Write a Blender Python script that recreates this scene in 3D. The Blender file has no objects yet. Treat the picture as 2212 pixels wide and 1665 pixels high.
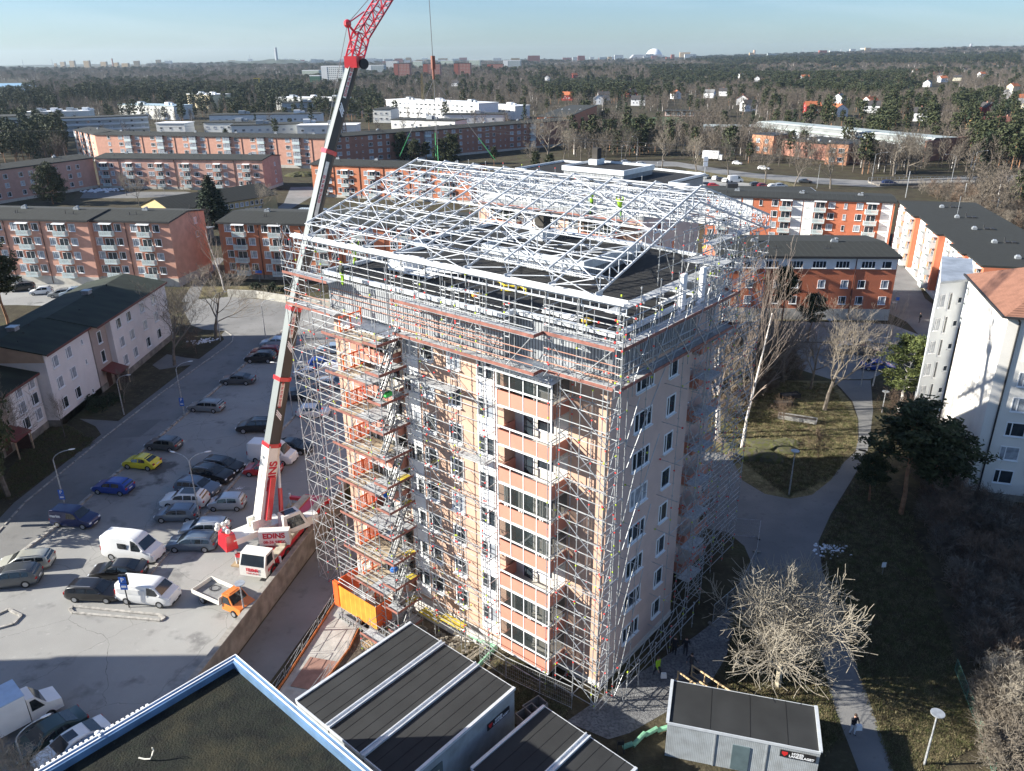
import bpy, bmesh, math, random
from math import radians as R, sin, cos, pi, hypot, atan2
from mathutils import Vector as V, Matrix as M
from mathutils.geometry import tessellate_polygon
random.seed(7)
S = bpy.context.scene
COL = S.collection

# ---------------- camera ----------------
CAM_H = 42.0
PITCH, ROLL, FPX = R(22.6), R(-.5), 3150/4096*2211.0
cam = bpy.data.objects.new('camera', bpy.data.cameras.new('camera')); COL.objects.link(cam)
cam.data.sensor_width = 36; cam.data.lens = 3150/4096*36
cam.data.clip_start = .5; cam.data.clip_end = 30000
cam.matrix_world = M.Translation((0, 0, CAM_H)) @ M.Rotation(pi/2-PITCH, 4, 'X') @ M.Rotation(ROLL, 4, 'Z')
S.camera = cam

# ---------------- light ----------------
SUN_EL, SUN_DIR = R(24), R(2.0)          # light travels towards +x, slightly away from the camera
w = bpy.data.worlds.new('World'); S.world = w; w.use_nodes = True
nt = w.node_tree; nt.nodes.clear()
sky = nt.nodes.new('ShaderNodeTexSky'); sky.sky_type = 'NISHITA'; sky.sun_disc = False
sky.sun_elevation = SUN_EL
tx, ty = -cos(SUN_DIR), -sin(SUN_DIR)     # direction to the sun
sky.sun_rotation = atan2(tx, ty)
sky.altitude = 0; sky.air_density = 1.0; sky.dust_density = .5; sky.ozone_density = 4.0
bg = nt.nodes.new('ShaderNodeBackground'); bg.inputs[1].default_value = .052
wo = nt.nodes.new('ShaderNodeOutputWorld')
# thin high cirrus mixed into the sky
tc = nt.nodes.new('ShaderNodeTexCoord'); mp = nt.nodes.new('ShaderNodeMapping'); mp.inputs['Scale'].default_value = (1.2, 1.2, 9)
mp.inputs['Rotation'].default_value = (0, R(-4), 0)
nz = nt.nodes.new('ShaderNodeTexNoise'); nz.inputs['Scale'].default_value = 2.2; nz.inputs['Detail'].default_value = 7; nz.inputs['Distortion'].default_value = .7
rp = nt.nodes.new('ShaderNodeValToRGB'); rp.color_ramp.elements[0].position = .46; rp.color_ramp.elements[1].position = .85
rp.color_ramp.elements[1].color = (.22, .22, .22, 1); rp.color_ramp.elements[0].color = (.05, .05, .05, 1)
mx = nt.nodes.new('ShaderNodeMix'); mx.data_type = 'RGBA'; mx.inputs[7].default_value = (8.5, 9.4, 10.4, 1)
nt.links.new(tc.outputs['Generated'], mp.inputs[0]); nt.links.new(mp.outputs[0], nz.inputs['Vector']); nt.links.new(nz.outputs[0], rp.inputs[0])
nt.links.new(rp.outputs[0], mx.inputs[0]); tn = nt.nodes.new('ShaderNodeMix'); tn.data_type = 'RGBA'; tn.blend_type = 'MULTIPLY'; tn.inputs[0].default_value = 1; tn.inputs[7].default_value = (.84, 1.01, 1.24, 1); nt.links.new(sky.outputs[0], tn.inputs[6]); nt.links.new(tn.outputs[2], mx.inputs[6]); nt.links.new(mx.outputs[2], bg.inputs[0]); nt.links.new(bg.outputs[0], wo.inputs[0])
sun = bpy.data.objects.new('sun', bpy.data.lights.new('sun', 'SUN')); COL.objects.link(sun)
sun.data.energy = 5.0; sun.data.angle = R(.5); sun.data.color = (1, .955, .85)
sd = V((cos(SUN_DIR)*cos(SUN_EL), sin(SUN_DIR)*cos(SUN_EL), -sin(SUN_EL)))
sun.rotation_euler = sd.to_track_quat('-Z', 'Y').to_euler()
S.view_settings.view_transform = 'Standard'; S.view_settings.look = 'None'
S.view_settings.exposure = 1.32; S.view_settings.gamma = 1
S.render.engine = 'CYCLES'
S.cycles.max_bounces = 5; S.cycles.transparent_max_bounces = 12; S.cycles.volume_bounces = 0

# a pixel of the photograph (in its 2211-wide view) turned into the point of the ground it shows
def ray(px, py):
    dx, dy = px-1105.5, py-832.5
    c, s = cos(ROLL), sin(ROLL); a = dx*c-dy*s; b = dx*s+dy*c
    return a, FPX*cos(PITCH)-b*sin(PITCH), -FPX*sin(PITCH)-b*cos(PITCH)
def at(px, py, z=0.0):
    x, y, zz = ray(px, py); t = (z-CAM_H)/zz
    return V((x*t, y*t, z))

# ---------------- materials ----------------
MATS = {}
def mat(name, col, rough=.75, var=.12, scale=2.0, metal=0, bump=0, bscale=None, col2=None, spec=.4, detail=4, stretch=None, thr=(.35, .65), coat=0):
    if name in MATS: return MATS[name]
    m = bpy.data.materials.new(name); m.use_nodes = True; t = m.node_tree; b = t.nodes['Principled BSDF']
    b.inputs['Roughness'].default_value = rough; b.inputs['Metallic'].default_value = metal
    b.inputs['Specular IOR Level'].default_value = spec; b.inputs['Coat Weight'].default_value = coat
    c1 = tuple(max(0, x*(1-var)) for x in col[:3])+(1,)
    c2 = (tuple(col2[:3]) if col2 else tuple(min(1, x*(1+var)) for x in col[:3]))+(1,)
    if var or col2:
        tcn = t.nodes.new('ShaderNodeTexCoord'); mpn = t.nodes.new('ShaderNodeMapping'); 
        t.links.new(tcn.outputs['Object'], mpn.inputs[0])
        if stretch: mpn.inputs['Scale'].default_value = stretch
        n = t.nodes.new('ShaderNodeTexNoise'); n.inputs['Scale'].default_value = scale; n.inputs['Detail'].default_value = detail
        t.links.new(mpn.outputs[0], n.inputs['Vector'])
        r = t.nodes.new('ShaderNodeValToRGB'); e = r.color_ramp.elements
        e[0].position, e[1].position = thr; e[0].color = c1; e[1].color = c2
        t.links.new(n.outputs[0], r.inputs[0]); t.links.new(r.outputs[0], b.inputs['Base Color'])
        if bump:
            bn = t.nodes.new('ShaderNodeBump'); bn.inputs['Strength'].default_value = bump; bn.inputs['Distance'].default_value = .05
            n2 = t.nodes.new('ShaderNodeTexNoise'); n2.inputs['Scale'].default_value = bscale or scale*6; n2.inputs['Detail'].default_value = 5
            t.links.new(mpn.outputs[0], n2.inputs['Vector']); t.links.new(n2.outputs[0], bn.inputs['Height']); t.links.new(bn.outputs[0], b.inputs['Normal'])
    else:
        b.inputs['Base Color'].default_value = col[:3]+(1,)
    MATS[name] = m; return m
def glassy(name, col, rough=.06, var=.5, scale=.6):
    return mat(name, col, rough=rough, var=var, scale=scale, spec=.9)
def mix_ground(name, cols, scales, rough=.95, bump=.5, bscale=3, cracks=0):
    "a ground material: layers of noise, each laying the next colour over the last"
    m = bpy.data.materials.new(name); m.use_nodes = True; t = m.node_tree; b = t.nodes['Principled BSDF']
    b.inputs['Roughness'].default_value = rough; b.inputs['Specular IOR Level'].default_value = .2
    g = t.nodes.new('ShaderNodeNewGeometry'); last = None
    for i, (c, (sc, lo, hi)) in enumerate(zip(cols[1:], scales)):
        n = t.nodes.new('ShaderNodeTexNoise'); n.inputs['Scale'].default_value = sc; n.inputs['Detail'].default_value = 6; n.inputs['Roughness'].default_value = .6
        t.links.new(g.outputs['Position'], n.inputs['Vector'])
        r = t.nodes.new('ShaderNodeMapRange'); r.inputs[1].default_value = lo; r.inputs[2].default_value = hi
        t.links.new(n.outputs[0], r.inputs[0])
        x = t.nodes.new('ShaderNodeMix'); x.data_type = 'RGBA'; t.links.new(r.outputs[0], x.inputs[0])
        if last is None: x.inputs[6].default_value = tuple(cols[0])+(1,)
        else: t.links.new(last, x.inputs[6])
        x.inputs[7].default_value = tuple(c)+(1,); last = x.outputs[2]
    t.links.new(last, b.inputs['Base Color'])
    if cracks:
        vo = t.nodes.new('ShaderNodeTexVoronoi'); vo.feature = 'DISTANCE_TO_EDGE'; vo.inputs['Scale'].default_value = cracks; nd = t.nodes.new('ShaderNodeTexNoise'); nd.inputs['Scale'].default_value = .6; nd.inputs['Detail'].default_value = 5
        t.links.new(g.outputs['Position'], nd.inputs['Vector']); ma = t.nodes.new('ShaderNodeMixRGB'); ma.blend_type = 'ADD'; ma.inputs[0].default_value = 2.2; t.links.new(g.outputs['Position'], ma.inputs[1]); t.links.new(nd.outputs['Color'], ma.inputs[2]); t.links.new(ma.outputs[0], vo.inputs['Vector'])
        lt = t.nodes.new('ShaderNodeMath'); lt.operation = 'LESS_THAN'; lt.inputs[1].default_value = .0013; t.links.new(vo.outputs['Distance'], lt.inputs[0])
        x = t.nodes.new('ShaderNodeMix'); x.data_type = 'RGBA'; t.links.new(lt.outputs[0], x.inputs[0]); t.links.new(last, x.inputs[6]); x.inputs[7].default_value = (.08, .078, .075, 1); last = x.outputs[2]; t.links.new(last, b.inputs['Base Color'])
    if bump:
        bn = t.nodes.new('ShaderNodeBump'); bn.inputs['Strength'].default_value = bump; bn.inputs['Distance'].default_value = .12
        n2 = t.nodes.new('ShaderNodeTexNoise'); n2.inputs['Scale'].default_value = bscale; n2.inputs['Detail'].default_value = 8
        t.links.new(g.outputs['Position'], n2.inputs['Vector']); t.links.new(n2.outputs[0], bn.inputs['Height']); t.links.new(bn.outputs[0], b.inputs['Normal'])
    MATS[name] = m; return m
def stripes(name, c1, c2, freq, axis='X', rough=.5, metal=0, duty=.5, bump=.0):
    "sheet metal or boards: regular ribs along one local axis"
    if name in MATS: return MATS[name]
    m = bpy.data.materials.new(name); m.use_nodes = True; t = m.node_tree; b = t.nodes['Principled BSDF']
    b.inputs['Roughness'].default_value = rough; b.inputs['Metallic'].default_value = metal
    tcn = t.nodes.new('ShaderNodeTexCoord'); sp = t.nodes.new('ShaderNodeSeparateXYZ'); t.links.new(tcn.outputs['Object'], sp.inputs[0])
    mu = t.nodes.new('ShaderNodeMath'); mu.operation = 'MULTIPLY'; mu.inputs[1].default_value = freq
    if axis == 'XY':
        ad = t.nodes.new('ShaderNodeMath'); ad.operation = 'ADD'; t.links.new(sp.outputs['X'], ad.inputs[0]); t.links.new(sp.outputs['Y'], ad.inputs[1]); t.links.new(ad.outputs[0], mu.inputs[0])
    else: t.links.new(sp.outputs[axis], mu.inputs[0])
    fr = t.nodes.new('ShaderNodeMath'); fr.operation = 'FRACT'; t.links.new(mu.outputs[0], fr.inputs[0])
    gt = t.nodes.new('ShaderNodeMath'); gt.operation = 'LESS_THAN'; gt.inputs[1].default_value = duty; t.links.new(fr.outputs[0], gt.inputs[0])
    n = t.nodes.new('ShaderNodeTexNoise'); n.inputs['Scale'].default_value = 1.3; n.inputs['Detail'].default_value = 5; t.links.new(tcn.outputs['Object'], n.inputs['Vector'])
    x = t.nodes.new('ShaderNodeMix'); x.data_type = 'RGBA'; x.inputs[6].default_value = c1+(1,); x.inputs[7].default_value = c2+(1,); t.links.new(gt.outputs[0], x.inputs[0])
    y = t.nodes.new('ShaderNodeMix'); y.data_type = 'RGBA'; y.blend_type = 'MULTIPLY'; t.links.new(x.outputs[2], y.inputs[6]); y.inputs[7].default_value = (.72, .7, .68, 1)
    r = t.nodes.new('ShaderNodeMapRange'); r.inputs[1].default_value = .4; r.inputs[2].default_value = .75; t.links.new(n.outputs[0], r.inputs[0]); t.links.new(r.outputs[0], y.inputs[0])
    t.links.new(y.outputs[2], b.inputs['Base Color'])
    bn = t.nodes.new('ShaderNodeBump'); bn.inputs['Strength'].default_value = .6; bn.inputs['Distance'].default_value = .03; t.links.new(gt.outputs[0], bn.inputs['Height']); t.links.new(bn.outputs[0], b.inputs['Normal'])
    MATS[name] = m; return m

# ---------------- mesh builder ----------------
class MB:
    def __init__(s): s.v, s.f, s.m = [], [], []
    def add(s, vs, fs, m=0):
        o = len(s.v); s.v += [tuple(q) for q in vs]; s.f += [tuple(i+o for i in f) for f in fs]; s.m += [m]*len(fs); return s
    def box(s, x0, x1, y0, y1, z0, z1, m=0):
        return s.add([(x0,y0,z0),(x1,y0,z0),(x1,y1,z0),(x0,y1,z0),(x0,y0,z1),(x1,y0,z1),(x1,y1,z1),(x0,y1,z1)],
                     [(3,2,1,0),(4,5,6,7),(0,1,5,4),(1,2,6,5),(2,3,7,6),(3,0,4,7)], m)
    def taper(s, x0, x1, y0, y1, z0, z1, ix0, ix1, iy, m=0):
        return s.add([(x0,y0,z0),(x1,y0,z0),(x1,y1,z0),(x0,y1,z0),(x0+ix0,y0+iy,z1),(x1-ix1,y0+iy,z1),(x1-ix1,y1-iy,z1),(x0+ix0,y1-iy,z1)],
                     [(3,2,1,0),(4,5,6,7),(0,1,5,4),(1,2,6,5),(2,3,7,6),(3,0,4,7)], m)
    def tube(s, p, q, r, n=5, m=0, r2=None, cap=True):
        p, q = V(p), V(q); d = q-p
        if d.length < 1e-6: return s
        d.normalize(); a = d.orthogonal().normalized(); b = d.cross(a); r2 = r if r2 is None else r2
        vs = [p+(a*cos(2*pi*i/n)+b*sin(2*pi*i/n))*r for i in range(n)]+[q+(a*cos(2*pi*i/n)+b*sin(2*pi*i/n))*r2 for i in range(n)]
        fs = [(i, (i+1) % n, n+(i+1) % n, n+i) for i in range(n)]
        if cap: fs += [tuple(range(n-1, -1, -1)), tuple(range(n, 2*n))]
        return s.add(vs, fs, m)
    def beam(s, p, q, w, h, m=0, up=(0, 0, 1)):
        p, q = V(p), V(q); d = (q-p).normalized(); up = V(up)
        if abs(d.dot(up)) > .99: up = V((1, 0, 0))
        a = d.cross(up).normalized()*(w/2); b = a.cross(d).normalized()*(h/2)
        vs = [p-a-b, p+a-b, p+a+b, p-a+b, q-a-b, q+a-b, q+a+b, q-a+b]
        return s.add(vs, [(0,1,2,3),(7,6,5,4),(0,4,5,1),(1,5,6,2),(2,6,7,3),(3,7,4,0)], m)
    def prism(s, poly, z0, z1, m=0, mt=None, bottom=True):
        n = len(poly); A = sum(poly[i][0]*poly[(i+1) % n][1]-poly[(i+1) % n][0]*poly[i][1] for i in range(n))
        if A < 0: poly = poly[::-1]
        vs = [(p[0], p[1], z0) for p in poly]+[(p[0], p[1], z1) for p in poly]
        s.add(vs, [(i, (i+1) % n, n+(i+1) % n, n+i) for i in range(n)], m)
        tri = tessellate_polygon([[V((p[0], p[1], 0)) for p in poly]])
        def up(t):
            a, b, c = (poly[i] for i in t); return t if (b[0]-a[0])*(c[1]-a[1])-(b[1]-a[1])*(c[0]-a[0]) > 0 else t[::-1]
        s.add([(p[0], p[1], z1) for p in poly], [up(tuple(t)) for t in tri], m if mt is None else mt)
        if bottom: s.add([(p[0], p[1], z0) for p in poly], [up(tuple(t))[::-1] for t in tri], m)
        return s
    def sheet(s, poly, z, m=0):
        tri = tessellate_polygon([[V((p[0], p[1], 0)) for p in poly]])
        def up(t):
            a, b, c = (poly[i] for i in t); return t if (b[0]-a[0])*(c[1]-a[1])-(b[1]-a[1])*(c[0]-a[0]) > 0 else t[::-1]
        return s.add([(p[0], p[1], z) for p in poly], [up(tuple(t)) for t in tri], m)
    def quad(s, a, b, c, d, m=0): return s.add([a, b, c, d], [(0, 1, 2, 3)], m)
    def ball(s, c, rx, ry=None, rz=None, n=8, k=5, m=0):
        ry = ry or rx; rz = rz or rx; vs = [(c[0], c[1], c[2]-rz)]
        for j in range(1, k):
            t = pi*j/k
            vs += [(c[0]+rx*sin(t)*cos(2*pi*i/n), c[1]+ry*sin(t)*sin(2*pi*i/n), c[2]-rz*cos(t)) for i in range(n)]
        vs.append((c[0], c[1], c[2]+rz)); L = len(vs)-1; fs = [(0, 1+(i+1) % n, 1+i) for i in range(n)]
        for j in range(k-2): fs += [(1+j*n+i, 1+j*n+(i+1) % n, 1+(j+1)*n+(i+1) % n, 1+(j+1)*n+i) for i in range(n)]
        fs += [(L, L-n+i, L-n+(i+1) % n) for i in range(n)]
        return s.add(vs, fs, m)
    def mesh(s, name, mats, smooth=False):
        me = bpy.data.meshes.new(name); me.from_pydata(s.v, [], s.f)
        if not isinstance(mats, (list, tuple)): mats = [mats]
        for x in mats: me.materials.append(x)
        if len(mats) > 1: me.polygons.foreach_set('material_index', s.m)
        if smooth: me.polygons.foreach_set('use_smooth', [True]*len(s.f))
        me.update(); return me
    def build(s, name, mats, parent=None, smooth=False, loc=None, rz=0):
        o = bpy.data.objects.new(name, s.mesh(name, mats, smooth)); COL.objects.link(o)
        if parent: o.parent = parent
        if loc is not None: o.location = loc
        if rz: o.rotation_euler = (0, 0, rz)
        return o
def tag(o, label=None, cat=None, group=None, kind=None):
    if label: o['label'] = label
    if cat: o['category'] = cat
    if group: o['group'] = group
    if kind: o['kind'] = kind
    return o
def thing(name, label, cat, loc=(0, 0, 0), rz=0, group=None):
    o = bpy.data.objects.new(name, None); COL.objects.link(o); o.location = loc; o.rotation_euler = (0, 0, rz)
    o.empty_display_size = .5
    return tag(o, label, cat, group)
def inst(name, me, parent=None, loc=None, rz=0, mw=None):
    o = bpy.data.objects.new(name, me); COL.objects.link(o)
    if parent: o.parent = parent
    if mw is not None: o.matrix_basis = mw
    elif loc is not None:
        o.location = loc; o.rotation_euler = (0, 0, rz)
    return o
def copy_tree(o, parent=None):
    c = o.copy(); COL.objects.link(c)
    if parent: c.parent = parent
    for ch in o.children: copy_tree(ch, c)
    return c
def place(o, loc, rz, label=None, group=None):
    o.location = loc; o.rotation_euler = (0, 0, rz)
    if label: o['label'] = label
    if group: o['group'] = group
    return o
UNIT = {}
def unit_tube(r, m, n=6):
    k = (r, m.name)
    if k not in UNIT: UNIT[k] = MB().tube((0, 0, 0), (0, 0, 1), r, n).mesh('tube', m)
    return UNIT[k]
CAMP = V((0, 0, CAM_H))
def tubes(root, name, segs, r, m, cap=100, label=None, rest_m=None):
    "one mesh object per bar, the hundred that show largest; the others as one part"
    W = M.Translation(root.location) @ M.Rotation(root.rotation_euler.z, 4, 'Z')
    segs = [(V(p), V(q)) for p, q in segs]
    segs.sort(key=lambda s: -((s[1]-s[0]).length/((W @ ((s[0]+s[1])/2))-CAMP).length))
    for p, q in segs[:cap]:
        d = q-p
        o = inst(name, unit_tube(r, m), root, mw=M.Translation(p) @ d.to_track_quat('Z', 'Y').to_matrix().to_4x4() @ M.Diagonal((1, 1, d.length, 1)))
        if label: o['label'] = label
    if len(segs) > cap:
        mb = MB()
        for p, q in segs[cap:]: mb.tube(p, q, r, 4)
        o = mb.build(name, rest_m or m, root); o['kind'] = 'stuff'
# =============== GROUND ===============
def sst(x, a, b):
    t = max(0, min(1, (x-a)/(b-a))); return t*t*(3-2*t)
def gz(x, y):
    "height of the far land"
    r = hypot(x, y); k = x/max(y, 1)
    z = 62*sst(r, 1500, 7000)*sst(k, .05, .62)+14*sst(r, 1200, 4200)
    z += 5*sst(r, 500, 1500)*(sin(x*.004+1)*cos(y*.003)+.6*sin(x*.009)*sin(y*.007+2))
    return z
m_ground = mix_ground('grass_earth', [(.062,.052,.032), (.040,.032,.020), (.07,.068,.034), (.095,.08,.05)], [(.35,.4,.62), (.12,.5,.66), (1.8,.52,.75)], bump=.9, bscale=4)
m_asph = mix_ground('asphalt', [(.27,.265,.255), (.33,.325,.31), (.19,.187,.182), (.38,.37,.355), (.12,.118,.115)], [(.07,.42,.6), (.35,.56,.68), (1.6,.62,.75), (.11,.63,.68)], rough=.88, bump=.15, bscale=14, cracks=.16)
m_road = mix_ground('road_asphalt', [(.19,.187,.182), (.24,.235,.23), (.145,.143,.14)], [(.12,.4,.62), (.6,.55,.75)], rough=.88, bump=.15, bscale=14)
m_path = mix_ground('path_asphalt', [(.165,.165,.165), (.21,.205,.20), (.13,.13,.13)], [(.3,.4,.65), (1.2,.55,.75)], rough=.9, bump=.2, bscale=10)
m_gravel = mix_ground('gravel', [(.16,.16,.165), (.23,.23,.23), (.11,.11,.115)], [(.8,.4,.6), (5,.45,.6)], rough=.95, bump=.8, bscale=12)
m_soil = mix_ground('soil', [(.12,.10,.08), (.075,.06,.048), (.2,.175,.145)], [(.5,.4,.62), (1.7,.55,.72)], rough=.95, bump=1, bscale=5)
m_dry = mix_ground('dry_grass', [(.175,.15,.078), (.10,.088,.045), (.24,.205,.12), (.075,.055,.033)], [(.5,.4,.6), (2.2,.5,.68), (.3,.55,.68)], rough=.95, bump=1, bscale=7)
m_lawn = mix_ground('shaded_grass', [(.080,.068,.042), (.048,.038,.026), (.12,.105,.06)], [(.4,.4,.62), (1.6,.5,.7)], rough=.95, bump=.8, bscale=6)  # darker grass copy with the shade put into its colours
m_slab = mat('concrete_slabs', (.36,.35,.33), .9, .18, 1.2, bump=.2)
m_kerb = mat('kerb_stone', (.36,.34,.31), .85, .3, 2.5, bump=.3)
m_conc = mat('concrete', (.22,.20,.175), .9, .3, 1.0, bump=.3)

YZ = -1.6     # the sunken yard in front of the stair tower
top_b = [(-29,14), (-23.2,44.1), (-18.5,67.3), (-17.6,73), (-10,74), (-2,70), (3,55), (-.8,48.2), (-1.5,45), (-3.2,40.5), (-4.5,32), (-6,14)]
low_b = [(-29,14), (-23.2,44.1), (-18.5,67.3), (-17.6,73), (-10,73), (-4,68), (0,56), (-4.4,50.4), (-6.5,47), (-7.5,40), (-8,32), (-9,14)]
g = MB()
rect = [(-370,-80), (370,-80), (370,300), (-370,300)]
pts = rect+top_b
tri = tessellate_polygon([[V((p[0], p[1], 0)) for p in rect], [V((p[0], p[1], 0)) for p in top_b]])
def upt(t):
    a, b, c = (pts[i] for i in t); return tuple(t) if (b[0]-a[0])*(c[1]-a[1])-(b[1]-a[1])*(c[0]-a[0]) > 0 else tuple(t)[::-1]
g.add([(p[0], p[1], 0) for p in pts], [upt(t) for t in tri])
n = len(top_b)
g.add([(p[0], p[1], 0) for p in top_b]+[(p[0], p[1], YZ) for p in low_b], [((i+1) % n, i, n+i, n+(i+1) % n) for i in range(n)])
g.sheet(low_b, YZ)
NX, NY = 90, 60
ys = [300*(25**(j/NY)) for j in range(NY+1)]
vs = []
for j, y in enumerate(ys):
    for i in range(NX+1):
        x = (2*i/NX-1)*(y*.9+100); vs.append((x, y, gz(x, y) if j else 0))
g.add(vs, [(j*(NX+1)+i, j*(NX+1)+i+1, (j+1)*(NX+1)+i+1, (j+1)*(NX+1)+i) for j in range(NY) for i in range(NX)])
tag(g.build('ground', m_ground), kind='structure')

def D(pts, z=0): return [tuple(at(px, py, z)[:2]) for px, py in pts]
def ground_sheet(name, pts, z, m, world=False):
    return tag(MB().sheet(pts if world else D(pts), z).build(name, m), kind='structure')
wall_pts = [(-23.4,44.1), (-18.7,67.3), (-17.8,73)]
lot = D([(20,1191), (116,1121), (178,1067), (395,887), (483,817), (622,698), (690,652)])+[(-20,150), (-10,120), (-12,90), (-17.8,75)]+[(-18.7,67.3), (-23.4,44.1), (-29.2,14), (-70,14), (-75,40)]
ground_sheet('parking_lot', lot, .006, m_asph, True)
ground_sheet('road', [(-260,1400), (50,1067), (220,932), (351,834), (486,741), (503,727), (505,716), (488,704), (440,700), (415,690), (396,650), (420,636), (500,630), (640,645), (760,650), (690,652), (622,698), (483,817), (395,887), (178,1067), (116,1121), (20,1191), (-230,1500)], .01, m_road)
ground_sheet('pavement', [(-300,1400), (26,1067), (259,891), (404,783), (470,735), (486,722), (480,712), (488,704), (503,716), (500,729), (486,741), (351,834), (220,932), (50,1067), (-262,1400)], .014, m_path)
ground_sheet('footpath', [(205,905), (170,888), (255,895), (350,892), (300,930), (220,932), (215,920)], .02, m_path)
ground_sheet('footpath', [(362,752), (330,775), (345,785), (420,775), (440,765), (400,760)], .02, m_path)
ground_sheet('footpath', [(395,640), (420,600), (455,560), (475,545), (490,548), (470,570), (440,610), (430,640)], .018, m_path)
ground_sheet('parking_lot', [(-200,560), (40,575), (224,600), (260,605), (330,596), (290,640), (200,648), (40,640), (-200,640)], .008, m_asph)
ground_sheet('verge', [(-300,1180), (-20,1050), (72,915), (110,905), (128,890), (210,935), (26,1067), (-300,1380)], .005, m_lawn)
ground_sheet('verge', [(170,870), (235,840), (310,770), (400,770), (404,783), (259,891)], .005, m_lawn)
ground_sheet('dry_slope', [(395,600), (430,560), (470,560), (500,596), (635,606), (650,625), (500,622), (430,632)], .006, m_dry)
# the raised double kerb between road and car park, the kerb inside the car park, the small island
def kerb(name, label, pts, w=.16, h=.14, cat='kerb', group=None, z=0, stones=True):
    P = [at(*p, z) for p in pts]; mb = MB()
    for a, b in zip(P, P[1:]):
        L = (b-a).length; k = max(1, int(L/1.4))
        for i in range(k):
            p, q = a.lerp(b, i/k+.012/k*1.4), a.lerp(b, (i+1)/k-.012)
            mb.beam(p+V((0,0,h/2)), q+V((0,0,h/2)), w, h, 0)
    return tag(mb.build(name, m_kerb), label, cat, group)
kerb('kerb', 'long low stone kerb between the shaded road and the parking rows', [(20,1191), (116,1121), (178,1067), (395,887), (483,817), (622,698)], .35, .2)
kerb('kerb', 'stone kerb dividing the two middle rows of parked cars', [(308,1237), (352,1184), (441,1098), (486,1049), (532,997), (602,925), (652,873), (698,824)], .3, .18)
kerb('kerb', 'stone kerb along the pavement by the white stepped houses', [(-262,1400), (50,1067), (220,932), (351,834), (486,741), (503,727), (505,716), (488,704)], .18, .1)
isl = MB(); P = [at(*p) for p in [(143,1300), (150,1294), (335,1316), (347,1322), (338,1328), (150,1308)]]
for a, b in zip(P, P[1:]+P[:1]): isl.beam(a+V((0,0,.07)), b+V((0,0,.07)), .22, .14)
tag(isl.build('kerb_island', m_kerb), 'narrow kerbed island in the asphalt in front of the white van', 'kerb')
isl = MB(); P = [at(*p) for p in [(-40,1320), (10,1298), (38,1312), (20,1330), (-40,1345)]]
for a, b in zip(P, P[1:]+P[:1]): isl.beam(a+V((0,0,.07)), b+V((0,0,.07)), .22, .14)
tag(isl.build('kerb_island', m_kerb), 'kerbed island tip at the left edge beside the dark estate car', 'kerb')
# right-hand park
PARKP = [(1500,985), (1523,1110), (1519,1149), (1566,1157), (1601,1188), (1617,1227), (1610,1290), (1582,1330), (1566,1345), (1700,1300), (1740,1330), (1769,1454), (1781,1513), (1808,1591), (1835,1665), (1860,1740), (1935,1740), (1910,1665), (1867,1532), (1835,1434), (1796,1337), (1769,1247), (1761,1181), (1789,1122), (1831,1056), (1862,1005), (1868,985), (1852,983), (1818,1012), (1790,1049), (1749,1080), (1701,1088), (1647,1076), (1599,1046), (1582,1008), (1560,985)]
ground_sheet('park_path', PARKP, .012, m_path)
ground_sheet('park_path', [(1845,985), (1870,990), (1876,960), (1884,900), (1880,835), (1797,833), (1815,850), (1840,880), (1852,918), (1852,960)], .012, m_path)
ground_sheet('lawn', [(1530,960), (1582,1008), (1599,1046), (1647,1076), (1701,1088), (1749,1080), (1790,1049), (1818,1012), (1850,978), (1850,918), (1836,880), (1797,835), (1640,830), (1540,860)], .005, m_dry)
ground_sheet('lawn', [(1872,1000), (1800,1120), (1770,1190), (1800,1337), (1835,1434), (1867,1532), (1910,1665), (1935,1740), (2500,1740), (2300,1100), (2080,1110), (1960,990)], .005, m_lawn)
ground_sheet('sunny_grass', [(1871,1545), (1850,1490), (1990,1480), (2050,1485), (2130,1580), (2000,1640), (1905,1650)], .0075, m_dry)  # paler grass laid in the outline of the sunlit strip
ground_sheet('gravel_path', [(1347,1587), (1300,1600), (1210,1560), (1300,1500), (1400,1440), (1492,1380), (1560,1330), (1590,1325), (1566,1400), (1558,1425), (1527,1475), (1450,1530)], .009, m_gravel)
ground_sheet('dry_grass_patch', D([(1060,1430), (1110,1425), (1180,1480), (1215,1530), (1170,1600), (1110,1560), (1080,1500)]), .007, m_dry, True)
ground_sheet('park_road', [(1560,690), (1691,705), (1867,710), (1930,716), (1985,738), (2040,755), (2040,760), (1970,762), (1867,752), (1691,748), (1560,735)], .012, m_asph)
ground_sheet('parking_bay', [(1640,756), (1690,750), (1867,754), (1960,764), (1950,800), (1880,832), (1797,832), (1700,800)], .009, m_road)
ground_sheet('side_path', [(1920,690), (1900,640), (1902,590), (1935,560), (1975,600), (2000,660), (2040,690), (2040,755), (1985,738), (1960,710)], .016, m_path)
ground_sheet('lawn', [(1560,680), (1903,684), (1925,690), (1900,706), (1691,703), (1560,690)], .006, m_dry)
ground_sheet('lawn', [(1925,555), (1960,590), (1985,640), (2040,640), (2050,600), (1960,548)], .006, m_dry)
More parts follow.
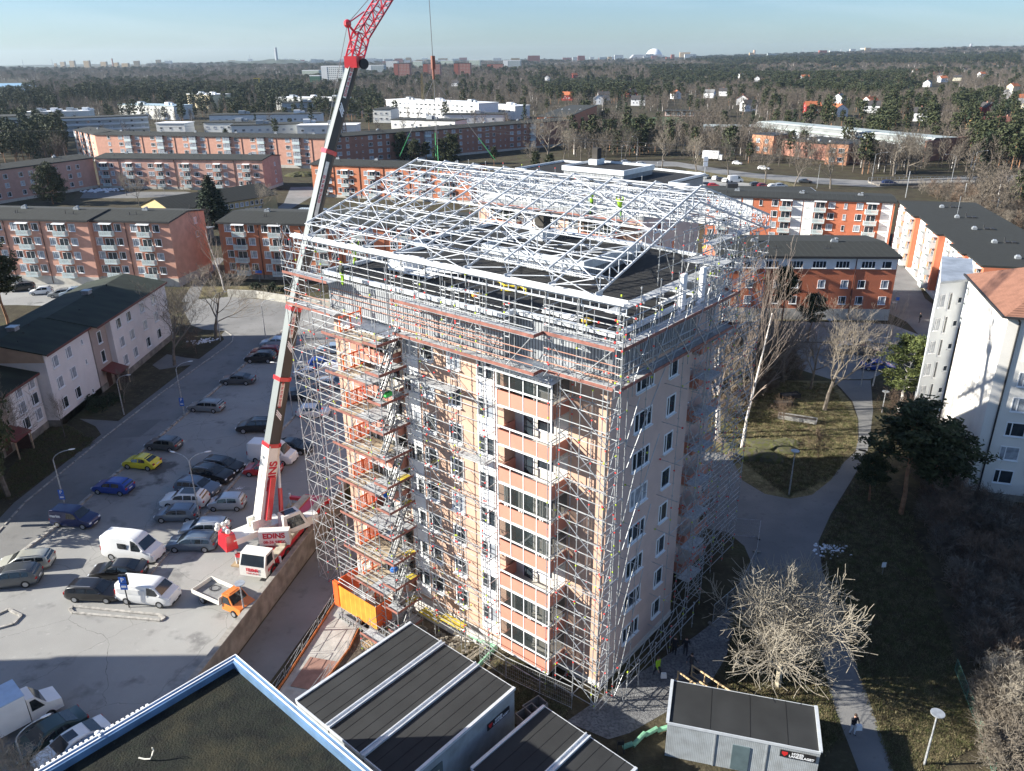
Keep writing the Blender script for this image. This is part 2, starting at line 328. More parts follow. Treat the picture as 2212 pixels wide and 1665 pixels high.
# far car park and through road on the right, school yard
ground_sheet('far_parking_lot', [(1290,372), (1400,376), (1480,384), (1560,392), (1700,412), (1740,424), (1560,424), (1300,400)], .02, m_asph)
ground_sheet('far_road', [(1180,372), (1390,352), (1470,356), (1560,372), (1640,384), (1800,398), (1890,404), (2060,400), (2320,396), (2320,408), (2060,412), (1890,418), (1720,404), (1560,384), (1470,366), (1390,364), (1180,384)], .03, m_road)
ground_sheet('far_lawn', [(1490,372), (1560,382), (1700,402), (1740,412), (1690,414), (1560,396), (1490,384)], .026, m_dry)
ground_sheet('far_road', [(635,396), (690,396), (690,412), (640,440), (590,470), (560,470), (620,430)], .02, m_road)
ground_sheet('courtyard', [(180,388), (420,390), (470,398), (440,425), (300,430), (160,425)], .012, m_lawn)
ground_sheet('courtyard_path', [(190,398), (410,402), (450,410), (300,414), (180,412)], .02, m_path)
ground_sheet('sports_pitch', [(1330,262), (1470,258), (1500,270), (1400,282)], .05, mat('pitch_green', (.05,.11,.04), .9, .1, .2))
# sunken yard: ramp road beside the wall, concrete strip, soil
ground_sheet('ramp_road', [(-28.8,14), (-23.0,44.1), (-18.3,67.3), (-17.4,72.5), (-13.6,72.5), (-15.2,60), (-18.2,48), (-21.5,36), (-24,14)], YZ+.006, m_road, True)
ground_sheet('concrete_walk', [(-17.3,47), (-14.9,58.5), (-12.3,58.2), (-13.4,50), (-16.0,42), (-18.4,36), (-20.0,36)], YZ+.010, m_slab, True)
ground_sheet('building_soil', [(-12.2,58.4), (-13.3,50), (-15.9,42), (-17.9,36), (-9,30), (-7.3,42), (-6,48), (-1.8,52), (-6,62)], YZ+.008, m_soil, True)
# lake and far water
lk = MB(); lk.sheet([tuple(at(px, py, 12)[:2]) for px, py in [(-220,160), (66,161), (92,168), (70,178), (-220,180)]], 12)
tag(lk.build('lake', mat('lake_water', (.22,.36,.47), .3, .06, .01, spec=.8)), kind='structure')
# retaining wall between car park and ramp
wl = thing('retaining_wall', 'long concrete retaining wall separating the car park from the sunken ramp', 'wall', (-23.3,44.1,0))
wp = [(-29.1,14), (-23.3,44.1), (-18.6,67.3), (-17.8,73)]
b = MB(); cp = MB(); o = V((-23.3,44.1,0))
for a, c in zip(wp, wp[1:]):
    a, c = V(a+(0,))-o, V(c+(0,))-o
    b.beam(a+V((0,0,-.4)), c+V((0,0,-.4)), .36, 2.4); cp.beam(a+V((0,0,.85)), c+V((0,0,.85)), .48, .1)
b.build('wall_face', m_conc, wl); cp.build('coping', mat('coping_concrete', (.30,.28,.25), .85, .2, 2), wl)
rw = MB(); P = [at(497,630), at(560,634), at(640,648), at(760,660)]
for a, c in zip(P, P[1:]): rw.beam(a+V((0,0,.7)), c+V((0,0,.7)), .4, 1.4)
tag(rw.build('retaining_wall', mat('pale_concrete', (.45,.43,.38), .85, .15, .8)), 'pale curved concrete wall below the shrubs across the junction', 'wall')
# =============== THE TOWER BLOCK (local axes: x = u along the right-hand face, y = v along the front) ===============
TC, TA = (6.04, 43.91, 0), R(50.3)
m_wall = mat('beige_render', (.52,.345,.255), .85, .09, .8, bump=.12, bscale=30)
m_wallr = mat('rose_render', (.56,.42,.37), .85, .06, .8, bump=.12, bscale=30)
m_white = mat('white_paint', (.78,.79,.80), .5, .04, 3)
m_wht = mat('white_render', (.80,.80,.80), .7, .04, 1)
m_pan = mat('salmon_panel', (.54,.235,.17), .55, .04, 1.2)
m_glass = glassy('window_glass', (.03,.04,.05))
m_gcurt = glassy('curtained_glass', (.33,.36,.40), rough=.12, var=.3, scale=1.5)
m_roofb = mat('black_roof_felt', (.018,.0175,.017), .85, .3, .7, stretch=(1, 6, 1), bump=.2)
m_corr = stripes('grey_corrugated', (.42,.44,.46), (.17,.18,.20), 4.2, 'XY', .5, .2)
m_met = mat('pale_metal', (.66,.69,.72), .4, .08, 2, metal=.3)
m_dark = mat('dark_interior', (.05,.045,.04), .9, .2, 1)
m_bin = mat('balcony_inside', (.50,.48,.44), .8, .08, 1)
m_curt = mat('curtain_cloth', (.55,.54,.51), .9, .15, 5, stretch=(1, 1, .05))
m_cglass = None
m = bpy.data.materials.new('balcony_glass'); m.use_nodes = True; b_ = m.node_tree.nodes['Principled BSDF']
b_.inputs['Base Color'].default_value = (.04,.05,.05,1); b_.inputs['Roughness'].default_value = .04; b_.inputs['Specular IOR Level'].default_value = .7; b_.inputs['Alpha'].default_value = .38
m_cglass = m; MATS['balcony_glass'] = m

WCACHE = {}
def window_mesh(wd, ht, lights, glass, frame=None, proud=.06, sill=.12, vent=False):
    "frame mesh + pane mesh; x across, z up, front at -y"
    k = (round(wd, 2), round(ht, 2), lights, glass.name, (frame or m_white).name, vent)
    if k in WCACHE: return WCACHE[k]
    f = MB(); t = .09 if wd > .8 else .06; y0, y1 = -proud, .02
    f.box(-wd/2, wd/2, y0, y1, ht-t, ht); f.box(-wd/2, -wd/2+t, y0, y1, 0, ht-t); f.box(wd/2-t, wd/2, y0, y1, 0, ht-t); f.box(-wd/2+t, wd/2-t, y0, y1, 0, t)
    xs = {1: [], 2: [.3], 3: [.27, .73], 4: [.25, .5, .75]}[lights]
    for q in xs: f.box(-wd/2+wd*q-t/2, -wd/2+wd*q+t/2, y0+.01, y1, t, ht-t)
    f.box(-wd/2-.05, wd/2+.05, -proud-sill, y1, -.06, -.003)
    p = MB().box(-wd/2+t*.5, wd/2-t*.5, -.015, .01, t*.5, ht-t*.5)
    WCACHE[k] = (f.mesh('window', frame or m_white), p.mesh('pane', glass)); return WCACHE[k]
def add_window(root, x, y, z, rz, wd, ht, lights=2, glass=None, frame=None, name='window', sill=.12):
    glass = glass or (m_glass if random.random() < .6 else m_gcurt)
    f, p = window_mesh(wd, ht, lights, glass, frame, sill=sill)
    o = inst(name, f, root, (x, y, z), rz); inst('pane', p, o); return o

def tower_block(loc, label, detail=True, name='tower_block'):
    T = thing(name, label, 'tower block', loc, TA)
    L, W = 25.2, 20.3
    # footprint, front side on -x: corner block at x=0, main wall at x=-1
    fp = [(0,0), (10.35,0), (10.35,2.8), (W,2.8), (W+1,10), (W+1,L+2), (10,L+2), (10,L), (-1,L), (-1,22.4), (0,22.4), (0,17.6), (-1,17.6), (-1,7.75), (0,7.75)]
    b = MB(); b.prism(fp, .6, 24.05, 0)
    b.build('wall', m_wall, T)
    r = MB(); r.box(.02, 10.33, -.012, .05, .6, 24.04); r.box(W*.5, W-.02, 2.788, 2.85, .6, 24.04); r.build('end_wall', m_wallr, T)
    pl = MB(); pl.prism([(-.04,-.05), (10.4,-.05), (10.4,2.75), (W+.04,2.75), (W+1.04,10), (W+1.04,L+2.04), (10,L+2.04), (10,L+.04), (-1.05,L+.04), (-1.05,7.7), (-.04,7.7)], -2.4, .61, 0); pl.build('plinth', mat('pale_plinth', (.62,.58,.54), .85, .1, 1), T)
    at_ = MB(); at_.prism([(-.05,-.08), (10.42,-.08), (10.42,2.72), (W+.05,2.72), (W+1.05,10), (W+1.05,L+2.05), (9.95,L+2.05), (9.95,L+.05), (-1.15,L+.05), (-1.15,7.6), (-.05,7.6)], 24.05, 26.75, 0)
    at_.build('attic_cladding', m_corr, T)
    # parapet ring with white coping and black roof inside
    ring = [(-.2,-.25), (10.55,-.25), (10.55,2.55), (W+.2,2.55), (W+1.2,10), (W+1.2,L+2.2), (9.8,L+2.2), (9.8,L+.2), (-1.3,L+.2), (-1.3,7.45), (-.2,7.45)]
    ro = MB(); ro.prism(ring, 26.7, 26.86, 0); ro.build('roof', m_roofb, T)
    cp = MB(); n = len(ring)
    for i in range(n):
        a, c = ring[i], ring[(i+1) % n]; cp.beam((a[0],a[1],26.98), (c[0],c[1],26.98), .26, .3)
    cp.build('parapet', m_met, T)
    ph = MB(); ph.box(9.6, 17.2, 8.9, 18.6, 26.86, 27.75); o = ph.build('penthouse', m_corr, T)
    q = MB(); q.box(9.5, 17.3, 8.8, 18.7, 27.75, 27.86, 1); 
    for x0, x1, y0, y1 in ((9.4,17.4,8.7,8.95), (9.4,17.4,18.55,18.8), (9.4,9.65,8.95,18.55), (17.15,17.4,8.95,18.55)): q.box(x0, x1, y0, y1, 27.5, 28.15, 0)
    q.build('penthouse_roof', [m_met, m_roofb], T)
    ch = MB(); ch.box(14.2, 16.2, 16.2, 17.6, 27.86, 28.6, 0); ch.box(14.7, 15.7, 16.5, 17.4, 28.6, 30.1, 1); ch.build('chimney', [m_met, m_dark], T)
    # balconies: eight storeys, two stacks on the front
    stacks = [(3.1, 7.6), (17.8, 22.3)]
    for si, (v0, v1) in enumerate(stacks):
        for k in range(8):
            z = 1.0+2.87*k
            if si == 1 and not detail: pass
            bx = thing_part('balcony', T, (0, 0, 0))
            s = MB(); s.box(-1.86, .02, v0+.03, v1-.03, z-.14, z); s.build('slab', m_bin, bx)
            p = MB()
            p.box(-1.92, -1.87, v0, v1, z, z+.98, 0); p.box(-1.86, -.02, v0, v0+.05, z, z+.98, 0); p.box(-1.86, -.02, v1-.05, v1, z, z+.98, 0)
            for t in range(5):
                y = v0+(v1-v0)*t/4; p.box(-1.945, -1.921, y-.025, y+.025, z-.05, z+1.3, 1)
            p.box(-1.95, -1.87, v0, v1, z+1.22, z+1.32, 1); p.box(-1.95, -1.90, v0, v1, z-.16, z-.05, 1)
            for y in (v0, v1): p.box(-1.95, -1.87, y-.05, y+.05, z-.05, z+2.86, 1)
            p.box(-1.9, -.02, v0-.02, v0+.04, z+1.22, z+1.3, 1)
            p.build('parapet', [m_pan, m_white], bx)
            # back wall with door and window
            d = MB(); d.box(-.03, .03, v0+.03, v1-.03, z, z+2.72, 0); d.box(-.07, -.03, v0+2.9, v0+3.7, z+.02, z+2.1, 1); d.box(-.06, -.03, v0+1.2, v0+2.5, z+.9, z+2.1, 1); d.box(-.09, -.06, v0+1.1, v0+2.6, z+.8, z+.9, 2)
            d.box(-.07, -.03, v0+2.8, v0+2.9, z, z+2.2, 2); d.box(-.07, -.03, v0+3.7, v0+3.8, z, z+2.2, 2)
            d.build('balcony_wall', [m_bin, m_glass, m_white], bx)
            glazed = k in (0, 1, 3, 4, 7)
            if glazed:
                gl = MB(); gl.box(-1.90, -1.885, v0+.06, v1-.06, z+1.32, z+2.7); gl.box(-1.84, -.04, v0+.005, v0+.02, z+1.3, z+2.7)
                fr = gl.build('glazing', m_cglass, bx); f2 = MB()
                for t in (1, 2, 3):
                    y = v0+(v1-v0)*t/4; f2.box(-1.93, -1.88, y-.03, y+.03, z+1.32, z+2.7)
                f2.box(-1.93, -1.87, v0, v1, z+2.64, z+2.72); f2.build('glazing_bar', m_white, fr)
                if k in (1, 3, 4, 7):
                    rr = random.Random(k+si*9)
                    spots = {1: (.3, .62, .92), 3: (.78, .9), 4: (.17, .45, .85), 7: (.05,)}[k]
                    for t in (spots if si == 0 else spots[:2]):
                        y = v1-(v1-v0)*t; c = MB(); 
                        for i in range(4): c.box(-1.80+.05*(i % 2), -1.77+.05*(i % 2), y+i*.09, y+i*.09+.095, z+.35, z+2.6)
                        c.build('curtain', m_curt, bx)
        # corrugated awning over the top balcony
        aw = MB(); nrib = int((v1-v0+.8)/.3)
        for i in range(nrib):
            y = v0-.4+i*.3; aw.add([(-2.5,y,23.75), (-2.5,y+.15,23.85), (0,y+.15,24.0), (0,y,23.9)], [(0,1,2,3)]); aw.add([(-2.5,y+.15,23.85), (-2.5,y+.3,23.75), (0,y+.3,23.9), (0,y+.15,24.0)], [(0,1,2,3)])
        aw.box(-2.55, -2.45, v0-.4, v1+.4, 23.62, 23.74); aw.build('awning', m_met, T)
    # facade windows
    for k in range(8):
        z = 1.0+2.87*k
        gl = lambda: m_glass if random.random() < .65 else m_gcurt
        for vv in (12.25, 14.9) if True else ():
            add_window(T, -1.0, vv, z+1.05, -pi/2, 1.3, 1.55, 2, gl(), sill=.2)
        # white bays: paired windows over a white panel
        for vc in (9.32, 16.6):
            MB().box(-1.08, -.99, vc-.8, vc+.8, z-.1, z+.98).build('spandrel', m_wht, T); MB().box(-1.06, -.99, vc-.82, vc+.82, z+2.42, z+2.76).build('lintel_panel', m_wht, T)
            for s in (-.4, .4): add_window(T, -1.0, vc+s, z+1.0, -pi/2, .76, 1.4, 1, gl(), sill=.03)
        add_window(T, 3.95, -.012, z+1.05, 0, 2.25, 1.42, 3, m_glass if k in (7, 6, 2, 1) else gl())
        add_window(T, 7.7, -.012, z+.75, 0, 1.25, 1.5, 2 if k != 4 else 1, m_glass if k != 3 else m_dark)
        if detail:
            add_window(T, W-5.2, 2.78, z+1.0, 0, 1.6, 1.4, 3, gl())
    if detail:
        for k in range(8):      # balconies in the right-hand recess
            z = 1.0+2.87*k; p = MB(); p.box(14.6, 18.6, 1.3, 1.36, z, z+.98, 0); p.box(14.6, 14.66, 1.36, 2.78, z, z+.98, 0); p.box(14.6, 18.6, 1.36, 2.78, z-.14, z-.003, 1); p.build('balcony', [m_pan, m_bin], T)
    return T
def thing_part(name, root, loc):
    o = bpy.data.objects.new(name, None); COL.objects.link(o); o.parent = root; o.location = loc; o.empty_display_size = .3; return o
TOWER = tower_block(TC, 'tall beige and salmon tower block wrapped in scaffolding, black flat roof')
def TW(u, v, z=0):
    return V((TC[0]+u*cos(TA)-v*sin(TA), TC[1]+u*sin(TA)+v*cos(TA), z))
tw2 = TW(44.3, 24.3)
TOWER2 = tower_block((tw2.x, tw2.y, 0), 'second tower block behind the roof trusses, dark flat roof with low penthouse', False)
# mobile phone antennas on the right-hand parapet
for i, (u, z0, z1, lab) in enumerate(((6.8, 26.9, 29.2, 'larger white panel antenna above the right-hand parapet'), (9.5, 26.9, 29.1, 'slimmer white panel antenna farther along the right-hand parapet'))):
    p = TW(u, -.75); a = thing('panel_antenna', lab, 'antenna', (p.x, p.y, 26.0), TA)
    MB().box(-.25, .25, -.12, .12, z0-26, z1-26+.1).build('antenna_panel', m_wht, a)
    MB().tube((0,.22,-.3), (0,.22,2.9), .05).beam((0,.22,1), (0,.75,1), .06, .06).build('mast', m_met, a)
    MB().box(-.55, -.25, -.1, .15, .3, .9).build('radio_unit', m_wht, a)
# things lying on the black roof
def on_roof(u, v, z=26.86): p = TW(u, v, z); return (p.x, p.y, p.z)
for i, (u, v, du, n, lab) in enumerate(((1.2, 13.2, .0, 3, 'stack of white steel sheets lying on the black roof near the gutter beam'), (1.0, 4.6, 0, 3, 'white sheet pieces on the roof close to the front corner'), (2.6, 18.8, 0, 3, 'bright white sheets on the roof beside the stair tower'), (8.3, .9, 0, 2, 'long white trough lying by the right-hand parapet'))):
    r = random.Random(i); mb = MB()
    for k in range(n): mb.beam((-.3+r.random()*.6, -1.3, .05+k*.09), (-.3+r.random()*.6, 1.3, .05+k*.09), .35, .05)
    tag(mb.build('steel_sheets', m_wht, loc=on_roof(u, v), rz=TA+(r.random()-.5)*.4+(1.57 if i == 3 else 0)), lab, 'steel sheets')
pl = thing('material_pallet', 'white wrapped load on a pallet on the roof behind the stair tower', 'pallet', on_roof(3.2, 21.0), TA)
MB().box(-1.1, 1.1, -.9, .9, .14, .9).build('wrapped_load', m_wht, pl)
q = MB(); [q.box(-1.2, 1.2, y, y+.14, 0, .13) for y in (-.9, -.4, .1, .6)]; q.build('pallet_base', mat('pallet_wood', (.38,.28,.17), .8, .2, 3), pl)
pl = thing('cable_cart', 'white flat trolley with coiled gear on the black roof', 'trolley', on_roof(3.8, 17.2), TA+.3)
MB().box(-.8, .8, -1.6, 1.6, .5, .62).build('deck', m_wht, pl)
q = MB(); [q.box(x, x+.1, y, y+.1, 0, .5) for x in (-.75, .65) for y in (-1.5, 1.4)]; q.build('leg', m_dark, pl)
for u, v, lab in ((.9, 11.7, 'yellow bag lying on the roof edge left of the white sheets'), (.9, 2.6, 'orange yellow bag on the roof near the front corner')):
    b = MB().ball((0,0,.18), .33, .24, .2).ball((.25,.05,.14), .2, .2, .15)
    tag(b.build('bag', mat('yellow_bag', (.75,.45,.05), .7, .2, 4), loc=on_roof(u, v)), lab, 'bag')
hs = MB(); pv_ = None; rr = random.Random(3)
pts_ = [(6,19.5), (5.2,17.5), (5.6,15.5), (5.1,13.5), (4.3,12), (4.7,11), (3.6,10.6), (3.2,11.4), (4.1,11.9), (4.9,11.2), (4.4,10.1), (3.4,9.4)]
for a, c in zip(pts_, pts_[1:]): hs.tube((a[0],a[1],.06), (c[0],c[1],.06), .06, 5)
tag(hs.build('hose', mat('yellow_hose', (.72,.56,.05), .5, .1, 2), loc=on_roof(0, 0), rz=TA), 'yellow hose snaking over the black roof to the penthouse', 'hose')
# =============== SCAFFOLDING (tower axes u, v, z) ===============
m_galv = mat('galvanised_tube', (.40,.41,.42), .45, .3, 7, metal=.35)
m_alu = mat('aluminium', (.62,.64,.67), .4, .12, 3, metal=.25)
m_deck = mat('grating_deck', (.40,.41,.42), .6, .25, 8, stretch=(1, 1, 1))
m_board = mat('red_toe_board', (.27,.11,.085), .7, .25, 2)
m_opipe = mat('orange_pipe', (.42,.22,.16), .55, .15, 2)
m_orange = mat('orange_paint', (.80,.13,.03), .5, .08, 2)
m_ply = mat('plywood', (.42,.34,.24), .8, .2, 2)
m_yply = mat('yellow_deck', (.55,.42,.06), .7, .2, 3)
m_red = mat('red_mark', (.75,.06,.05), .5, 0)
m_lime = mat('lime_mark', (.45,.55,.05), .5, 0)
m_beam = mat('white_gutter_beam', (.66,.67,.68), .35, .08, 2)

class Scaf:
    def __init__(s, name, label, loc=TC, rz=TA, group='scaffolds around the tower'):
        s.T = thing(name, label, 'scaffold', loc, rz, group); s.k = {}; s.d = MB(); s.rr = random.Random(len(label))
    def seg(s, kind, p, q): s.k.setdefault(kind, []).append((p, q)); return s
    def std(s, u, v, z0, z1):
        s.seg('standard', (u, v, z0), (u, v, z1))
        z = z0+.5
        while z < z1:
            s.mark(u, v, z); z += 1.0
    def mark(s, u, v, z):
        r = s.rr.random()
        if r < .16: s.d.box(u-.045, u+.045, v-.045, v+.045, z, z+.09, 0)
        elif r < .26: s.d.box(u-.04, u+.04, v-.04, v+.04, z, z+.12, 1)
        else: s.d.box(u-.055, u+.055, v-.055, v+.055, z, z+.04, 2)
    def led(s, p, q, kind='ledger'):
        s.seg(kind, p, q)
        if s.rr.random() < .35:
            t = s.rr.choice((.06, .94)); a = V(p).lerp(V(q), t); s.d.box(a.x-.05, a.x+.05, a.y-.05, a.y+.05, a.z-.045, a.z+.045, 0 if s.rr.random() < .65 else 1)
    def deck(s, u0, u1, v0, v1, z, m=None, name='deck'):
        MB().box(u0, u1, v0, v1, z-.06, z).build(name, m or m_deck, s.T)
    def toe(s, p, q): MB().beam((p[0],p[1],p[2]+.1), (q[0],q[1],q[2]+.1), .035, .2).build('toe_board', m_board, s.T)
    def done(s, r=.027):
        for kind, L in s.k.items():
            tubes(s.T, kind, L, {'brace': r*.9, 'guard_rail': r*.9}.get(kind, r), m_opipe if kind == 'orange_rail' else m_galv, cap=100)
        if s.d.f: o = s.d.build('coupler', [m_red, m_lime, m_galv], s.T); o['kind'] = 'stuff'

# --- front facade
F = Scaf('facade_scaffold', 'tall tube scaffold with shadows on the beige front wall between stair tower and balconies')
vs_ = [8.25, 11.2, 13.65]
for v in vs_:
    for u in (-2.45, -1.55): F.std(u, v, -.9, 24.2)
    F.std(-2.45, v+.42, -.9, 24.2) if v != 11.2 else F.std(-2.45, v-.42, -.9, 24.2)
    for k in range(24):
        z = .6+k*1.0
        if k % 2 == 0: F.led((-2.6, v, z), (-1.1, v, z), 'transom')
        F.led((-2.45, v, z+.5), (-2.45, v+(.42 if v != 11.2 else -.42), z+.5), 'rung')
for a, c in zip(vs_+[], vs_[1:]+[16.0]):
    for k in range(24):
        z = .6+k*1.0
        F.led((-2.45, a, z), (-2.45, c, z))
        if k % 4 == 0: F.led((-1.55, a, z), (-1.55, c, z)); F.led((-2.45, a, z+.5), (-2.45, c, z+.5), 'guard_rail')
    for k in range(0, 22, 4): F.seg('brace', (-2.5, a, .6+k), (-2.5, c, 2.6+k))
F.deck(-2.4, -1.6, 8.3, 11.1, 16.4); F.deck(-2.4, -1.6, 11.3, 15.9, 21.0); F.deck(-2.4, -1.6, 11.3, 13.6, .9, m_yply); F.deck(-2.4, -1.6, 13.7, 16.0, .3, m_yply)
for u in (-2.45, -1.55):
    F.std(u, 2.95, 0, 24.2)
for k in range(1, 9): F.led((-2.45, 2.95, 2.87*k-.3), (-1.4, 2.95, 2.87*k-.3), 'transom')
# ledgers low over the balcony foot and the slatted bridge beam above the awning
for z in (.5, 1.6): F.led((-2.45, 2.95, z), (-2.45, 8.2, z))
for z in (24.1, 24.75): F.led((-2.6, 2.9, z), (-2.6, 8.3, z), 'bridge_chord')
for k in range(11): F.seg('bridge_web', (-2.6, 2.9+k*.49, 24.1 if k % 2 else 24.75), (-2.6, 2.9+(k+1)*.49, 24.75 if k % 2 else 24.1))
F.done(.031)

# --- front corner bay with big zigzag diagonals and the long leaning poles on the right-hand face
K = Scaf('corner_scaffold', 'scaffold bay wrapping the front corner, long diagonal poles across it')
for u, v in ((-2.0,2.4), (-.7,2.4), (-2.0,.9), (-2.0,-1.0), (-.75,-1.0), (-.35,-1.35), (-1.1,-1.35), (-1.95,-.65), (-.7,.9)): K.std(u, v, -.2, 27.5 if v < 0 else 24.2)
for k in range(25):
    z = .5+k*1.0
    for u in (-2.0,) + ((-.7,) if k % 2 == 0 else ()):
        K.led((u, -1.15, z), (u, 2.5, z))
    if k % 2 == 0:
        for v in (-1.0, .9, 2.4): K.led((-2.2, v, z), (-.3, v, z), 'transom')
        K.led((-2.0, -1.35, z), (-.3, -1.35, z))
    else: K.led((-2.0, -1.0, z), (-.75, -1.0, z), 'guard_rail')
for k in range(8):
    z = .7+k*2.87; K.seg('brace', (-2.06, 2.4, z+2.87), (-2.06, -1.0, z))
    K.seg('brace', (-.66, -1.0, z+2.87), (-2.0, -1.06, z))
for k in range(4): K.seg('leaning_pole', (-.2, -1.45, .6+k*6.0), (2.6+k*.5, -1.5, 9.5+k*5.0)); K.seg('leaning_pole', (-.5, -1.4, 2+k*6), (.9, -1.45, 8+k*5))
K.done(.035)

# --- right-hand face: two ladder lines standing off the wall, braced at the foot
Rt = Scaf('side_scaffold', 'slender poles standing off the rose end wall with leaning braces and side windows')
for u in (2.0, 6.6, 10.2):
    for v in (-1.25,): Rt.std(u, v, -.1, 27.6)
    for k in range(9): Rt.led((u, -1.7, 1.6+k*2.87), (u, -.02, 1.6+k*2.87), 'wall_tie')
for z in (.4, 1.4, 2.4): Rt.led((-.3, -1.25, z), (10.4, -1.25, z))
for k in range(4): Rt.led((6.6, -1.25, 4.5+k*5.74), (10.2, -1.25, 4.5+k*5.74))
for k in range(5): Rt.seg('brace', (k*2.1, -1.3, .1), (k*2.1+2.1, -1.3, 2.4)); Rt.seg('brace', (k*2.1, -2.1, 0), (k*2.1+.4, -1.25, 2.4))
for u in (0.4, 2.0, 4.3, 6.6, 8.4, 10.2): Rt.std(u, -2.05, -.1, 2.5)
Rt.led((.2, -2.05, 1.2), (10.4, -2.05, 1.2)); Rt.led((.2, -2.05, 2.2), (10.4, -2.05, 2.2))
Rt.done(.028)

# --- dense scaffold in the recess at the far end of the right-hand face
X = Scaf('recess_scaffold', 'dense grey scaffold beyond the end wall, hiding the recessed side balconies')
us = [10.75, 13.1, 15.4, 17.7, 20.0, 22.2]
for i, u in enumerate(us):
    v0 = -1.2 if i < 2 else .1
    for v in (v0, v0+1.1): X.std(u, v, -.3, 31.0)
for i in range(len(us)-1):
    v0 = -1.2 if i < 1 else .1
    for k in range(30):
        z = .7+k*1.0
        X.led((us[i], v0, z), (us[i+1], v0, z))
        if k % 2: X.led((us[i], v0+1.1, z), (us[i+1], v0+1.1, z)); X.led((us[i], v0, z+.5), (us[i+1], v0, z+.5), 'guard_rail')
    for k in range(15):
        a, c = (us[i], us[i+1]) if k % 2 else (us[i+1], us[i]); X.seg('brace', (a, v0-.04, .7+2*k), (c, v0-.04, 2.7+2*k))
        if i in (0, 1): X.seg('brace', (c, v0+1.14, .7+2*k), (a, v0+1.14, 2.7+2*k))
for i, u in enumerate(us):
    v0 = -1.2 if i < 2 else .1
    for k in range(15): X.led((u, v0-.1, 1.7+2*k), (u, v0+1.2, 1.7+2*k), 'transom'); X.seg('brace', (u+.04, v0, .7+2*k), (u+.04, v0+1.1, 2.7+2*k))
for k in range(1, 9): X.deck(10.8, 13.0, -1.15, -.15, 2.87*k+.7)
X.done(.026)

# --- walkways round the attic, red toe boards, orange rails, the posts that carry the gutter beam
A = Scaf('attic_walkway', 'two walkway levels round the attic with red toe boards and orange rails')
for z in (24.35, 26.75):
    for (v0, v1) in ((3.7, 8.2), (8.2, 11.2), (11.2, 13.65), (13.65, 15.95)): A.deck(-3.05, -2.05, v0, v1, z)
    A.deck(-2.1, -1.1, -1.3, 1.2, z); A.deck(-2.1, -1.1, 1.2, 3.65, z)
    A.toe((-3.08, 16.0, z), (-3.08, 8.2, z)); A.toe((-3.08, 8.2, z), (-3.08, 3.65, z)); A.toe((-3.08, 3.62, z), (-2.12, 3.62, z)); A.toe((-2.14, 3.6, z), (-2.14, -1.4, z))
    for u0, u1 in ((-1.0, 2.0), (2.0, 5), (5, 8), (8, 10.8), (10.8, 13.2)): A.deck(u0, u1, -1.75, -.75, z)
    A.toe((-2.1, -1.8, z), (2.5, -1.8, z)); A.toe((2.5, -1.8, z), (7.8, -1.8, z)); A.toe((7.8, -1.8, z), (13.3, -1.8, z)); A.toe((13.3, -1.8, z), (13.3, -.7, z))
for z in (25.0, 25.45, 25.9):
    A.led((-3.05, 16, z), (-3.05, 3.7, z), 'orange_rail'); A.led((-2.1, 3.6, z), (-2.1, -1.7, z), 'orange_rail'); A.led((-2.1, -1.78, z), (13.2, -1.78, z))
    A.led((-1.5, 7.4, z), (-1.5, 24.5, z), 'orange_rail')
for z in (27.3, 27.8, 28.6):
    A.led((-3.05, 16, z), (-3.05, 3.7, z)); A.led((-2.1, 3.6, z), (-2.1, -1.7, z)); A.led((-2.1, -1.78, z), (13.2, -1.78, z)); A.led((-.4, -.7, z-.2), (-.4, 25, z-.2)) if z < 28 else None
post = [-1.5, 1.2, 3.6, 5.9, 8.25, 10.0, 11.2, 13.65, 15.9]
for v in post:
    u = -2.1 if v < 3.65 else -3.02
    A.std(u, v, 24.0, 28.9 if v not in (1.2, 5.9, 11.2) else 29.3); A.std(u+.95, v, 24.0, 28.4)
    for dv in (-.4,):
        A.std(u, v+dv, 24.0, 29.0)
        for k in range(9): A.led((u, v+dv, 24.4+k*.5), (u, v, 24.4+k*.5), 'rung')
    A.std(-1.95, v, 26.8, 29.6); A.led((-3.1, v, 28.4), (-.3, v, 28.4), 'transom'); A.std(-.35, v, 26.8, 28.6)
for a, c in zip(post, post[1:]):
    u = -2.1 if a < 3.6 else -3.02
    if int(a*3) % 2: A.seg('brace', (u-.03, a, 24.4), (u-.03, c, 27.0))
    else: A.seg('brace', (u-.03, c, 24.4), (u-.03, a, 27.0))
for u in (-.6, 1.6, 3.9, 6.2, 8.4, 10.6, 13.0):
    A.std(u, -1.78, 23.6, 29.2); A.std(u, -.75, 24.0, 29.6); A.std(u+.35, -.75, 25.0, 28.6)
    A.seg('brace', (u, -1.82, 24.4), (u+2.2, -1.82, 28.2)) if u < 10 else None; A.seg('brace', (u+2.2, -1.84, 24.4), (u, -1.84, 26.7)) if u < 12 else None
    A.led((u, -1.9, 28.4), (u, .4, 28.4), 'transom')
A.seg('brace', (13, -1.8, 24.4), (10.4, -1.8, 22.0)); A.seg('brace', (13.2, -1, 24.4), (13.2, -1, 27))
A.deck(1.0, 12.8, .5, 1.3, 27.9)
A.deck(11.0, 13.0, -1.2, 1.5, 29.0); A.deck(12.5, 20.0, .2, 1.0, 30.0)
for u in (11, 13.1, 15.4, 17.7, 20): A.std(u, 1.6, 26.5, 31); A.std(u, 3.4, 26.9, 31)
for z in (28, 29, 30, 31): A.led((10.8, 1.6, z), (20.2, 1.6, z)); A.led((10.8, 3.4, z), (20.2, 3.4, z), 'guard_rail')
for a in (11, 13.1, 15.4, 17.7): A.seg('brace', (a, 1.6, 27), (a+2.2, 1.6, 30.5)); A.seg('brace', (a+2.2, 3.4, 27), (a, 3.4, 30.5))
A.done(.033)

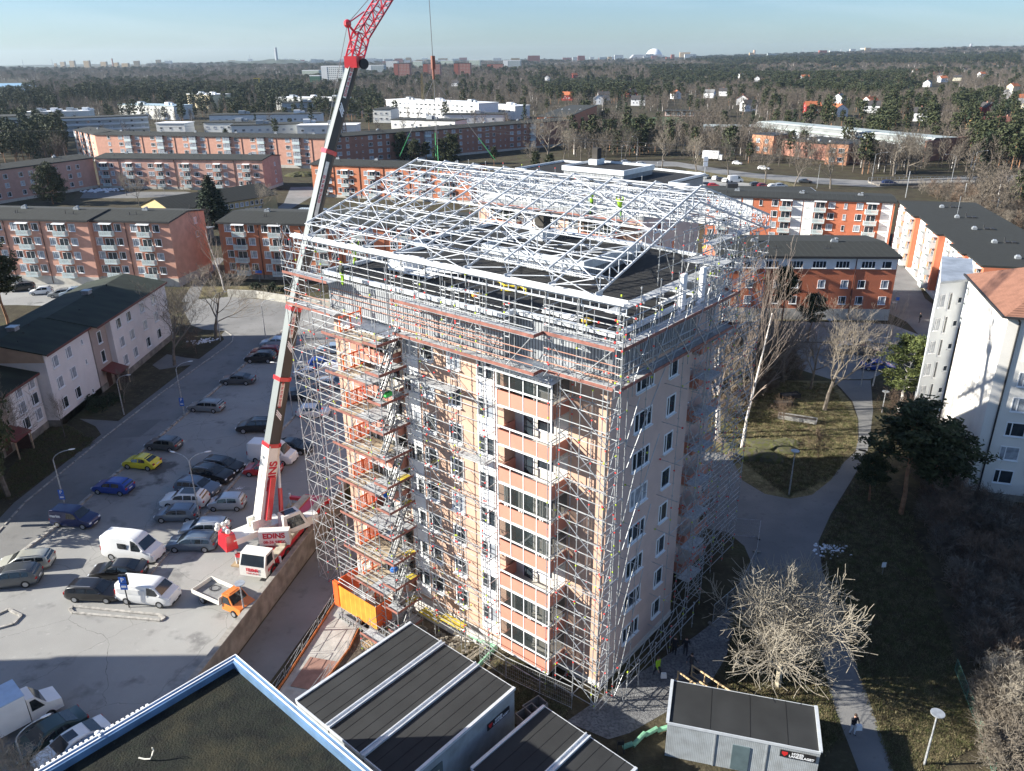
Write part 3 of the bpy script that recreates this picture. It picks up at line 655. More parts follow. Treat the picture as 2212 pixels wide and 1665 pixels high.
# --- stair tower at the left end of the front
U = Scaf('stair_tower', 'scaffold stair tower with stacked red-edged landings and orange hoist gates')
u0, u1 = -4.6, -2.0
for u in (u0, u0+1.2, u1): 
    for v in (16.0, 17.45, 19.4, 21.4, 22.9):
        if u == u0+1.2 and v in (17.45, 21.4): continue
        U.std(u, v, -2.2, 29.2 if u != u0 else 25.8)
lv = [23.8, 21.6, 19.4, 17.1, 14.9, 12.7, 10.5, 8.2, 5.9, 3.6, 1.4, -.8]
for i, z in enumerate(lv):
    U.deck(u0+.05, u0+.95, 16.05, 17.4, z); U.deck(u1-.7, u1, 16.05, 17.4, z+.02 if i else z)
    U.toe((u0-.02, 17.45, z), (u0-.02, 16.0, z)); U.toe((u0, 15.97, z), (u1, 15.97, z)) if True else None
    for dz in (.5, 1.0): U.led((u0-.03, 16, z+dz), (u0-.03, 17.4, z+dz), 'guard_rail'); U.led((u0, 15.97, z+dz), (u1, 15.97, z+dz), 'guard_rail')
    # stair flight down to the next landing, running along u
    if i < len(lv)-1:
        zb = lv[i+1]; st = MB(); va, vb = (16.15, 16.75) if i % 2 == 0 else (16.8, 17.35)
        for v in (va, vb): st.beam((u1-.6, v, z-.05), (u0+.7, v, zb+.05), .05, .16)
        for k in range(1, 9):
            t = k/9; st.box(u1-.6+(u0+1.3-u1)*t-.12, u1-.6+(u0+1.3-u1)*t+.12, va, vb, z+(zb-z)*t-.02, z+(zb-z)*t+.02)
        st.build('stair_flight', mat('stair_grey', (.22,.22,.22), .5, .15, 5), U.T)
        hr = MB(); hr.tube((u1-.6, va-.03, z+.95), (u0+.7, va-.03, zb+1.0), .022, 4); hr.tube((u1-.6, va-.03, z+.5), (u0+.7, va-.03, zb+.5), .022, 4); hr.build('handrail', m_galv, U.T)
pl_z = [23.6, 20.6, 17.65, 14.7, 11.6, 8.5, 5.3, 2.4, -.6]
for i, z in enumerate(pl_z):
    U.deck(u0+.05, u1, 17.5, 19.4, z, m_deck if i % 3 else m_ply); U.deck(u0+.05, u1, 19.45, 21.4, z, m_ply)
    U.toe((u0-.02, 22.0, z), (u0-.02, 19.5, z)); U.toe((u0-.02, 19.4, z), (u0-.02, 17.5, z))
    for dz in (.5, 1.0, 1.5, 2.0): U.led((u0-.03, 17.45, z+dz), (u0-.03, 22.9, z+dz)); 
    U.led((u1, 16, z-.1), (u1, 22.9, z-.1)); U.led((u1, 16, z+1), (u1, 22.9, z+1))
    for v in (17.45, 19.4, 21.4, 22.9): U.led((u0, v, z-.12), (u1, v, z-.12), 'transom')
    U.seg('brace', (u0-.05, 19.4, z+2.3), (u0-.05, 22.6, z+.1))
    # clutter of clamps and rods on the landings
    rr = random.Random(i); cl = MB()
    for k in range(26): a = V((u0+.3+rr.random()*1.0, 17.8+rr.random()*3.3, z+.05+rr.random()*.12)); th = rr.random()*3; cl.tube(a, a+V((cos(th), sin(th), 0))*(.2+rr.random()*.5), .02, 4)
    o = cl.build('loose_fittings', m_alu, U.T); o['kind'] = 'stuff'
    if i < 9:   # orange hoist gate at v = 20.6
        g = thing_part('gate', U.T, (0, 0, 0)); gb = MB(); a, c = -3.75, -1.75; zz = z+.02; vg = 20.9
        for u in (a, (a+c)/2, c): gb.box(u-.04, u+.04, vg-.04, vg+.04, zz, zz+(1.25 if u != c else 1.4))
        for q in (.08, 1.15): gb.box(a, c, vg-.03, vg+.03, zz+q, zz+q+.1)
        gb.box(c-.14, c-.05, vg-.12, vg-.04, zz, zz+1.5)
        gb.build('gate_frame', m_orange, g)
        if i in (2, 3, 4, 5, 6):
            gm = MB()
            for k in range(9): gm.box(a+.04, c-.04, vg-.012, vg+.012, zz+.22+k*.105, zz+.26+k*.105)
            for k in range(12): gm.box(a+.1+k*.155, a+.13+k*.155, vg-.02, vg-.013, zz+.18, zz+1.15)
            gm.build('gate_mesh', m_orange, g)
for i, (z, m_) in enumerate(((1.46, m_yply), (3.66, m_yply), (5.96, m_yply), (10.56, m_yply), (12.76, m_yply))): U.deck(u1-1.1+(i % 2)*.3, u1-.1, 16.1, 16.7, z, m_)
U.done(.034)
# loose things lying on the landings
for u, v, z, c, nm, lab in ((-3.2, 16.9, 19.45, (.1,.7,.15), 'crate', 'bright green crate on an upper landing of the stair tower'), (-3.0, 18.0, 10.6, (.03,.15,.6), 'tarp', 'blue tarp bundled on a middle landing of the stair tower'), (-3.0, 17.9, 3.7, (.05,.2,.65), 'bag', 'blue bag on a low landing of the stair tower')):
    b = MB().ball((0,0,.2), .4, .3, .22) if nm != 'crate' else MB().box(-.3, .3, -.2, .2, 0, .05).box(-.3, .3, -.2, -.17, .05, .35).box(-.3, .3, .17, .2, .05, .35).box(-.3, -.27, -.17, .17, .05, .35).box(.27, .3, -.17, .17, .05, .35)
    p = TW(u, v, z+.02); tag(b.build(nm, mat(nm+'_col', c, .6, .2, 4), loc=p, rz=TA), lab, nm)
# hoist base cage with orange boards
h = thing('hoist_base', 'orange boarded hoist cage at the foot of the stair tower', 'hoist', TW(-5.2, 20.5, YZ), TA)
m_ob = stripes('orange_boards', (.85,.36,.05), (.75,.26,.03), 1.6, 'Y', .55, 0, .85)
MB().box(-.05, 0, -2.6, 2.0, .9, 3.1).build('board_panel', m_ob, h)
MB().box(0, 1.6, -2.6, -2.56, .9, 3.1).build('side_panel', m_orange, h); MB().box(-.1, -.04, 2.05, 2.7, .9, 3.3).build('side_panel', m_orange, h)
MB().box(.05, 2.4, -2.5, 1.9, .75, .88).build('floor_plate', m_deck, h)
b = MB(); [b.box(x, x+.08, y, y+.08, 0, 4.2 if x > 1 else 3.2) for x in (0, 2.4) for y in (-2.6, 0, 2.0)]; [b.tube((.02, -2.6, z), (.02, 2.0, z), .03) for z in (3.5, 3.9)]; b.build('cage_post', m_galv, h)
b = MB(); b.box(-.3, -.1, -2.4, 2.2, .3, .42); [b.box(-.35, -.29, -2.3+k*.35, -2.2+k*.35, -.2, .4) for k in range(13)]; b.build('rack', mat('grey_rack', (.25,.25,.26), .6, .2, 3), h)
b = MB(); b.box(.02, .06, 1.95, 2.6, .9, 3.4).box(.2, 2.2, 2.1, 2.16, 1.6, 3.6); b.build('gate_leaf', m_orange, h)
# low scaffold racks in front of the stair tower
Lw = Scaf('base_scaffold', 'low red-banded scaffold bays standing on the soil by the stair tower foot')
for u in (-6.9, -5.9):
    for v in (14.9, 16.4, 17.9): Lw.std(u, v, -2.0, .9 if v > 15 else 2.0)
for z in (-1.2, -.6, 0, .6):
    for u in (-6.9, -5.9): Lw.led((u, 14.8, z), (u, 18, z))
    for v in (14.9, 16.4, 17.9): Lw.led((-7, v, z), (-4.6, v, z), 'transom')
Lw.deck(-6.8, -6.0, 15, 17.8, .05); Lw.toe((-6.95, 14.9, .05), (-6.95, 17.9, .05)); Lw.done(.028)

# --- open lattice towers left of the building
Z = Scaf('lattice_scaffold', 'open lattice scaffold towers with zigzag braces at the left end of the block')
cols = [(-3.0, 25.6), (-3.0, 27.0), (-1.7, 25.6), (-1.7, 27.0), (.6, 25.9), (.6, 27.3), (3.0, 25.9), (3.0, 27.3), (-3.0, 28.3), (-1.7, 28.3)]
for u, v in cols: Z.std(u, v, -2, 29.6)
for k in range(16):
    z = -1.4+k*2.0
    for a, c in (((-3.0,25.6),(-3.0,28.3)), ((-1.7,25.6),(-1.7,28.3)), ((-3.0,25.6),(-1.7,25.6)), ((-3.0,27.0),(-1.7,27.0)), ((-3.0,28.3),(-1.7,28.3)), ((.6,25.9),(.6,27.3)), ((3,25.9),(3,27.3)), ((.6,27.3),(3.0,27.3)), ((-1.7,27.0),(.6,27.3))):
        Z.led(a+(z,), c+(z,)); 
        if k % 4 == 1: Z.led(a+(z+1,), c+(z+1,), 'guard_rail')
    up = k % 2
    for a, c in (((-3.04,25.6),(-3.04,27.0)), ((-3.04,28.3),(-3.04,27.0)), ((-1.7,25.64),(-3,25.64)), ((-1.7,28.3),(-3,28.3)), ((.6,25.9),(.6,27.3)), ((3.0,27.3),(.6,27.3))):
        p, q = (a, c) if up else (c, a); Z.seg('brace', p+(z,), q+(z+2,))
for z in (24.3, 26.8): Z.deck(-2.95, -1.75, 23.0, 28.2, z); Z.toe((-3.05, 28.3, z), (-3.05, 22.9, z))
for z in (25.0, 25.45): Z.led((-3.05, 28.3, z), (-3.05, 22.9, z), 'orange_rail')
for z in (27.3, 27.8, 28.6): Z.led((-3.05, 28.3, z), (-3.05, 16, z), 'guard_rail')
Z.done(.028)

# --- temporary roof: gutter beams and lattice trusses with purlins and bracing
TR = thing('temporary_roof', 'unclad white temporary roof of aluminium trusses over the tower', 'roof frame', TC, TA)
def trs(u0, v0, u1, v1, zb=29.8, dz=.95, ridge=34.3):
    pass
def gutter(u, v0, v1, z):
    b = MB(); b.box(u-.2, u+.2, v0, v1, z-.05, z); b.box(u-.22, u-.2, v0, v1, z-.05, z+.26); b.box(u+.2, u+.22, v0, v1, z-.05, z+.2)
    b.build('gutter_beam', m_beam, TR)
gutter(-2.0, -1.9, 28.0, 29.55); gutter(21.4, 1.5, 28.0, 29.55)
gb = MB(); gb.box(-1.9, -1.8, -1.9, 28, 29.3, 29.4); gb.box(-1.9, -1.8, -1.9, 28, 28.9, 29.0); 
for k in range(50): gb.box(-1.88, -1.82, -1.9+k*.6, -1.86+k*.6, 28.9, 29.4)
gb.build('lattice_girder', m_alu, TR)
TV = [26.0, 22.85, 19.75, 16.6, 13.35, 10.05, 6.75, 3.4, .1]
UR, ZR = 9.85, 34.3
def top_at(u): return ZR-(abs(u-UR))*(ZR-30.75)/11.85
for ti, v in enumerate(TV):
    b = MB(); ch = .09
    for s in (-1, 1):
        ue = UR+s*11.85; D_ = .95
        b.beam((ue, v, top_at(ue)), (UR, v, ZR), ch*1.3, ch, up=(0, 1, 0)); b.beam((ue-s*.45, v, top_at(ue)-D_), (UR, v, ZR-D_-.05), ch*1.3, ch, up=(0, 1, 0))
        b.tube((ue, v, top_at(ue)), (ue-s*.45, v, top_at(ue)-D_), .035, 5)
        n = 12
        for k in range(n):
            ua, ub = ue-s*(.45+k*11.4/n), ue-s*(.45+(k+1)*11.4/n)
            b.tube((ua, v, top_at(ua)-D_), (ua, v, top_at(ua)), .036, 5); b.tube((ua, v, top_at(ua)), (ub, v, top_at(ub)-D_), .034, 5)
            b.box(ub-.06, ub+.06, v-.06, v+.06, top_at(ub)-.09, top_at(ub)+.08) if k % 3 == 2 else None
        for k in range(3): b.box(ue-s*.3-.35, ue-s*.3+.35, v-.07+k*.0, v-.03, top_at(ue)-D_-.12, top_at(ue)-D_+.12) if k == 0 else None
    o = b.build('truss', m_alu, TR)
pur, br, low = [], [], []
for i in range(len(TV)-1):
    a, c = TV[i], TV[i+1]
    for s in (-1, 1):
        for k in range(13):
            u = UR+s*(12.0-k*.98)
            if k == 12 and s == 1: continue
            if k % 2 == 0 or k in (1, 11): pur.append(((u, a, top_at(u)), (u, c, top_at(u))))
            if k % 2 == 0: low.append(((u, a, top_at(u)-.95), (u, c, top_at(u)-.95)))
            if k % 3 == 1: low.append(((u, a, top_at(u)-.48), (u, c, top_at(u)-.48)))
    for s in (-1, 1):
        for k in range(0, 6):
            if (k+i) % 2 == 0 or i in (0, 3, 5, 7):
                ua, ub = UR+s*(12-k*1.95), UR+s*(12-(k+1)*1.95)
                br.append(((ua, a, top_at(ua)), (ub, c, top_at(ub))) if (k+i) % 4 < 2 else ((ub, a, top_at(ub)), (ua, c, top_at(ua))))
            if k % 2 == 0: ua = UR+s*(11.8-k*1.95); br.append(((ua, a, top_at(ua)-.95), (ua-s*.97, c, top_at(ua-s*.97)-.95)))
            if (k+i) % 3 == 1:
                ua = UR+s*(12-k*1.95); br.append(((ua, a, top_at(ua)), (ua, c, top_at(ua)-.95)))
                br.append(((ua, a, top_at(ua)-.95), (ua, c, top_at(ua))))
tubes(TR, 'purlin', pur, .038, m_alu); tubes(TR, 'lower_purlin', low, .032, m_alu); tubes(TR, 'roof_brace', br, .032, m_alu)
# scaffold of the second tower, only its upper part shows
Q = Scaf('far_scaffold', 'pale scaffold on the front of the second tower block', (tw2.x, tw2.y, 0), TA, 'scaffolds around the tower')
for v in (-1, 2.6, 5.4, 8.2, 11.2, 13.65, 16.4, 19.5, 22.5, 25.5): Q.std(-2.4, v, 8, 29.6); Q.std(-1.6, v, 8, 27.5)
for k in range(10):
    z = 9+k*2.0; Q.led((-2.4, -1, z), (-2.4, 25.5, z)); Q.led((-2.4, -1, z+1), (-2.4, 25.5, z+1), 'guard_rail'); Q.led((-1.6, -1, z), (-1.6, 25.5, z))
for z in (24.3, 26.8): Q.deck(-2.9, -1.6, -1, 25.5, z); Q.toe((-2.95, -1, z), (-2.95, 25.5, z))
Q.done(.03)
# =============== BUILDINGS ===============
m_salm = mat('salmon_brick', (.60,.32,.235), .85, .08, .7, bump=.1, bscale=25)
m_pink = mat('pink_brick', (.52,.30,.24), .85, .08, .6, bump=.1, bscale=25)
m_oran = mat('orange_brick', (.52,.19,.10), .85, .08, .6, bump=.1, bscale=25)
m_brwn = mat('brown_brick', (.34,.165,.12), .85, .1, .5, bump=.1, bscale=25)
m_deep = mat('deep_orange_render', (.52,.165,.085), .8, .07, .5)
m_felt = stripes('roof_felt', (.034,.038,.034), (.018,.020,.018), .95, 'X', .98, 0, .93)
m_feltg = mat('mossy_roof_felt', (.024,.031,.020), .85, .35, .6, stretch=(1, .3, 1), bump=.2)
m_fasc = mat('dark_fascia', (.03,.03,.032), .6, .1, 1)
m_plw = mat('plinth_boards', (.50,.47,.42), .85, .1, 1)
m_bal = mat('pale_balcony_sheet', (.58,.66,.66), .5, .06, 2)
m_soff = mat('shaded_recess_brick', (.36,.12,.07), .9, .1, 1)  # darker brick puts the shade behind the balconies into colour
m_door = mat('dark_door', (.06,.03,.025), .5, .2, 2)
m_lilac = mat('lilac_render', (.70,.665,.655), .85, .05, .5, bump=.1, bscale=30)
m_taupe = mat('taupe_render', (.38,.31,.28), .85, .06, .6, bump=.1, bscale=30)
m_vent = mat('vent_metal', (.40,.42,.44), .4, .15, 3, metal=.4)
GB = 'apartment blocks round the car park'
BALC = {}
def balcony_meshes(wd, dp, mp, style):
    k = (wd, dp, mp.name, style)
    if k in BALC: return BALC[k]
    a = MB(); a.box(-wd/2, wd/2, -dp, 0, -.12, 0, 0)
    if style == 'slat':
        a.box(-wd/2, wd/2, -dp-.03, -dp, .85, .98, 0); a.box(-wd/2, wd/2, -dp-.03, -dp, 0, .2, 0)
        n = int(wd/.22)
        for i in range(n): x = -wd/2+i*wd/n; a.box(x, x+wd/n*.62, -dp-.03, -dp, .2, .85, 0)
        for s in (-1, 1): a.box(s*wd/2-.02, s*wd/2+.02, -dp, -.02, 0, .98, 0)
    else:
        a.box(-wd/2, wd/2, -dp-.05, -dp, 0, 1.0, 0)
        for s in (-1, 1): a.box(s*wd/2-.03, s*wd/2+.03, -dp, -.02, 0, 1.0, 0)
    d = MB(); d.box(-wd/2+.1, wd/2-.1, -.02, .05, 0, 2.35, 0); d.box(-wd/2+.5, -wd/2+1.3, -.05, -.02, .05, 2.1, 1); d.box(.1, wd/2-.35, -.05, -.02, .8, 2.1, 1)
    d.box(-wd/2+.42, -wd/2+.5, -.07, -.02, 0, 2.18, 2); d.box(.02, .1, -.07, -.02, .75, 2.18, 2); d.box(wd/2-.35, wd/2-.27, -.07, -.02, .75, 2.18, 2); d.box(-wd/2+.42, wd/2-.27, -.07, -.02, 2.1, 2.18, 2)
    BALC[k] = (a.mesh('balcony', mp), d.mesh('balcony_door', [m_soff, m_glass, m_white])); return BALC[k]
def apartment(name, label, A, B, depth, h, wall, cols, floors, cat='apartment block', pl=1.6, plm=None, roof=None, ridge=.9, over=.35, gabR=(), gabL=(), pipes=(), bst='slat', balm=None, vents=3, fh=2.8, fac=None, group=GB, wall_extra=None, ww=1.45, wh=1.5, z0=0, awn=True, fasc_h=.3):
    A, B = V((A[0], A[1], z0)), V((B[0], B[1], z0)); L = (B-A).length; rz = atan2(B.y-A.y, B.x-A.x)
    T = thing(name, label, cat, A, rz, group)
    w = MB()
    if ridge >= 0: w.add([(0,0,pl), (L,0,pl), (L,depth,pl), (0,depth,pl), (0,0,h), (L,0,h), (L,depth,h), (0,depth,h), (0,depth/2,h+ridge), (L,depth/2,h+ridge)], [(0,1,5,4), (2,3,7,6), (1,2,6,9,5), (3,0,4,8,7), (3,2,1,0)])
    w.build('wall', wall, T)
    if pl > .05: MB().box(-.06, L+.06, -.06, depth+.06, -2.0, pl).build('plinth', plm or m_plw, T)
    r = MB(); o = over; hy = depth/2
    for s, y0 in ((0, -o), (1, depth+o)):
        za = h-ridge*o/hy; 
        p = [(-o, y0, za), (L+o, y0, za), (L+o, hy, h+ridge), (-o, hy, h+ridge)]
        t = .16
        q = [(a, b, c+t) for a, b, c in p]
        fs = [(4,5,6,7), (0,1,5,4), (1,2,6,5), (3,0,4,7), (3,2,1,0)]
        if s: fs = [f[::-1] for f in fs]
        r.add(p+q, fs)
    r.build('roof', roof or m_felt, T)
    fb = MB(); fb.box(-o-.03, L+o+.03, -o-.06, -o-.01, h-.25, h+.1)
    for x in (-o-.04, L+o): 
        fb.beam((x+.02, -o, h-.02), (x+.02, hy, h+ridge+.02), .05, fasc_h); fb.beam((x+.02, depth+o, h-.02), (x+.02, hy, h+ridge+.02), .05, fasc_h)
    fb.build('fascia', fac or m_fasc, T)
    rr = random.Random(int(A.x*7)); z = lambda k: pl+.82+fh*k
    for c in cols:
        x, kind = c[0], c[1]
        for k in floors:
            if len(c) > 2 and k in c[2]: continue
            g = m_glass if rr.random() < .55 else m_gcurt
            if kind == 'w': add_window(T, x, 0, z(k), 0, ww, wh, 2, g)
            elif kind == 'n': add_window(T, x, 0, z(k), 0, .7, 1.3, 1, g)
            elif kind == 'w2': add_window(T, x, 0, z(k), 0, 2.1, wh, 3, g)
            elif kind == 'w3': add_window(T, x, 0, z(k), 0, 2.6, wh, 4, g)
            elif kind == 's': add_window(T, x, 0, z(k)+.5, 0, .6, .7, 1, g)
            elif kind == 'door':
                if k == floors[0]: MB().box(x-.8, x+.8, -.03, .1, pl-1.5, pl+1.1).build('door', m_door, T)
            elif kind in ('b', 'B'):
                wd, dp = (2.7, .95) if kind == 'b' else (3.2, 1.0)
                bm, dm = balcony_meshes(wd, dp, balm or m_bal, bst if kind == 'b' else 'solid')
                o_ = inst('balcony', bm, T, (x, 0, z(k)-.8)); inst('balcony_door', dm, o_, (0, 0, 0))
                if kind == 'B':
                    gz_ = MB(); gz_.box(-1.6, 1.6, -1.02, -1.0, 1.0, 2.5); gz_.build('glazing', m_gcurt, o_)
                    gz_ = MB(); [gz_.box(q, q+.06, -1.06, -1.02, 1.0, 2.5) for q in (-1.6, -.8, 0, .8, 1.54)]; gz_.build('glazing_bar', m_white, o_)
        if kind == 'b' and awn:
            a = MB(); zt = z(floors[-1])+1.65; a.add([(x-1.35,-1.0,zt-.1), (x+1.35,-1.0,zt-.1), (x+1.35,0,zt+.12), (x-1.35,0,zt+.12), (x-1.35,-1.0,zt-.18), (x+1.35,-1.0,zt-.18), (x+1.35,0,zt+.04), (x-1.35,0,zt+.04)], [(0,1,2,3), (4,5,1,0), (5,6,2,1), (7,4,0,3), (7,6,5,4)])
            a.build('awning', m_white, T)
        if kind == 'B':
            a = MB(); zt = z(floors[-1])+1.75; a.box(x-1.9, x+1.9, -1.3, 0, zt, zt+.1); a.build('awning', m_fasc, T)
    for x in pipes: MB().box(x-.07, x+.07, -.16, -.03, .2, h-.1).build('downpipe', mat('dark_downpipe', (.10,.05,.04), .5, .1, 1), T)
    for y, kk, kind in gabR:
        for k in kk: add_window(T, L, y, z(k), pi/2, 1.1 if kind == 'w' else .7, 1.3, 2 if kind == 'w' else 1)
    for y, kk, kind in gabL:
        for k in kk: add_window(T, 0, y, z(k), -pi/2, 1.1 if kind == 'w' else .7, 1.3, 2 if kind == 'w' else 1)
    for i in range(vents):
        x = L*(i+.5)/vents+rr.uniform(-1, 1); zz = h+ridge+.1
        v = MB(); v.box(-.6, .6, -.3, .3, -.2, .25, 0); v.box(-.5, -.1, -.2, .2, .25, .5, 0); v.box(.1, .5, -.2, .2, .25, .65, 0); v.taper(.0, .6, -.3, .3, .65, .75, .2, .2, .2, 0)
        v.build('roof_vent', m_vent, T, loc=(x, hy-.4, zz))
        for q in range(2):
            s = MB(); s.tube((0,0,-.3), (0,0,.55), .08, 6).box(-.5, .5, -.25, .25, -.25, .02) if q else s.tube((0,0,-.3), (0,0,.7), .07, 6)
            s.build('flue', m_fasc, T, loc=(x+rr.uniform(-3, 3), hy*.5, h+ridge*.5+.15))
    return T, L
def rep(pat, step, n, x0): return [(x0+i*step+x,)+tuple(r) for i in range(n) for (x, *r) in pat]

# salmon block, near left
apartment('apartment_block', 'salmon brick block with pale balconies and blank pink gable, nearest on the left', (-83.2,156.6), (-66.6,154.0), 13.4, 13.0, m_salm,
          [(1.2,'w'), (3.4,'b'), (5.7,'w'), (9.2,'w'), (11.5,'b'), (13.9,'w')], (0,1,2,3), pl=1.7, pipes=(7.4,), gabR=[(9.5,(2,3),'w')], vents=1)
apartment('apartment_block', 'salmon brick wing running off the left edge, eave nearer than its neighbour', (-119,161.0), (-83.3,155.5), 13.4, 13.1, m_salm,
          rep([(1.2,'w'), (3.5,'b'), (5.9,'w')], 8.1, 4, 2.4), (0,1,2,3), pl=1.7, pipes=(9.6,17.7,25.8), vents=3)
# second row
apartment('apartment_block', 'pink brick block with pale balconies behind the courtyard pine', (-147,288.6), (-84.9,278.6), 14.5, 10.4, m_pink,
          [(1.3,'w'), (3.3,'b'), (6,'w'), (10.8,'w'), (13,'b'), (16.4,'w2'), (21,'w2'), (24.4,'b'), (27.2,'w'), (32.4,'w'), (34.6,'b'), (38.2,'w2'), (43,'w2'), (46.2,'b'), (49,'w'), (54.2,'w'), (57,'b'), (60.4,'w2')], (0,1,2), pl=.9, pipes=(9, 30.2, 52.4), gabR=[(9.5,(0,1,2),'w')], vents=4)
apartment('apartment_block', 'shaded brown pink wing with rows of white-framed windows, left edge', (-176,230), (-148.4,289.8), 13, 10.4, m_pink,
          [(3+i*4.4+(i % 2)*-.9,'w') for i in range(14)]+[(24.5,'door')], (0,1,2), pl=.9, vents=3)
# third row, orange then brown
apartment('apartment_block', 'long orange block with glazed white balconies in the third row', (-183.3,364), (-74,336.0), 14, 12.2, m_salm,
          [(7,'w')]+rep([(0,'w2'), (4.2,'B'), (8.6,'w2')], 16.2, 6, 13), (0,1,2,3), pl=1.2, pipes=[24+16.2*i for i in range(6)], vents=6)
apartment('apartment_block', 'sunlit end wing of the long orange block, pale glazed balconies', (-206,391), (-183.4,364.2), 13, 12.2, m_salm,
          [(4,'B'), (9,'w'), (14,'B'), (19,'w'), (24,'B'), (30,'w')], (0,1,2,3), pl=1.2, vents=1)
apartment('apartment_block', 'shaded brown brick block above the scaffold roof, windows in threes', (-76,338.5), (30.2,424.5), 14, 12.2, m_brwn,  # darker brick puts the shade of this face into its colour
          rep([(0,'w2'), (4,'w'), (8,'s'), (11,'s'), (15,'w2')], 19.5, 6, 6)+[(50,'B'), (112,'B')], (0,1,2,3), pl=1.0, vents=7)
apartment('apartment_block', 'dark roofed wing with small orange end rising behind the brown block', (14.5,440), (31,436), 110, 13, m_oran, [(1.6,'w2')], (1,2,3), pl=1, vents=3, ridge=.3)
# orange blocks behind the crane boom
apartment('apartment_block', 'orange brick block behind the crane boom, green black roof', (-59.5,160.6), (-6.0,152.0), 15.5, 11.6, m_oran,
          rep([(1.4,'w'), (3.9,'b'), (6.4,'w'), (9.4,'w'), (11.7,'b'), (14.0,'w')], 17.4, 3, .6), (0,1,2,3), pl=1.0, plm=m_conc, pipes=(8.6, 17.6, 26, 35, 43.4), vents=4, fh=2.65)
apartment('apartment_block', 'small orange brick block beyond the metal shelter', (-65.2,266), (-12,249), 14.5, 10.4, m_oran,
          rep([(1.7,'w'), (3.9,'b'), (6,'w'), (9.6,'w'), (11.9,'b'), (14.1,'w')], 17.6, 3, .4), (0,1,2), pl=.9, pipes=(8.2,17.5,26,35), vents=4)
# right-hand group
m_wb = mat('white_bay_panel', (.76,.76,.74), .6, .04, 1)
def white_bays(T, L, h, xs, wd=2.6, pl=1.0, dp=.06):
    for x in xs: MB().box(x-wd/2, x+wd/2, -dp, -.005, pl+.2, h-.15).build('white_bay', m_wb, T)
T, L = apartment('apartment_block', 'red orange block with white bays and slatted balconies beyond the flat orange block', (47.5,193.0), (87.4,180.6), 11.5, 11.0, m_deep,
          [(1.5,'w'), (4,'b'), (7,'w2'), (9.7,'w'), (12.6,'n'), (15.8,'w'), (18.3,'b'), (20.8,'w'), (23.3,'w'), (25.8,'b'), (28.4,'w'), (31.4,'n'), (34.4,'w'), (37,'b'), (40.2,'w')], (0,1,2,3), pl=.6, fh=2.55, vents=3, bst='slat', ridge=.35)
white_bays(T, L, 10.8, (6.9, 9.6, 20.9, 23.4, 40.2), 2.3)
A_, B_ = V((89.3,182,0)), V((74.6,121.5,0))
def receding():
    h = 10.9; rz = atan2(A_.y-B_.y, A_.x-B_.x); L = (A_-B_).length; T = thing('apartment_block', 'long receding block with bright white bays on orange, right of the path', 'apartment block', B_, rz, GB)
    # local x from the near corner to the far one; the building lies on -y, its front faces +y
    w = MB(); steps = [(0,0), (8,.7), (16,-.3), (24,.9), (33,.1), (42,1.1), (51,.4), (L,.4)]
    for (x, y), (x2, _) in zip(steps, steps[1:]): w.box(x, x2, -15, y, .5, h)
    w.build('wall', m_deep, T); MB().box(0, L, -15, 1.05, -1, .52).build('plinth', m_plw, T)
    r = MB()
    for (x, y), (x2, _) in zip(steps, steps[1:]): r.box(x-.02, x2, -15.4, y+.45, h, h+.3, 0)
    r.build('roof', m_felt, T)
    bm, dm = balcony_meshes(2.4, 1.2, m_bal, 'slat')
    for (x, y), (x2, _) in zip(steps, steps[1:]):
        wd = x2-x
        MB().box(x+wd*.52, x2-.15, y, y+.1, .6, h-.1).build('white_bay', m_wb, T)
        MB().box(x+wd*.1, x+wd*.42, y, y+1.3, h-.5, h-.38).build('awning', m_white, T)
        for k in range(4):
            z = .7+k*2.55
            o = inst('balcony', bm, T, (x+wd*.26, y, z), pi); inst('balcony_door', dm, o, (0, 0, 0))
            add_window(T, x+wd*.78, y+.1, z+.8, pi, 1.8, 1.35, 3)
    for i in range(5):
        v = MB(); v.box(-.4, .4, -.4, .4, 0, .4).taper(-.32, .32, -.32, .32, .4, .6, .1, .1, .1); v.build('roof_vent', m_vent, T, loc=(6+i*12, -6.5, h+.3))
        v = MB(); v.box(-.5, .5, -1.6, -.9, 0, .25).box(-.5, .5, -.5, .2, 0, .25).tube((.9,0,0), (.9,0,.8), .1, 6); v.build('roof_hatch', m_fasc, T, loc=(6.5+i*12, -8.5, h+.3))
    v = MB(); v.tube((0,0,0), (0,0,4), .05); v.build('antenna_pole', m_vent, T, loc=(44, -7, h+.3))
    for k in range(3): add_window(T, 0, -8, 1.8+k*2.8, -pi/2, 1.3, 1.3, 2)
receding()
T, L = apartment('apartment_block', 'flat orange block with a white window band under the roof, lawn in front', (35.2,130.2), (64.3,128.4), 16.3, 11.0, m_deep,
          [(x,'w') for x in (1.0, 5.2, 9.8, 12.8, 17.2, 21.0, 23.8, 27.6)], (0,1), pl=2.0, plm=m_plw, ridge=.7, over=.4, pipes=(7.6, 22.4), vents=2, ww=1.25, wh=1.4)
MB().box(.1, L-.12, -.05, -.004, 8.9, 10.75).build('white_band', m_wb, T)
for x in (1.4, 5, 8.6, 12.6, 16.4, 20.2, 24.4, 27.4): add_window(T, x, -.05, 9.05, 0, 2.3 if x < 27 else 1.6, 1.25, 4 if x < 27 else 2, m_glass)
# white tower at the right edge
h_ = 19.4
wt = thing('apartment_tower', 'white rendered tower with red tiled roof at the right edge, tree shadows on its gable', 'apartment tower', (46.6,70.4,0), atan2(85.1-70.4, 51.0-46.6), 'white blocks')
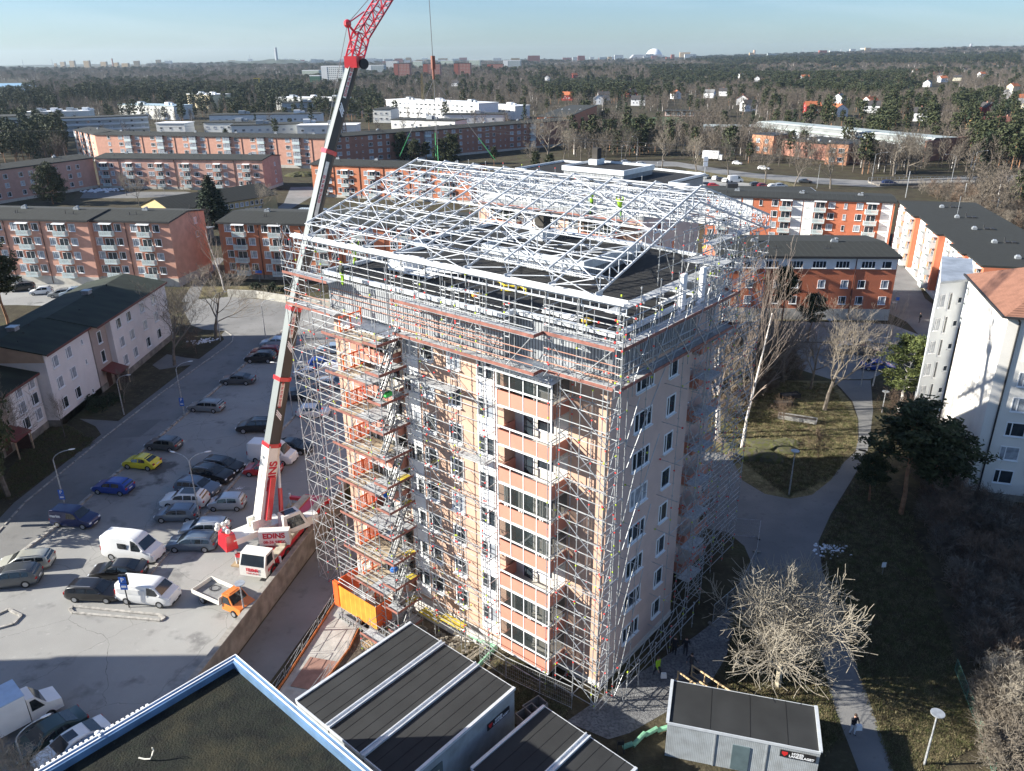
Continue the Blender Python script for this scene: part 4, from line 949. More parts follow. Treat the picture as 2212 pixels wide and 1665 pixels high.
# local x runs along the gable away from the camera, the building lies on -y
m_wgab = mat('white_gable_render', (.74,.71,.66), .85, .05, .5, bump=.1, bscale=30)
m_tile = stripes('red_roof_tiles', (.32,.155,.10), (.20,.09,.06), 3.2, 'X', .8)
MB().box(0, 15.2, -15, 0, .7, h_).build('wall', m_wgab, wt); MB().box(-.05, 15.25, -15.05, .05, -2, .71).build('plinth', m_conc, wt)
r = MB(); o = .55; r.add([(-o,o,h_-.1), (15.2+o,o,h_-.1), (15.2+o,-15-o,h_-.1), (-o,-15-o,h_-.1), (7.6,-7,h_+3.8), (7.6,-9,h_+3.8)], [(0,4,1), (1,4,5,2), (2,5,3), (3,5,4,0), (0,1,2,3)]); r.build('roof', m_tile, wt)
r = MB(); [r.beam(a, c, .16, .2) for a, c in (((-o,o+.05,h_-.1), (15.2+o,o+.05,h_-.1)), ((-o-.05,o,h_-.1), (-o-.05,-15,h_-.1)))]; r.build('gutter', m_fasc, wt)
MB().tube((-.12,-1.0,0), (-.12,-1.0,h_-.6), .09, 6).tube((-.12,-1.0,h_-.6), (-.5,-.6,h_-.15), .08, 6).build('downpipe', m_fasc, wt)
for k in range(7):
    z = 1.9+k*2.62
    add_window(wt, 0, -2.9, z, -pi/2, 1.75, 1.5, 2, m_glass if k in (0, 2, 5) else m_gcurt)
    o_ = thing_part('balcony', wt, (0, -7.0, z-.9)); 
    b = MB(); b.box(-1.5, 0, -1.9, 1.9, -.15, 0); b.build('slab', m_conc, o_)
    b = MB(); [b.box(-1.5, -1.47, -1.9+i*.127, -1.88+i*.127, 0, 1.05) for i in range(31)]; [b.box(-1.5+i*.14, -1.48+i*.14, s, s+.02, 0, 1.05) for i in range(10) for s in (-1.9, 1.88)]; b.box(-1.53, -1.45, -1.92, 1.92, 1.03, 1.08); b.box(-1.53, -1.45, -1.92, 1.92, .08, .12); b.build('railing', m_fasc, o_)
    b = MB(); b.box(-.04, -.01, -1.8, 1.8, .1, 2.3); b.build('balcony_door', m_glass, o_)
for z in (15.6,): MB().box(4, 4.15, .0, .05, z, z+.5).build('wall_vent', m_taupe, wt)
bl = thing('apartment_block', 'pale blue grey shaded block joined behind the white tower, small square windows', 'apartment block', (47.5,84.7,0), R(14), 'white blocks')
m_bluew = mat('cool_white_render', (.60,.63,.66), .85, .05, .5)  # cool colour also carries the bluish shade of this white block
MB().prism([(0,0),(3.75,0),(10.6,7.5),(8.6,9.5)], .5, 18.6).build('wall', m_bluew, bl); MB().prism([(-.03,-.04),(3.78,-.04),(10.6,7.5),(8.6,9.5)], -1, .51).build('plinth', m_conc, bl)
r = MB(); r.prism([(-.3,-.35),(4.0,-.35),(11,7.4),(8.7,9.8)], 18.6, 18.85); r.build('roof', mat('grey_tin_roof', (.35,.38,.42), .5, .2, .6, metal=.3), bl)
for k in range(6):
    z = 2.0+k*2.75; add_window(bl, 3.1, .0, z+.3, 0, .6, .7, 1, m_glass); add_window(bl, .7, 0, z, 0, .8, 1.5, 2, m_gcurt)
    if k: add_window(bl, 1.8, 0, z-.4, 0, .4, 2.0, 1, m_glass)
# white stepped houses down the left side: facade looks right
m_tanw = mat('tan_gable', (.50,.35,.25), .85, .08, 1)
def row_house(y0, y1, h, x, label, wins, entr=None, far=False, roof_left=-67.5):
    T = thing('terrace_house', label, 'apartment block', (x, y0, 0), pi/2, 'white stepped houses left of the road')
    L = y1-y0      # local x: along the facade, away from the camera; building on +y (left), front faces -y (right)
    hy = 6.0
    def seg(a, b_, off, m_, nm):
        w = MB(); w.add([(a,off,.9), (b_,off,.9), (b_,12,.9), (a,12,.9), (a,off,h), (b_,off,h), (b_,12,h), (a,12,h), (a,hy,h+1.3), (b_,hy,h+1.3)], [(0,1,5,4), (2,3,7,6), (1,2,6,9,5), (3,0,4,8,7), (3,2,1,0)]); w.build(nm, m_, T)
    e = entr or 0
    if e: seg(0, e, .75, m_taupe, 'entrance_wall')
    seg(e, L, 0, m_lilac, 'wall')
    MB().box(-.02, L+.03, -.05 if not e else .7, 12.05, -1.0, .91).box(e, L+.03, -.05, .7, -1.0, .905).build('plinth', m_conc, T)
    r = MB()
    for y0_, z_, s in ((-.45, h-.1, 0), (12.45, h-.1, 1)):
        p = [(-.1,y0_,z_), (L+.1,y0_,z_), (L+.1,hy,h+1.3), (-.1,hy,h+1.3)]; q = [(a, b_, c+.15) for a, b_, c in p]; fs = [(4,5,6,7), (0,1,5,4), (1,2,6,5), (3,0,4,7), (3,2,1,0)]
        r.add(p+q, fs if not s else [f[::-1] for f in fs])
    r.build('roof', m_feltg, T)
    f = MB(); f.box(-.1, L+.1, -.5, -.46, h-.22, h+.06); f.build('fascia', mat('maroon_fascia', (.13,.04,.035), .6, .1, 1), T)
    g = MB(); g.add([(-.02,.1,h-1.0), (-.02,11.9,h-1.0), (-.02,11.9,h-.02), (-.02,hy,h+1.25), (-.02,.1,h-.02)], [(0,1,2,3,4)]) ; g.build('gable_board', m_tanw, T) if not e else None
    for x_, kind in wins:
        for k in range(3):
            z = 1.7+k*(h-1.2)/3
            if kind == 'w': add_window(T, x_, 0, z, 0, 1.45, 1.5, 2, m_gcurt if (k+int(x_*3)) % 3 else m_glass)
            elif k: add_window(T, x_, 0, z+.6, 0, .5, .7, 1, m_gcurt)
            else: add_window(T, x_, 0, .95, 0, .4, .6, 1, m_glass)
    if e:
        for k in (1, 2): add_window(T, e*.5, .75, 1.2+k*(h-1.2)/3-.2, 0, 1.1, 1.7, 1, m_glass)
        c = thing_part('porch', T, (e*.5+.3, .75, 0)); q = MB(); q.add([(-1.6,-2.2,2.35), (1.6,-2.2,2.35), (1.6,0,3.1), (-1.6,0,3.1), (-1.6,-2.2,2.2), (1.6,-2.2,2.2), (1.6,0,2.95), (-1.6,0,2.95)], [(0,1,2,3), (4,5,1,0), (5,6,2,1), (7,4,0,3), (7,6,5,4)]); q.build('porch_roof', mat('maroon_metal', (.16,.035,.03), .5, .15, 2, stretch=(4,1,1)), c)
        q = MB(); [q.box(a, a+.12, -2.1, -1.98, 0, 2.3) for a in (-1.5, 1.38)]; q.build('post', mat('tan_post', (.45,.33,.22), .7, .1, 2), c); MB().box(-.6, .6, -.06, .04, .1, 2.2).build('door', m_door, c); MB().box(1.3, 1.36, -1.9, -.1, 0, 2.3).build('side_screen', m_door, c)
    MB().box(-.5, .5, -.5, .5, 0, .5).box(-.6, .6, -.6, .6, .5, .62).build('roof_vent', m_vent, T, loc=(L*.5, hy+.3, h+1.35))
    for q in range(3): MB().tube((0,0,-.2), (0,0,.6), .09, 6).build('flue', m_fasc, T, loc=(L*(.2+q*.25), hy-2+q*.8, h+1.0-.2*(2-q)))
    return T
row_house(66.5, 79.4, 6.7, -57.9, 'lowest white stepped house cut by the left edge, bare tree in front', [(2.2,'w'), (5.4,'w'), (8.6,'w'), (11.3,'s')])
row_house(79.5, 88.6, 7.3, -57.6, 'white stepped house with brown stair bay and dark red porch roof', [(5.2,'w'), (7.8,'w')], entr=3.4)
row_house(88.8, 99.4, 9.5, -56.2, 'taller white stepped house in the middle of the left row, drainpipe at its end', [(2.0,'w'), (5.2,'w'), (8.6,'s')])
row_house(99.6, 122.5, 9.4, -55.4, 'far white stepped house behind bare trees with maroon porch', [(6.4,'w'), (9.6,'w'), (14,'w'), (18,'w')], entr=4.2)
# low yellow school building and metal shelter behind the spruce
def gable_house(name, label, cat, A, B, depth, h, wall, roofm, ridge=2.4, wins=(), group=None, over=.4, z0=0, chim=False, winh=1.2):
    A, B = V((A[0],A[1],z0)), V((B[0],B[1],z0)); L = (B-A).length; rz = atan2(B.y-A.y, B.x-A.x); T = thing(name, label, cat, A, rz, group); hy = depth/2
    w = MB(); w.add([(0,0,-1), (L,0,-1), (L,depth,-1), (0,depth,-1), (0,0,h), (L,0,h), (L,depth,h), (0,depth,h), (0,hy,h+ridge), (L,hy,h+ridge)], [(0,1,5,4), (2,3,7,6), (1,2,6,9,5), (3,0,4,8,7), (3,2,1,0)]); w.build('wall', wall, T)
    r = MB(); dz = ridge*over/hy
    for s, y0 in ((0,-over), (1,depth+over)):
        p = [(-over,y0,h-dz), (L+over,y0,h-dz), (L+over,hy,h+ridge), (-over,hy,h+ridge)]; q = [(a, b_, c+.14) for a, b_, c in p]; fs = [(4,5,6,7), (0,1,5,4), (1,2,6,5), (3,0,4,7), (3,2,1,0)]
        r.add(p+q, fs if not s else [f[::-1] for f in fs])
    r.build('roof', roofm, T)
    for side, x, z in wins:
        if side == 'f': add_window(T, x, 0, z, 0, 1.1, winh, 2)
        elif side == 'l': add_window(T, 0, x, z, -pi/2, 1.1, winh, 2)
        else: add_window(T, L, x, z, pi/2, 1.1, winh, 2)
    if chim: MB().box(-.4, .4, -.4, .4, 0, 1.2).build('chimney', m_brwn, T, loc=(L*.4, hy+.2, h+ridge-.3))
    return T
m_ybr = mat('yellow_brick', (.50,.38,.19), .85, .1, 1)
gable_house('school_pavilion', 'low yellow brick building with black gabled roof beside the tall spruce', 'school', (-92,216), (-71,243), 16, 4.3, m_ybr, m_felt, 2.6, [('f', 1.5+i*1.7, 2.4) for i in range(17)]+[('f', 20+i*1.6, .5) for i in range(6)])
MB_ = thing('metal_shelter', 'hipped shelter with pale ribbed metal roof behind the boom', 'shelter', (-53,213,0), R(-8))
MB().add([(-9,-6,3), (9,-6,3), (9,6,3), (-9,6,3), (-3,0,5.4), (3,0,5.4)], [(0,1,5,4), (1,2,5), (2,3,4,5), (3,0,4), (3,2,1,0)]).box(-.4, .4, -.4, .4, 5.2, 6.3).build('roof', stripes('ribbed_tin', (.55,.62,.66), (.38,.44,.48), 1.6, 'X', .4, .3), MB_)
MB().box(-8.5, 8.5, -5.5, 5.5, -.5, 3).build('wall', m_dark, MB_)
gable_house('garage', 'low dark felt garage roof in the courtyard behind the salmon block', 'garage', (-100,196), (-78,192), 10, 2.6, m_conc, mat('grey_felt', (.2,.22,.24), .8, .2, .5), .3)
# courtyard timber frames
for i, (px, py) in enumerate(((437,399), (447,392), (560,402))):
    p = at(px, py)
# school on the right: long grey green hall with slanting dark end wall, brick pavilions
m_gsheet = mat('grey_green_sheet', (.40,.44,.42), .5, .06, .3)
sc = thing('school_hall', 'long grey school hall with a slanting roof band and window strip', 'school', (132,444,0), atan2(345-444, 176-132), 'school buildings on the right')
Ls = hypot(44, 99)
MB().box(0, Ls, 0, 16, 0, 8.9).build('wall', mat('mid_grey_wall', (.22,.23,.23), .8, .1, .3), sc)
q = MB(); q.add([(-1,-.9,6.8), (Ls+1,-.9,6.8), (Ls+1,3,9.4), (-1,3,9.4), (-1,17,9.1), (Ls+1,17,9.1), (-1,-.7,6.4), (Ls+1,-.7,6.4)], [(0,1,2,3), (3,2,5,4), (6,7,1,0)]); q.build('roof', m_gsheet, sc)
for i in range(30): add_window(sc, 2+i*3.3, -.05, 2.0 if i < 12 else 4.4, 0, 2.8, 4.2 if i < 12 else 1.7, 4, m_gcurt if i % 3 == 0 else m_glass)
MB().add([(Ls+.6,-2,0), (Ls+.6,22,0), (Ls+.6,22,9.2), (Ls+.6,-2,8.4), (Ls+1.2,-2,0), (Ls+1.2,22,0), (Ls+1.2,22,9.2), (Ls+1.2,-2,8.4)], [(0,1,2,3), (7,6,5,4), (3,2,6,7), (0,3,7,4), (1,5,6,2)]).build('end_wall', m_brwn, sc)
s2 = thing('school_annex', 'pale flat annex left of the long grey school hall', 'school', (106,452,0), R(-14), 'school buildings on the right')
MB().box(0, 30, 0, 14, 0, 6.2).build('wall', mat('pale_sheet', (.45,.46,.44), .6, .08, .3), s2); MB().box(-.3, 30.3, -.3, 14.3, 6.2, 6.6).build('roof', m_gsheet, s2)
for (x, y, wd, dp, rot, lab, nw) in ((113,383,12,12,-55,'square brick school pavilion half hidden by pines, left of its twin',0), (131,338,8.5,11,-35,'square brick school pavilion with green-framed windows',2)):
    p_ = thing('school_pavilion', lab, 'school', (x,y,0), R(rot), 'school buildings on the right')
    MB().box(0, wd, 0, dp, 0, 8.2).build('wall', mat('warm_brick', (.46,.22,.13), .85, .1, .5), p_); MB().box(-.2, wd+.2, -.2, dp+.2, 8.2, 8.5).build('roof', m_fasc, p_)
    for k in range(2):
        for j in range(2): add_window(p_, wd*(.3+.4*j), 0, 1.2+k*3.6, 0, 2.2, 1.8, 3)
q = thing('school_wing', 'low black-roofed school wing in front of the grey hall', 'school', (122,372,0), R(-62), 'school buildings on the right')
MB().box(0, 42, 2, 26, 0, 6.5).build('wall', m_brwn, q); MB().box(-.3, 42.3, 1.7, 26.3, 6.5, 6.9).build('roof', m_felt, q)
for i in range(6): MB().box(3+i*6, 4+i*6, 8, 9, 6.9, 7.7).build('roof_vent', m_vent, q)
gable_house('apartment_block', 'yellow ochre block with rust brown roof at the right edge', 'apartment block', (241,421), (285,424), 14, 8.6, mat('ochre_render', (.55,.36,.15), .8, .06, .4), mat('rust_roof', (.20,.085,.06), .8, .15, 1), 3.2, [('f', 5+i*7, z) for i in range(6) for z in (1.5, 4.4)]+[('l', 7, 1.5), ('l', 7, 4.4)], chim=True)
cb = thing('club_house', 'low club house with veranda windows beside the sports pitch', 'club house', (118,632,0), R(-22))
MB().box(0, 46, 0, 12, 0, 3.6).build('wall', m_brwn, cb); MB().box(-1, 47, -2.5, 12.5, 3.6, 4.1).build('roof', m_felt, cb)
for i in range(11): add_window(cb, 2.5+i*4, 0, .6, 0, 3.0, 2.2, 4)
for i in range(8): MB().tube((i*6.2+1, -2.3, 0), (i*6.2+1, -2.3, 3.6), .12).build('post', m_white, cb)
# commercial flat building with blue grey parapet behind the trusses
fb = thing('service_building', 'flat-roofed grey blue building with roof posts at the edge of the far car park', 'building', (47.5,222,0), R(-8))
MB().box(0, 40, 0, 26, 0, 5.2).build('wall', m_bluew, fb); MB().box(.5, 39.5, .5, 25.5, 5.2, 5.4).build('roof', m_felt, fb); MB().box(14, 17, 14, 17, 5.4, 7.6).build('roof_vent', m_fasc, fb)
# pale galleries and white houses in the middle distance
def flat_block(name, label, A, B, depth, h, wall, roofm=None, rows=(), step=4.5, z0=0, boxes=0, cat='apartment block', group='white modernist blocks', bands=(), ww=1.8):
    A, B = V((A[0],A[1],z0)), V((B[0],B[1],z0)); L = (B-A).length; rz = atan2(B.y-A.y, B.x-A.x); T = thing(name, label, cat, A, rz, group)
    MB().box(0, L, 0, depth, -1, h).build('wall', wall, T); MB().box(-.4, L+.4, -.4, depth+.4, h, h+.35).build('roof', roofm or m_felt, T)
    for z in rows:
        for i in range(int(L/step)): add_window(T, step*(i+.5), 0, z, 0, ww, 1.4, 3)
    for z in bands: MB().box(.3, L-.3, -1.2, 0, z, z+1.0).build('gallery', m_bluew, T)
    for i in range(boxes):
        rr = random.Random(i+int(L)); x = L*(i+.5)/boxes; MB().box(0, 4, 0, 4, 0, 2.0).box(4.5, 7, 1, 3, 0, 1.4).build('roof_vent', m_wht if i % 2 else m_vent, T, loc=(x, depth*.3, h+.35))
    return T
m_off = mat('offwhite_render', (.68,.68,.65), .75, .05, .2)
m_ggrey = mat('gallery_grey', (.34,.36,.37), .7, .1, .3)
flat_block('gallery_block', 'long grey gallery block with blue balcony bands beyond the pink block', (-300,478), (-225,517), 14, 10.5, m_ggrey, bands=(3.2, 6.2, 9.2), rows=(1.2, 4.3, 7.4), step=6)
flat_block('gallery_block', 'cream sunlit gable of the long grey gallery block at the left', (-313,498), (-301,477.5), 30, 12.5, mat('cream_gable', (.70,.63,.50), .8, .1, .5))
flat_block('flat_house', 'white boxes on a flat roof behind the grey gallery block', (-333,572), (-293,580), 14, 10, m_off, m_wht, boxes=4)
flat_block('flat_house', 'pale blue roofed white block with an orange corner', (-312,667), (-256,636), 18, 10, m_off, mat('pale_blue_roof', (.4,.5,.55), .5, .1, .4), rows=(6.5,), boxes=2)
flat_block('flat_house', 'cream block with window rows and rooftop boxes', (-312,812), (-281,786), 22, 12, mat('cream_render', (.72,.62,.42), .8, .05, .4), m_wht, rows=(2, 5, 8), boxes=2)
flat_block('flat_house', 'white terrace row with black roof behind the tall orange block, left', (-186,503), (-150,500), 16, 7, m_off, rows=(3.6,), boxes=1)
flat_block('flat_house', 'white porch house at the left end of the terrace row', (-214,501), (-196,499), 12, 7, m_off, m_wht, rows=(3.6,), step=6)
flat_block('flat_house', 'white terrace row with black roof left of the boom', (-161,478), (-108,488), 16, 7, m_off, rows=(3.6,), boxes=2)
flat_block('flat_house', 'white terrace row just left of the boom with pale porch roofs', (-122,474), (-88,474), 14, 7, m_off, m_wht, rows=(3.6,), step=6, boxes=1)
flat_block('flat_house', 'blue grey terrace behind pines in the second white row', (-201,556), (-128,562), 16, 8, m_bluew, rows=(4,), boxes=2)
flat_block('flat_house', 'long white block with grey bands in the farthest white row', (-214,767), (-150,742), 18, 10, m_off, m_wht, rows=(6,), boxes=3)
flat_block('flat_house', 'grey balcony block among pines in the third white row', (-182,668), (-120,676), 16, 10, m_ggrey, bands=(6,), boxes=2)
flat_block('flat_house', 'white terrace with cream porch right of the lattice mast', (-74,517), (-33,499), 16, 7, m_off, rows=(3.4,), step=6, boxes=1)
flat_block('flat_house', 'white house row with black roof behind the poplars', (-44,558), (-4,556), 16, 7, m_off, rows=(3.4,), step=6, boxes=1)
flat_block('flat_house', 'shaded white block standing among pines beside the boom', (-97,590), (-84,588), 20, 9, m_off, rows=(2, 5.6), step=4)
flat_block('office_building', 'large white office block with curved window front and rooftop plant', (-98,664), (-22,592), 20, 12, m_wht, m_wht, rows=(2.5, 6, 9.2), step=5, boxes=3, ww=3)
flat_block('office_building', 'white office wing with masts beside the poplars', (-34,640), (4,610), 18, 9, m_off, m_wht, rows=(5,), boxes=2)
# villas with gabled roofs in the wooded slope
m_rt = mat('orange_tile_roof', (.42,.13,.055), .8, .12, 1); m_dt = mat('dark_tile_roof', (.06,.055,.055), .8, .2, 1); m_gt = mat('grey_tile_roof', (.2,.2,.2), .8, .15, 1)
m_fred = mat('falu_red_boards', (.25,.03,.025), .8, .1, 1); m_cream = mat('cream_boards', (.66,.60,.45), .75, .06, 1)
VL = [(186,906,'r','w','white villa with a small orange roof left of the pair on the slope'), (215,929,'g','w','long white villa with a shallow grey roof'), (247,990,'d','w','white gabled villa with dark roof up the slope'),
      (219,769,'r','w','cream villa with orange roof above the club house'), (192,679,'d','w','white villa with dark roof right of the club house'), (231,648,'r','R','orange roofed villa with round white dormer'),
      (248,609,'r','w','white villa with orange and black roof near the tree belt'), (276,653,'d','w','white villa with black roof beside the orange roofed one'), (309,715,'r','w','tall white gabled villa standing in the trees'),
      (311,782,'g','w','white angular villa below the pine belt'), (274,563,'d','w','long white house with black roof behind the school'), (877,1832,'r','w','farthest white villa with orange roof on the hill'),
      (842,1659,'r','R','red and orange hillside villa'), (1049,1948,'d','w','white gabled villa on the skyline slope'), (852,1526,'r','w','big villa with bright orange hipped roof at the upper right'),
      (523,868,'g','w','white modern villa near the right edge'), (456,756,'r','c','cream villa with orange roof at the right edge'), (406,669,'g','c','pale villa with grey roof at the right edge'), (359,614,'d','R','red gabled house beside the ochre block'),
      (56,901,'r','R','orange roofed villa left of the mast on the middle slope'), (95,891,'d','w','white villa with dark roof in the middle slope'), (90,801,'g','w','small white A-frame villa above the brown block'), (138,970,'d','R','dark red villa in the middle slope'),
      (113,778,'d','w','steep blue roofed villa near the pitch'), (75,1588,'g','w','tiny white villa in the distant forest centre'), (125,1658,'r','R','tiny orange villa in the distant forest'), (-94,1359,'d','w','distant white villa under the red brick towers'), (-170,1565,'r','w','distant red roofed villa near the crane hook'),
      (640,1250,'r','w','white villa with orange roof among bare trees far right'), (700,1330,'d','c','cream villa far right among bare trees'), (560,1120,'g','w','grey roofed white villa in the right-hand woods'), (760,1500,'d','w','white villa with dark roof on the far right slope'), (600,1000,'r','c','cream villa with orange roof low on the right-hand slope'),
      (430,1450,'d','w','small white villa halfway to the skyline'), (520,1500,'r','w','white villa with red roof halfway to the skyline'), (470,1720,'g','w','lonely pale villa in the far woods')]
for i, (x, y, r_, w_, lab) in enumerate(VL):
    rr = random.Random(i*3+1); sc_ = 1+.25*rr.random(); a = rr.uniform(-.6, .6)+(1.3 if i % 3 == 0 else 0); L = 10.5*sc_
    lo = MB(); T = gable_house('villa', lab, 'villa', (x, y), (x+L*cos(a), y+L*sin(a)), 8.5*sc_, 4.6, {'w': m_wht, 'R': m_fred, 'c': m_cream}[w_], {'r': m_rt, 'd': m_dt, 'g': m_gt}[r_], 3.2, [('f', 2.5, 1), ('f', 5.5, 1), ('f', 8.3, 1), ('f', 4, 3.2), ('l', 4, 1), ('l', 4, 4)], 'villas on the wooded slopes', z0=gz(x, y)+1.0, chim=True)
# distant tower blocks on the skyline
def wgrid(name, c, wc, sx=3.2, sz=2.9, lo=.32, hz=.5):
    if name in MATS: return MATS[name]
    m = bpy.data.materials.new(name); m.use_nodes = True; t = m.node_tree; b = t.nodes['Principled BSDF']; b.inputs['Roughness'].default_value = .7
    tcn = t.nodes.new('ShaderNodeTexCoord'); sp = t.nodes.new('ShaderNodeSeparateXYZ'); t.links.new(tcn.outputs['Object'], sp.inputs[0])
    def step(src, div, duty):
        a = t.nodes.new('ShaderNodeMath'); a.operation = 'DIVIDE'; t.links.new(src, a.inputs[0]); a.inputs[1].default_value = div
        f_ = t.nodes.new('ShaderNodeMath'); f_.operation = 'FRACT'; t.links.new(a.outputs[0], f_.inputs[0])
        g_ = t.nodes.new('ShaderNodeMath'); g_.operation = 'LESS_THAN'; t.links.new(f_.outputs[0], g_.inputs[0]); g_.inputs[1].default_value = duty; return g_.outputs[0]
    ad = t.nodes.new('ShaderNodeMath'); ad.operation = 'ADD'; t.links.new(sp.outputs['X'], ad.inputs[0]); t.links.new(sp.outputs['Y'], ad.inputs[1])
    mu = t.nodes.new('ShaderNodeMath'); mu.operation = 'MULTIPLY'; t.links.new(step(ad.outputs[0], sx, hz), mu.inputs[0]); t.links.new(step(sp.outputs['Z'], sz, .45), mu.inputs[1])
    x = t.nodes.new('ShaderNodeMix'); x.data_type = 'RGBA'; t.links.new(mu.outputs[0], x.inputs[0]); x.inputs[6].default_value = c+(1,); x.inputs[7].default_value = wc+(1,); t.links.new(x.outputs[2], b.inputs['Base Color'])
    MATS[name] = m; return m
mg_w = wgrid('white_block_windows', (.70,.70,.66), (.12,.13,.15)); mg_r = wgrid('red_block_windows', (.30,.09,.06), (.35,.33,.3)); mg_t = wgrid('tan_block_windows', (.55,.38,.20), (.18,.14,.1)); mg_y = wgrid('pale_green_block_windows', (.55,.60,.48), (.15,.16,.16)); mg_g = wgrid('grey_block_windows', (.22,.26,.27), (.6,.62,.6)); mg_gr = wgrid('green_net_windows', (.05,.15,.09), (.03,.06,.05))
def tower(px0, px1, pyt, pyb, m_, m_side, label, dist=None, group='tower blocks on the skyline', name='tower_block', yfloor=None):
    a, b_ = at(px0, pyb), at(px1, pyb); d = (a.y+b_.y)/2; s = (dist or d)/d
    a, b_ = a*s, b_*s; a.y = b_.y = (a.y+b_.y)/2
    x, y, z = ray((px0+px1)/2, pyt); zt = CAM_H+z/y*a.y; zb = min(-2, zt-12) if dist else -2
    T = thing(name, label, 'tower block', (a.x, a.y, 0), R(-6), group); L = b_.x-a.x
    MB().box(0, L, 0, L*.55, zb, zt).build('wall', m_, T); MB().box(-.003*L, L*1.003, -.01, L*.55, zt, zt+1.2).build('roof', m_fasc if m_ is mg_r else m_wht, T)
    if m_side: MB().box(L*.0-.15, L*.28, -.25, -.05, 0, zt-.1).build('end_wall', m_side, T)
    return T
mr_ = mat('far_red_brick', (.30,.09,.06), .85, .06, .05); mw_ = mat('far_white', (.72,.72,.70), .8, .03, .05)
D2 = lambda x: (1300+x/1.58)/1.8525; E2 = lambda y: y/1.58/1.8525
for (x0, x1, t_, b_, m_, ms, lab) in ((15,160,402,535,mg_w,mw_,'white slab block left of the boom tip'), (160,215,425,500,mg_g,None,'low grey block between the boom and the white slab'), (295,415,400,470,mg_g,mw_,'grey and white banded block right of the boom'), (420,500,377,448,mg_w,None,'cream tower behind the first red tower'),
        (470,575,392,492,mg_r,mr_,'red brick tower, leftmost of the red ones'), (590,655,380,445,mg_y,None,'pale tower between the two left red towers'), (655,765,397,490,mg_r,mr_,'red brick tower just left of the hook'), (765,850,377,435,mg_y,None,'pale green tower right of the crane hook'),
        (850,955,397,495,mg_r,mr_,'red brick tower right of the hook, third red one'), (945,1015,378,442,mg_y,None,'pale tower behind the third red tower'), (1060,1160,405,475,mg_r,mr_,'red brick tower, rightmost of the red ones'), (1160,1270,385,463,mg_g,mw_,'white and grey slab, rightmost of the tower group'), (1095,1150,380,412,mg_y,None,'pale tower peeping over the rightmost red one'),
        (560,590,375,400,mg_w,None,'small far white tower'), (-60,10,460,540,mg_gr,None,'green netted block below the white slab'), (645,685,357,392,mg_g,None,'tall grey tower farther behind')):
    tower(D2(x0), D2(x1), E2(t_), E2(b_)-(0), m_, ms, lab)
D1 = lambda x: x/1.58/1.8525
for x0, x1, t_, b_, lab in ((376,406,350,390,'tan lakeside slab, leftmost and lowest'), (407,466,342,390,'tan lakeside slab, second from the left'), (468,527,336,393,'tan lakeside slab, tallest of the left three'), (561,620,338,403,'tan lakeside slab standing alone in the middle'), (666,726,346,400,'tan lakeside slab left of the chimney'), (746,798,353,405,'tan lakeside slab beside the chimney'), (800,862,358,408,'tan lakeside slab, rightmost')):
    tower(D1(x0), D1(x1), E2(t_), E2(b_), mg_t, None, lab, group='tan slabs by the lake')
# skyline details: many small far blocks, masts, chimneys and the white dome
rr = random.Random(11)
sky_l = [(890,925,374,396), (1940,2060,425,470), (1560,1600,362,392), (1420,1480,366,390), (1480,1540,372,388), (1600,1660,376,392), (1665,1760,365,400), (1770,1850,372,396), (1860,1900,356,398), (1905,1935,355,398)]
for i, (x0, x1, t_, b_) in enumerate(sky_l):
    tower(D1(x0), D1(x1), E2(t_), E2(b_), (mg_w, mg_y)[i % 2], None, ('small pale block by the tan slabs', 'white estate block above the left forest', 'pale block under the hill chimney, left end', 'low pale block under the domed hill', 'low block second under the domed hill', 'low wide block between the two hills', 'long pale block at the chimney hill foot', 'pale block right of the chimney foot', 'taller pale block right of the hill', 'last pale block right of the hill')[i], group='far suburb blocks', name='distant_block')
for i in range(70):
    px = rr.choice((rr.uniform(300, 1100), rr.uniform(560, 1500), rr.uniform(1180, 1400), rr.uniform(1400, 1900)))
    d = rr.uniform(4200, 6800); x, y, z = ray(px, 131); X = x/y*d; hgt = rr.uniform(18, 34)+gz(X, d); wd = rr.uniform(18, 60)
    o = MB().box(-wd/2, wd/2, 0, 15, -20, hgt-gz(X, d)*.0).build('distant_block', (mg_w, mg_t, mg_w, mg_g, mr_)[i % 5], loc=(X, d, 0))
    tag(o, 'tiny hazy building on the city skyline', 'building', 'tiny skyline buildings')
def spire(px, pyt, d, w0, w1, m_, label, name='mast', zb=0):
    x, y, z = ray(px, pyt); X = x/y*d; zt = CAM_H+z/y*d
    tag(MB().tube((0,0,zb), (0,0,zt), w0, 8, r2=w1).build(name, m_, loc=(X, d, 0)), label, name.replace('_', ' '))
mfar = mat('far_concrete', (.35,.36,.38), .8, .05, .01)
spire(D1(1778), E2(275), 4300, 9, 6, mfar, 'slender chimney on the wooded hill, left skyline', 'chimney')
spire(D1(743), E2(326), 3900, 4, 3, m_brwn, 'dark chimney beside the tan lakeside slabs', 'chimney')
spire(D1(1612), E2(318), 4600, 3, 1, mfar, 'thin mast on the domed hill')
spire((2696+545/1.58)/1.8525, E2(343), 6500, 13, 9, m_tanw, 'tan telecom tower on the right skyline', 'tower')
spire((2696+1915/1.58)/1.8525, E2(328), 6800, 14, 9, mfar, 'slim telecom tower at the far right', 'tower')
spire((2696+1095/1.58)/1.8525, E2(348), 6300, 6, 4, mfar, 'thin chimney right of the rounded hill', 'chimney')
spire((2696+855/1.58)/1.8525, E2(345), 6200, 3, 2, mfar, 'needle thin mast left of the rounded hill')
for px, t_ in ((175,320), (362,322), (993,342)): spire(D1(px), E2(t_), 5000, 1.8, .8, mfar, 'hair thin radio mast on the left skyline, near x of %s' % {175: 'the far left edge', 362: 'the first tan slab', 993: 'the low blocks'}[px])
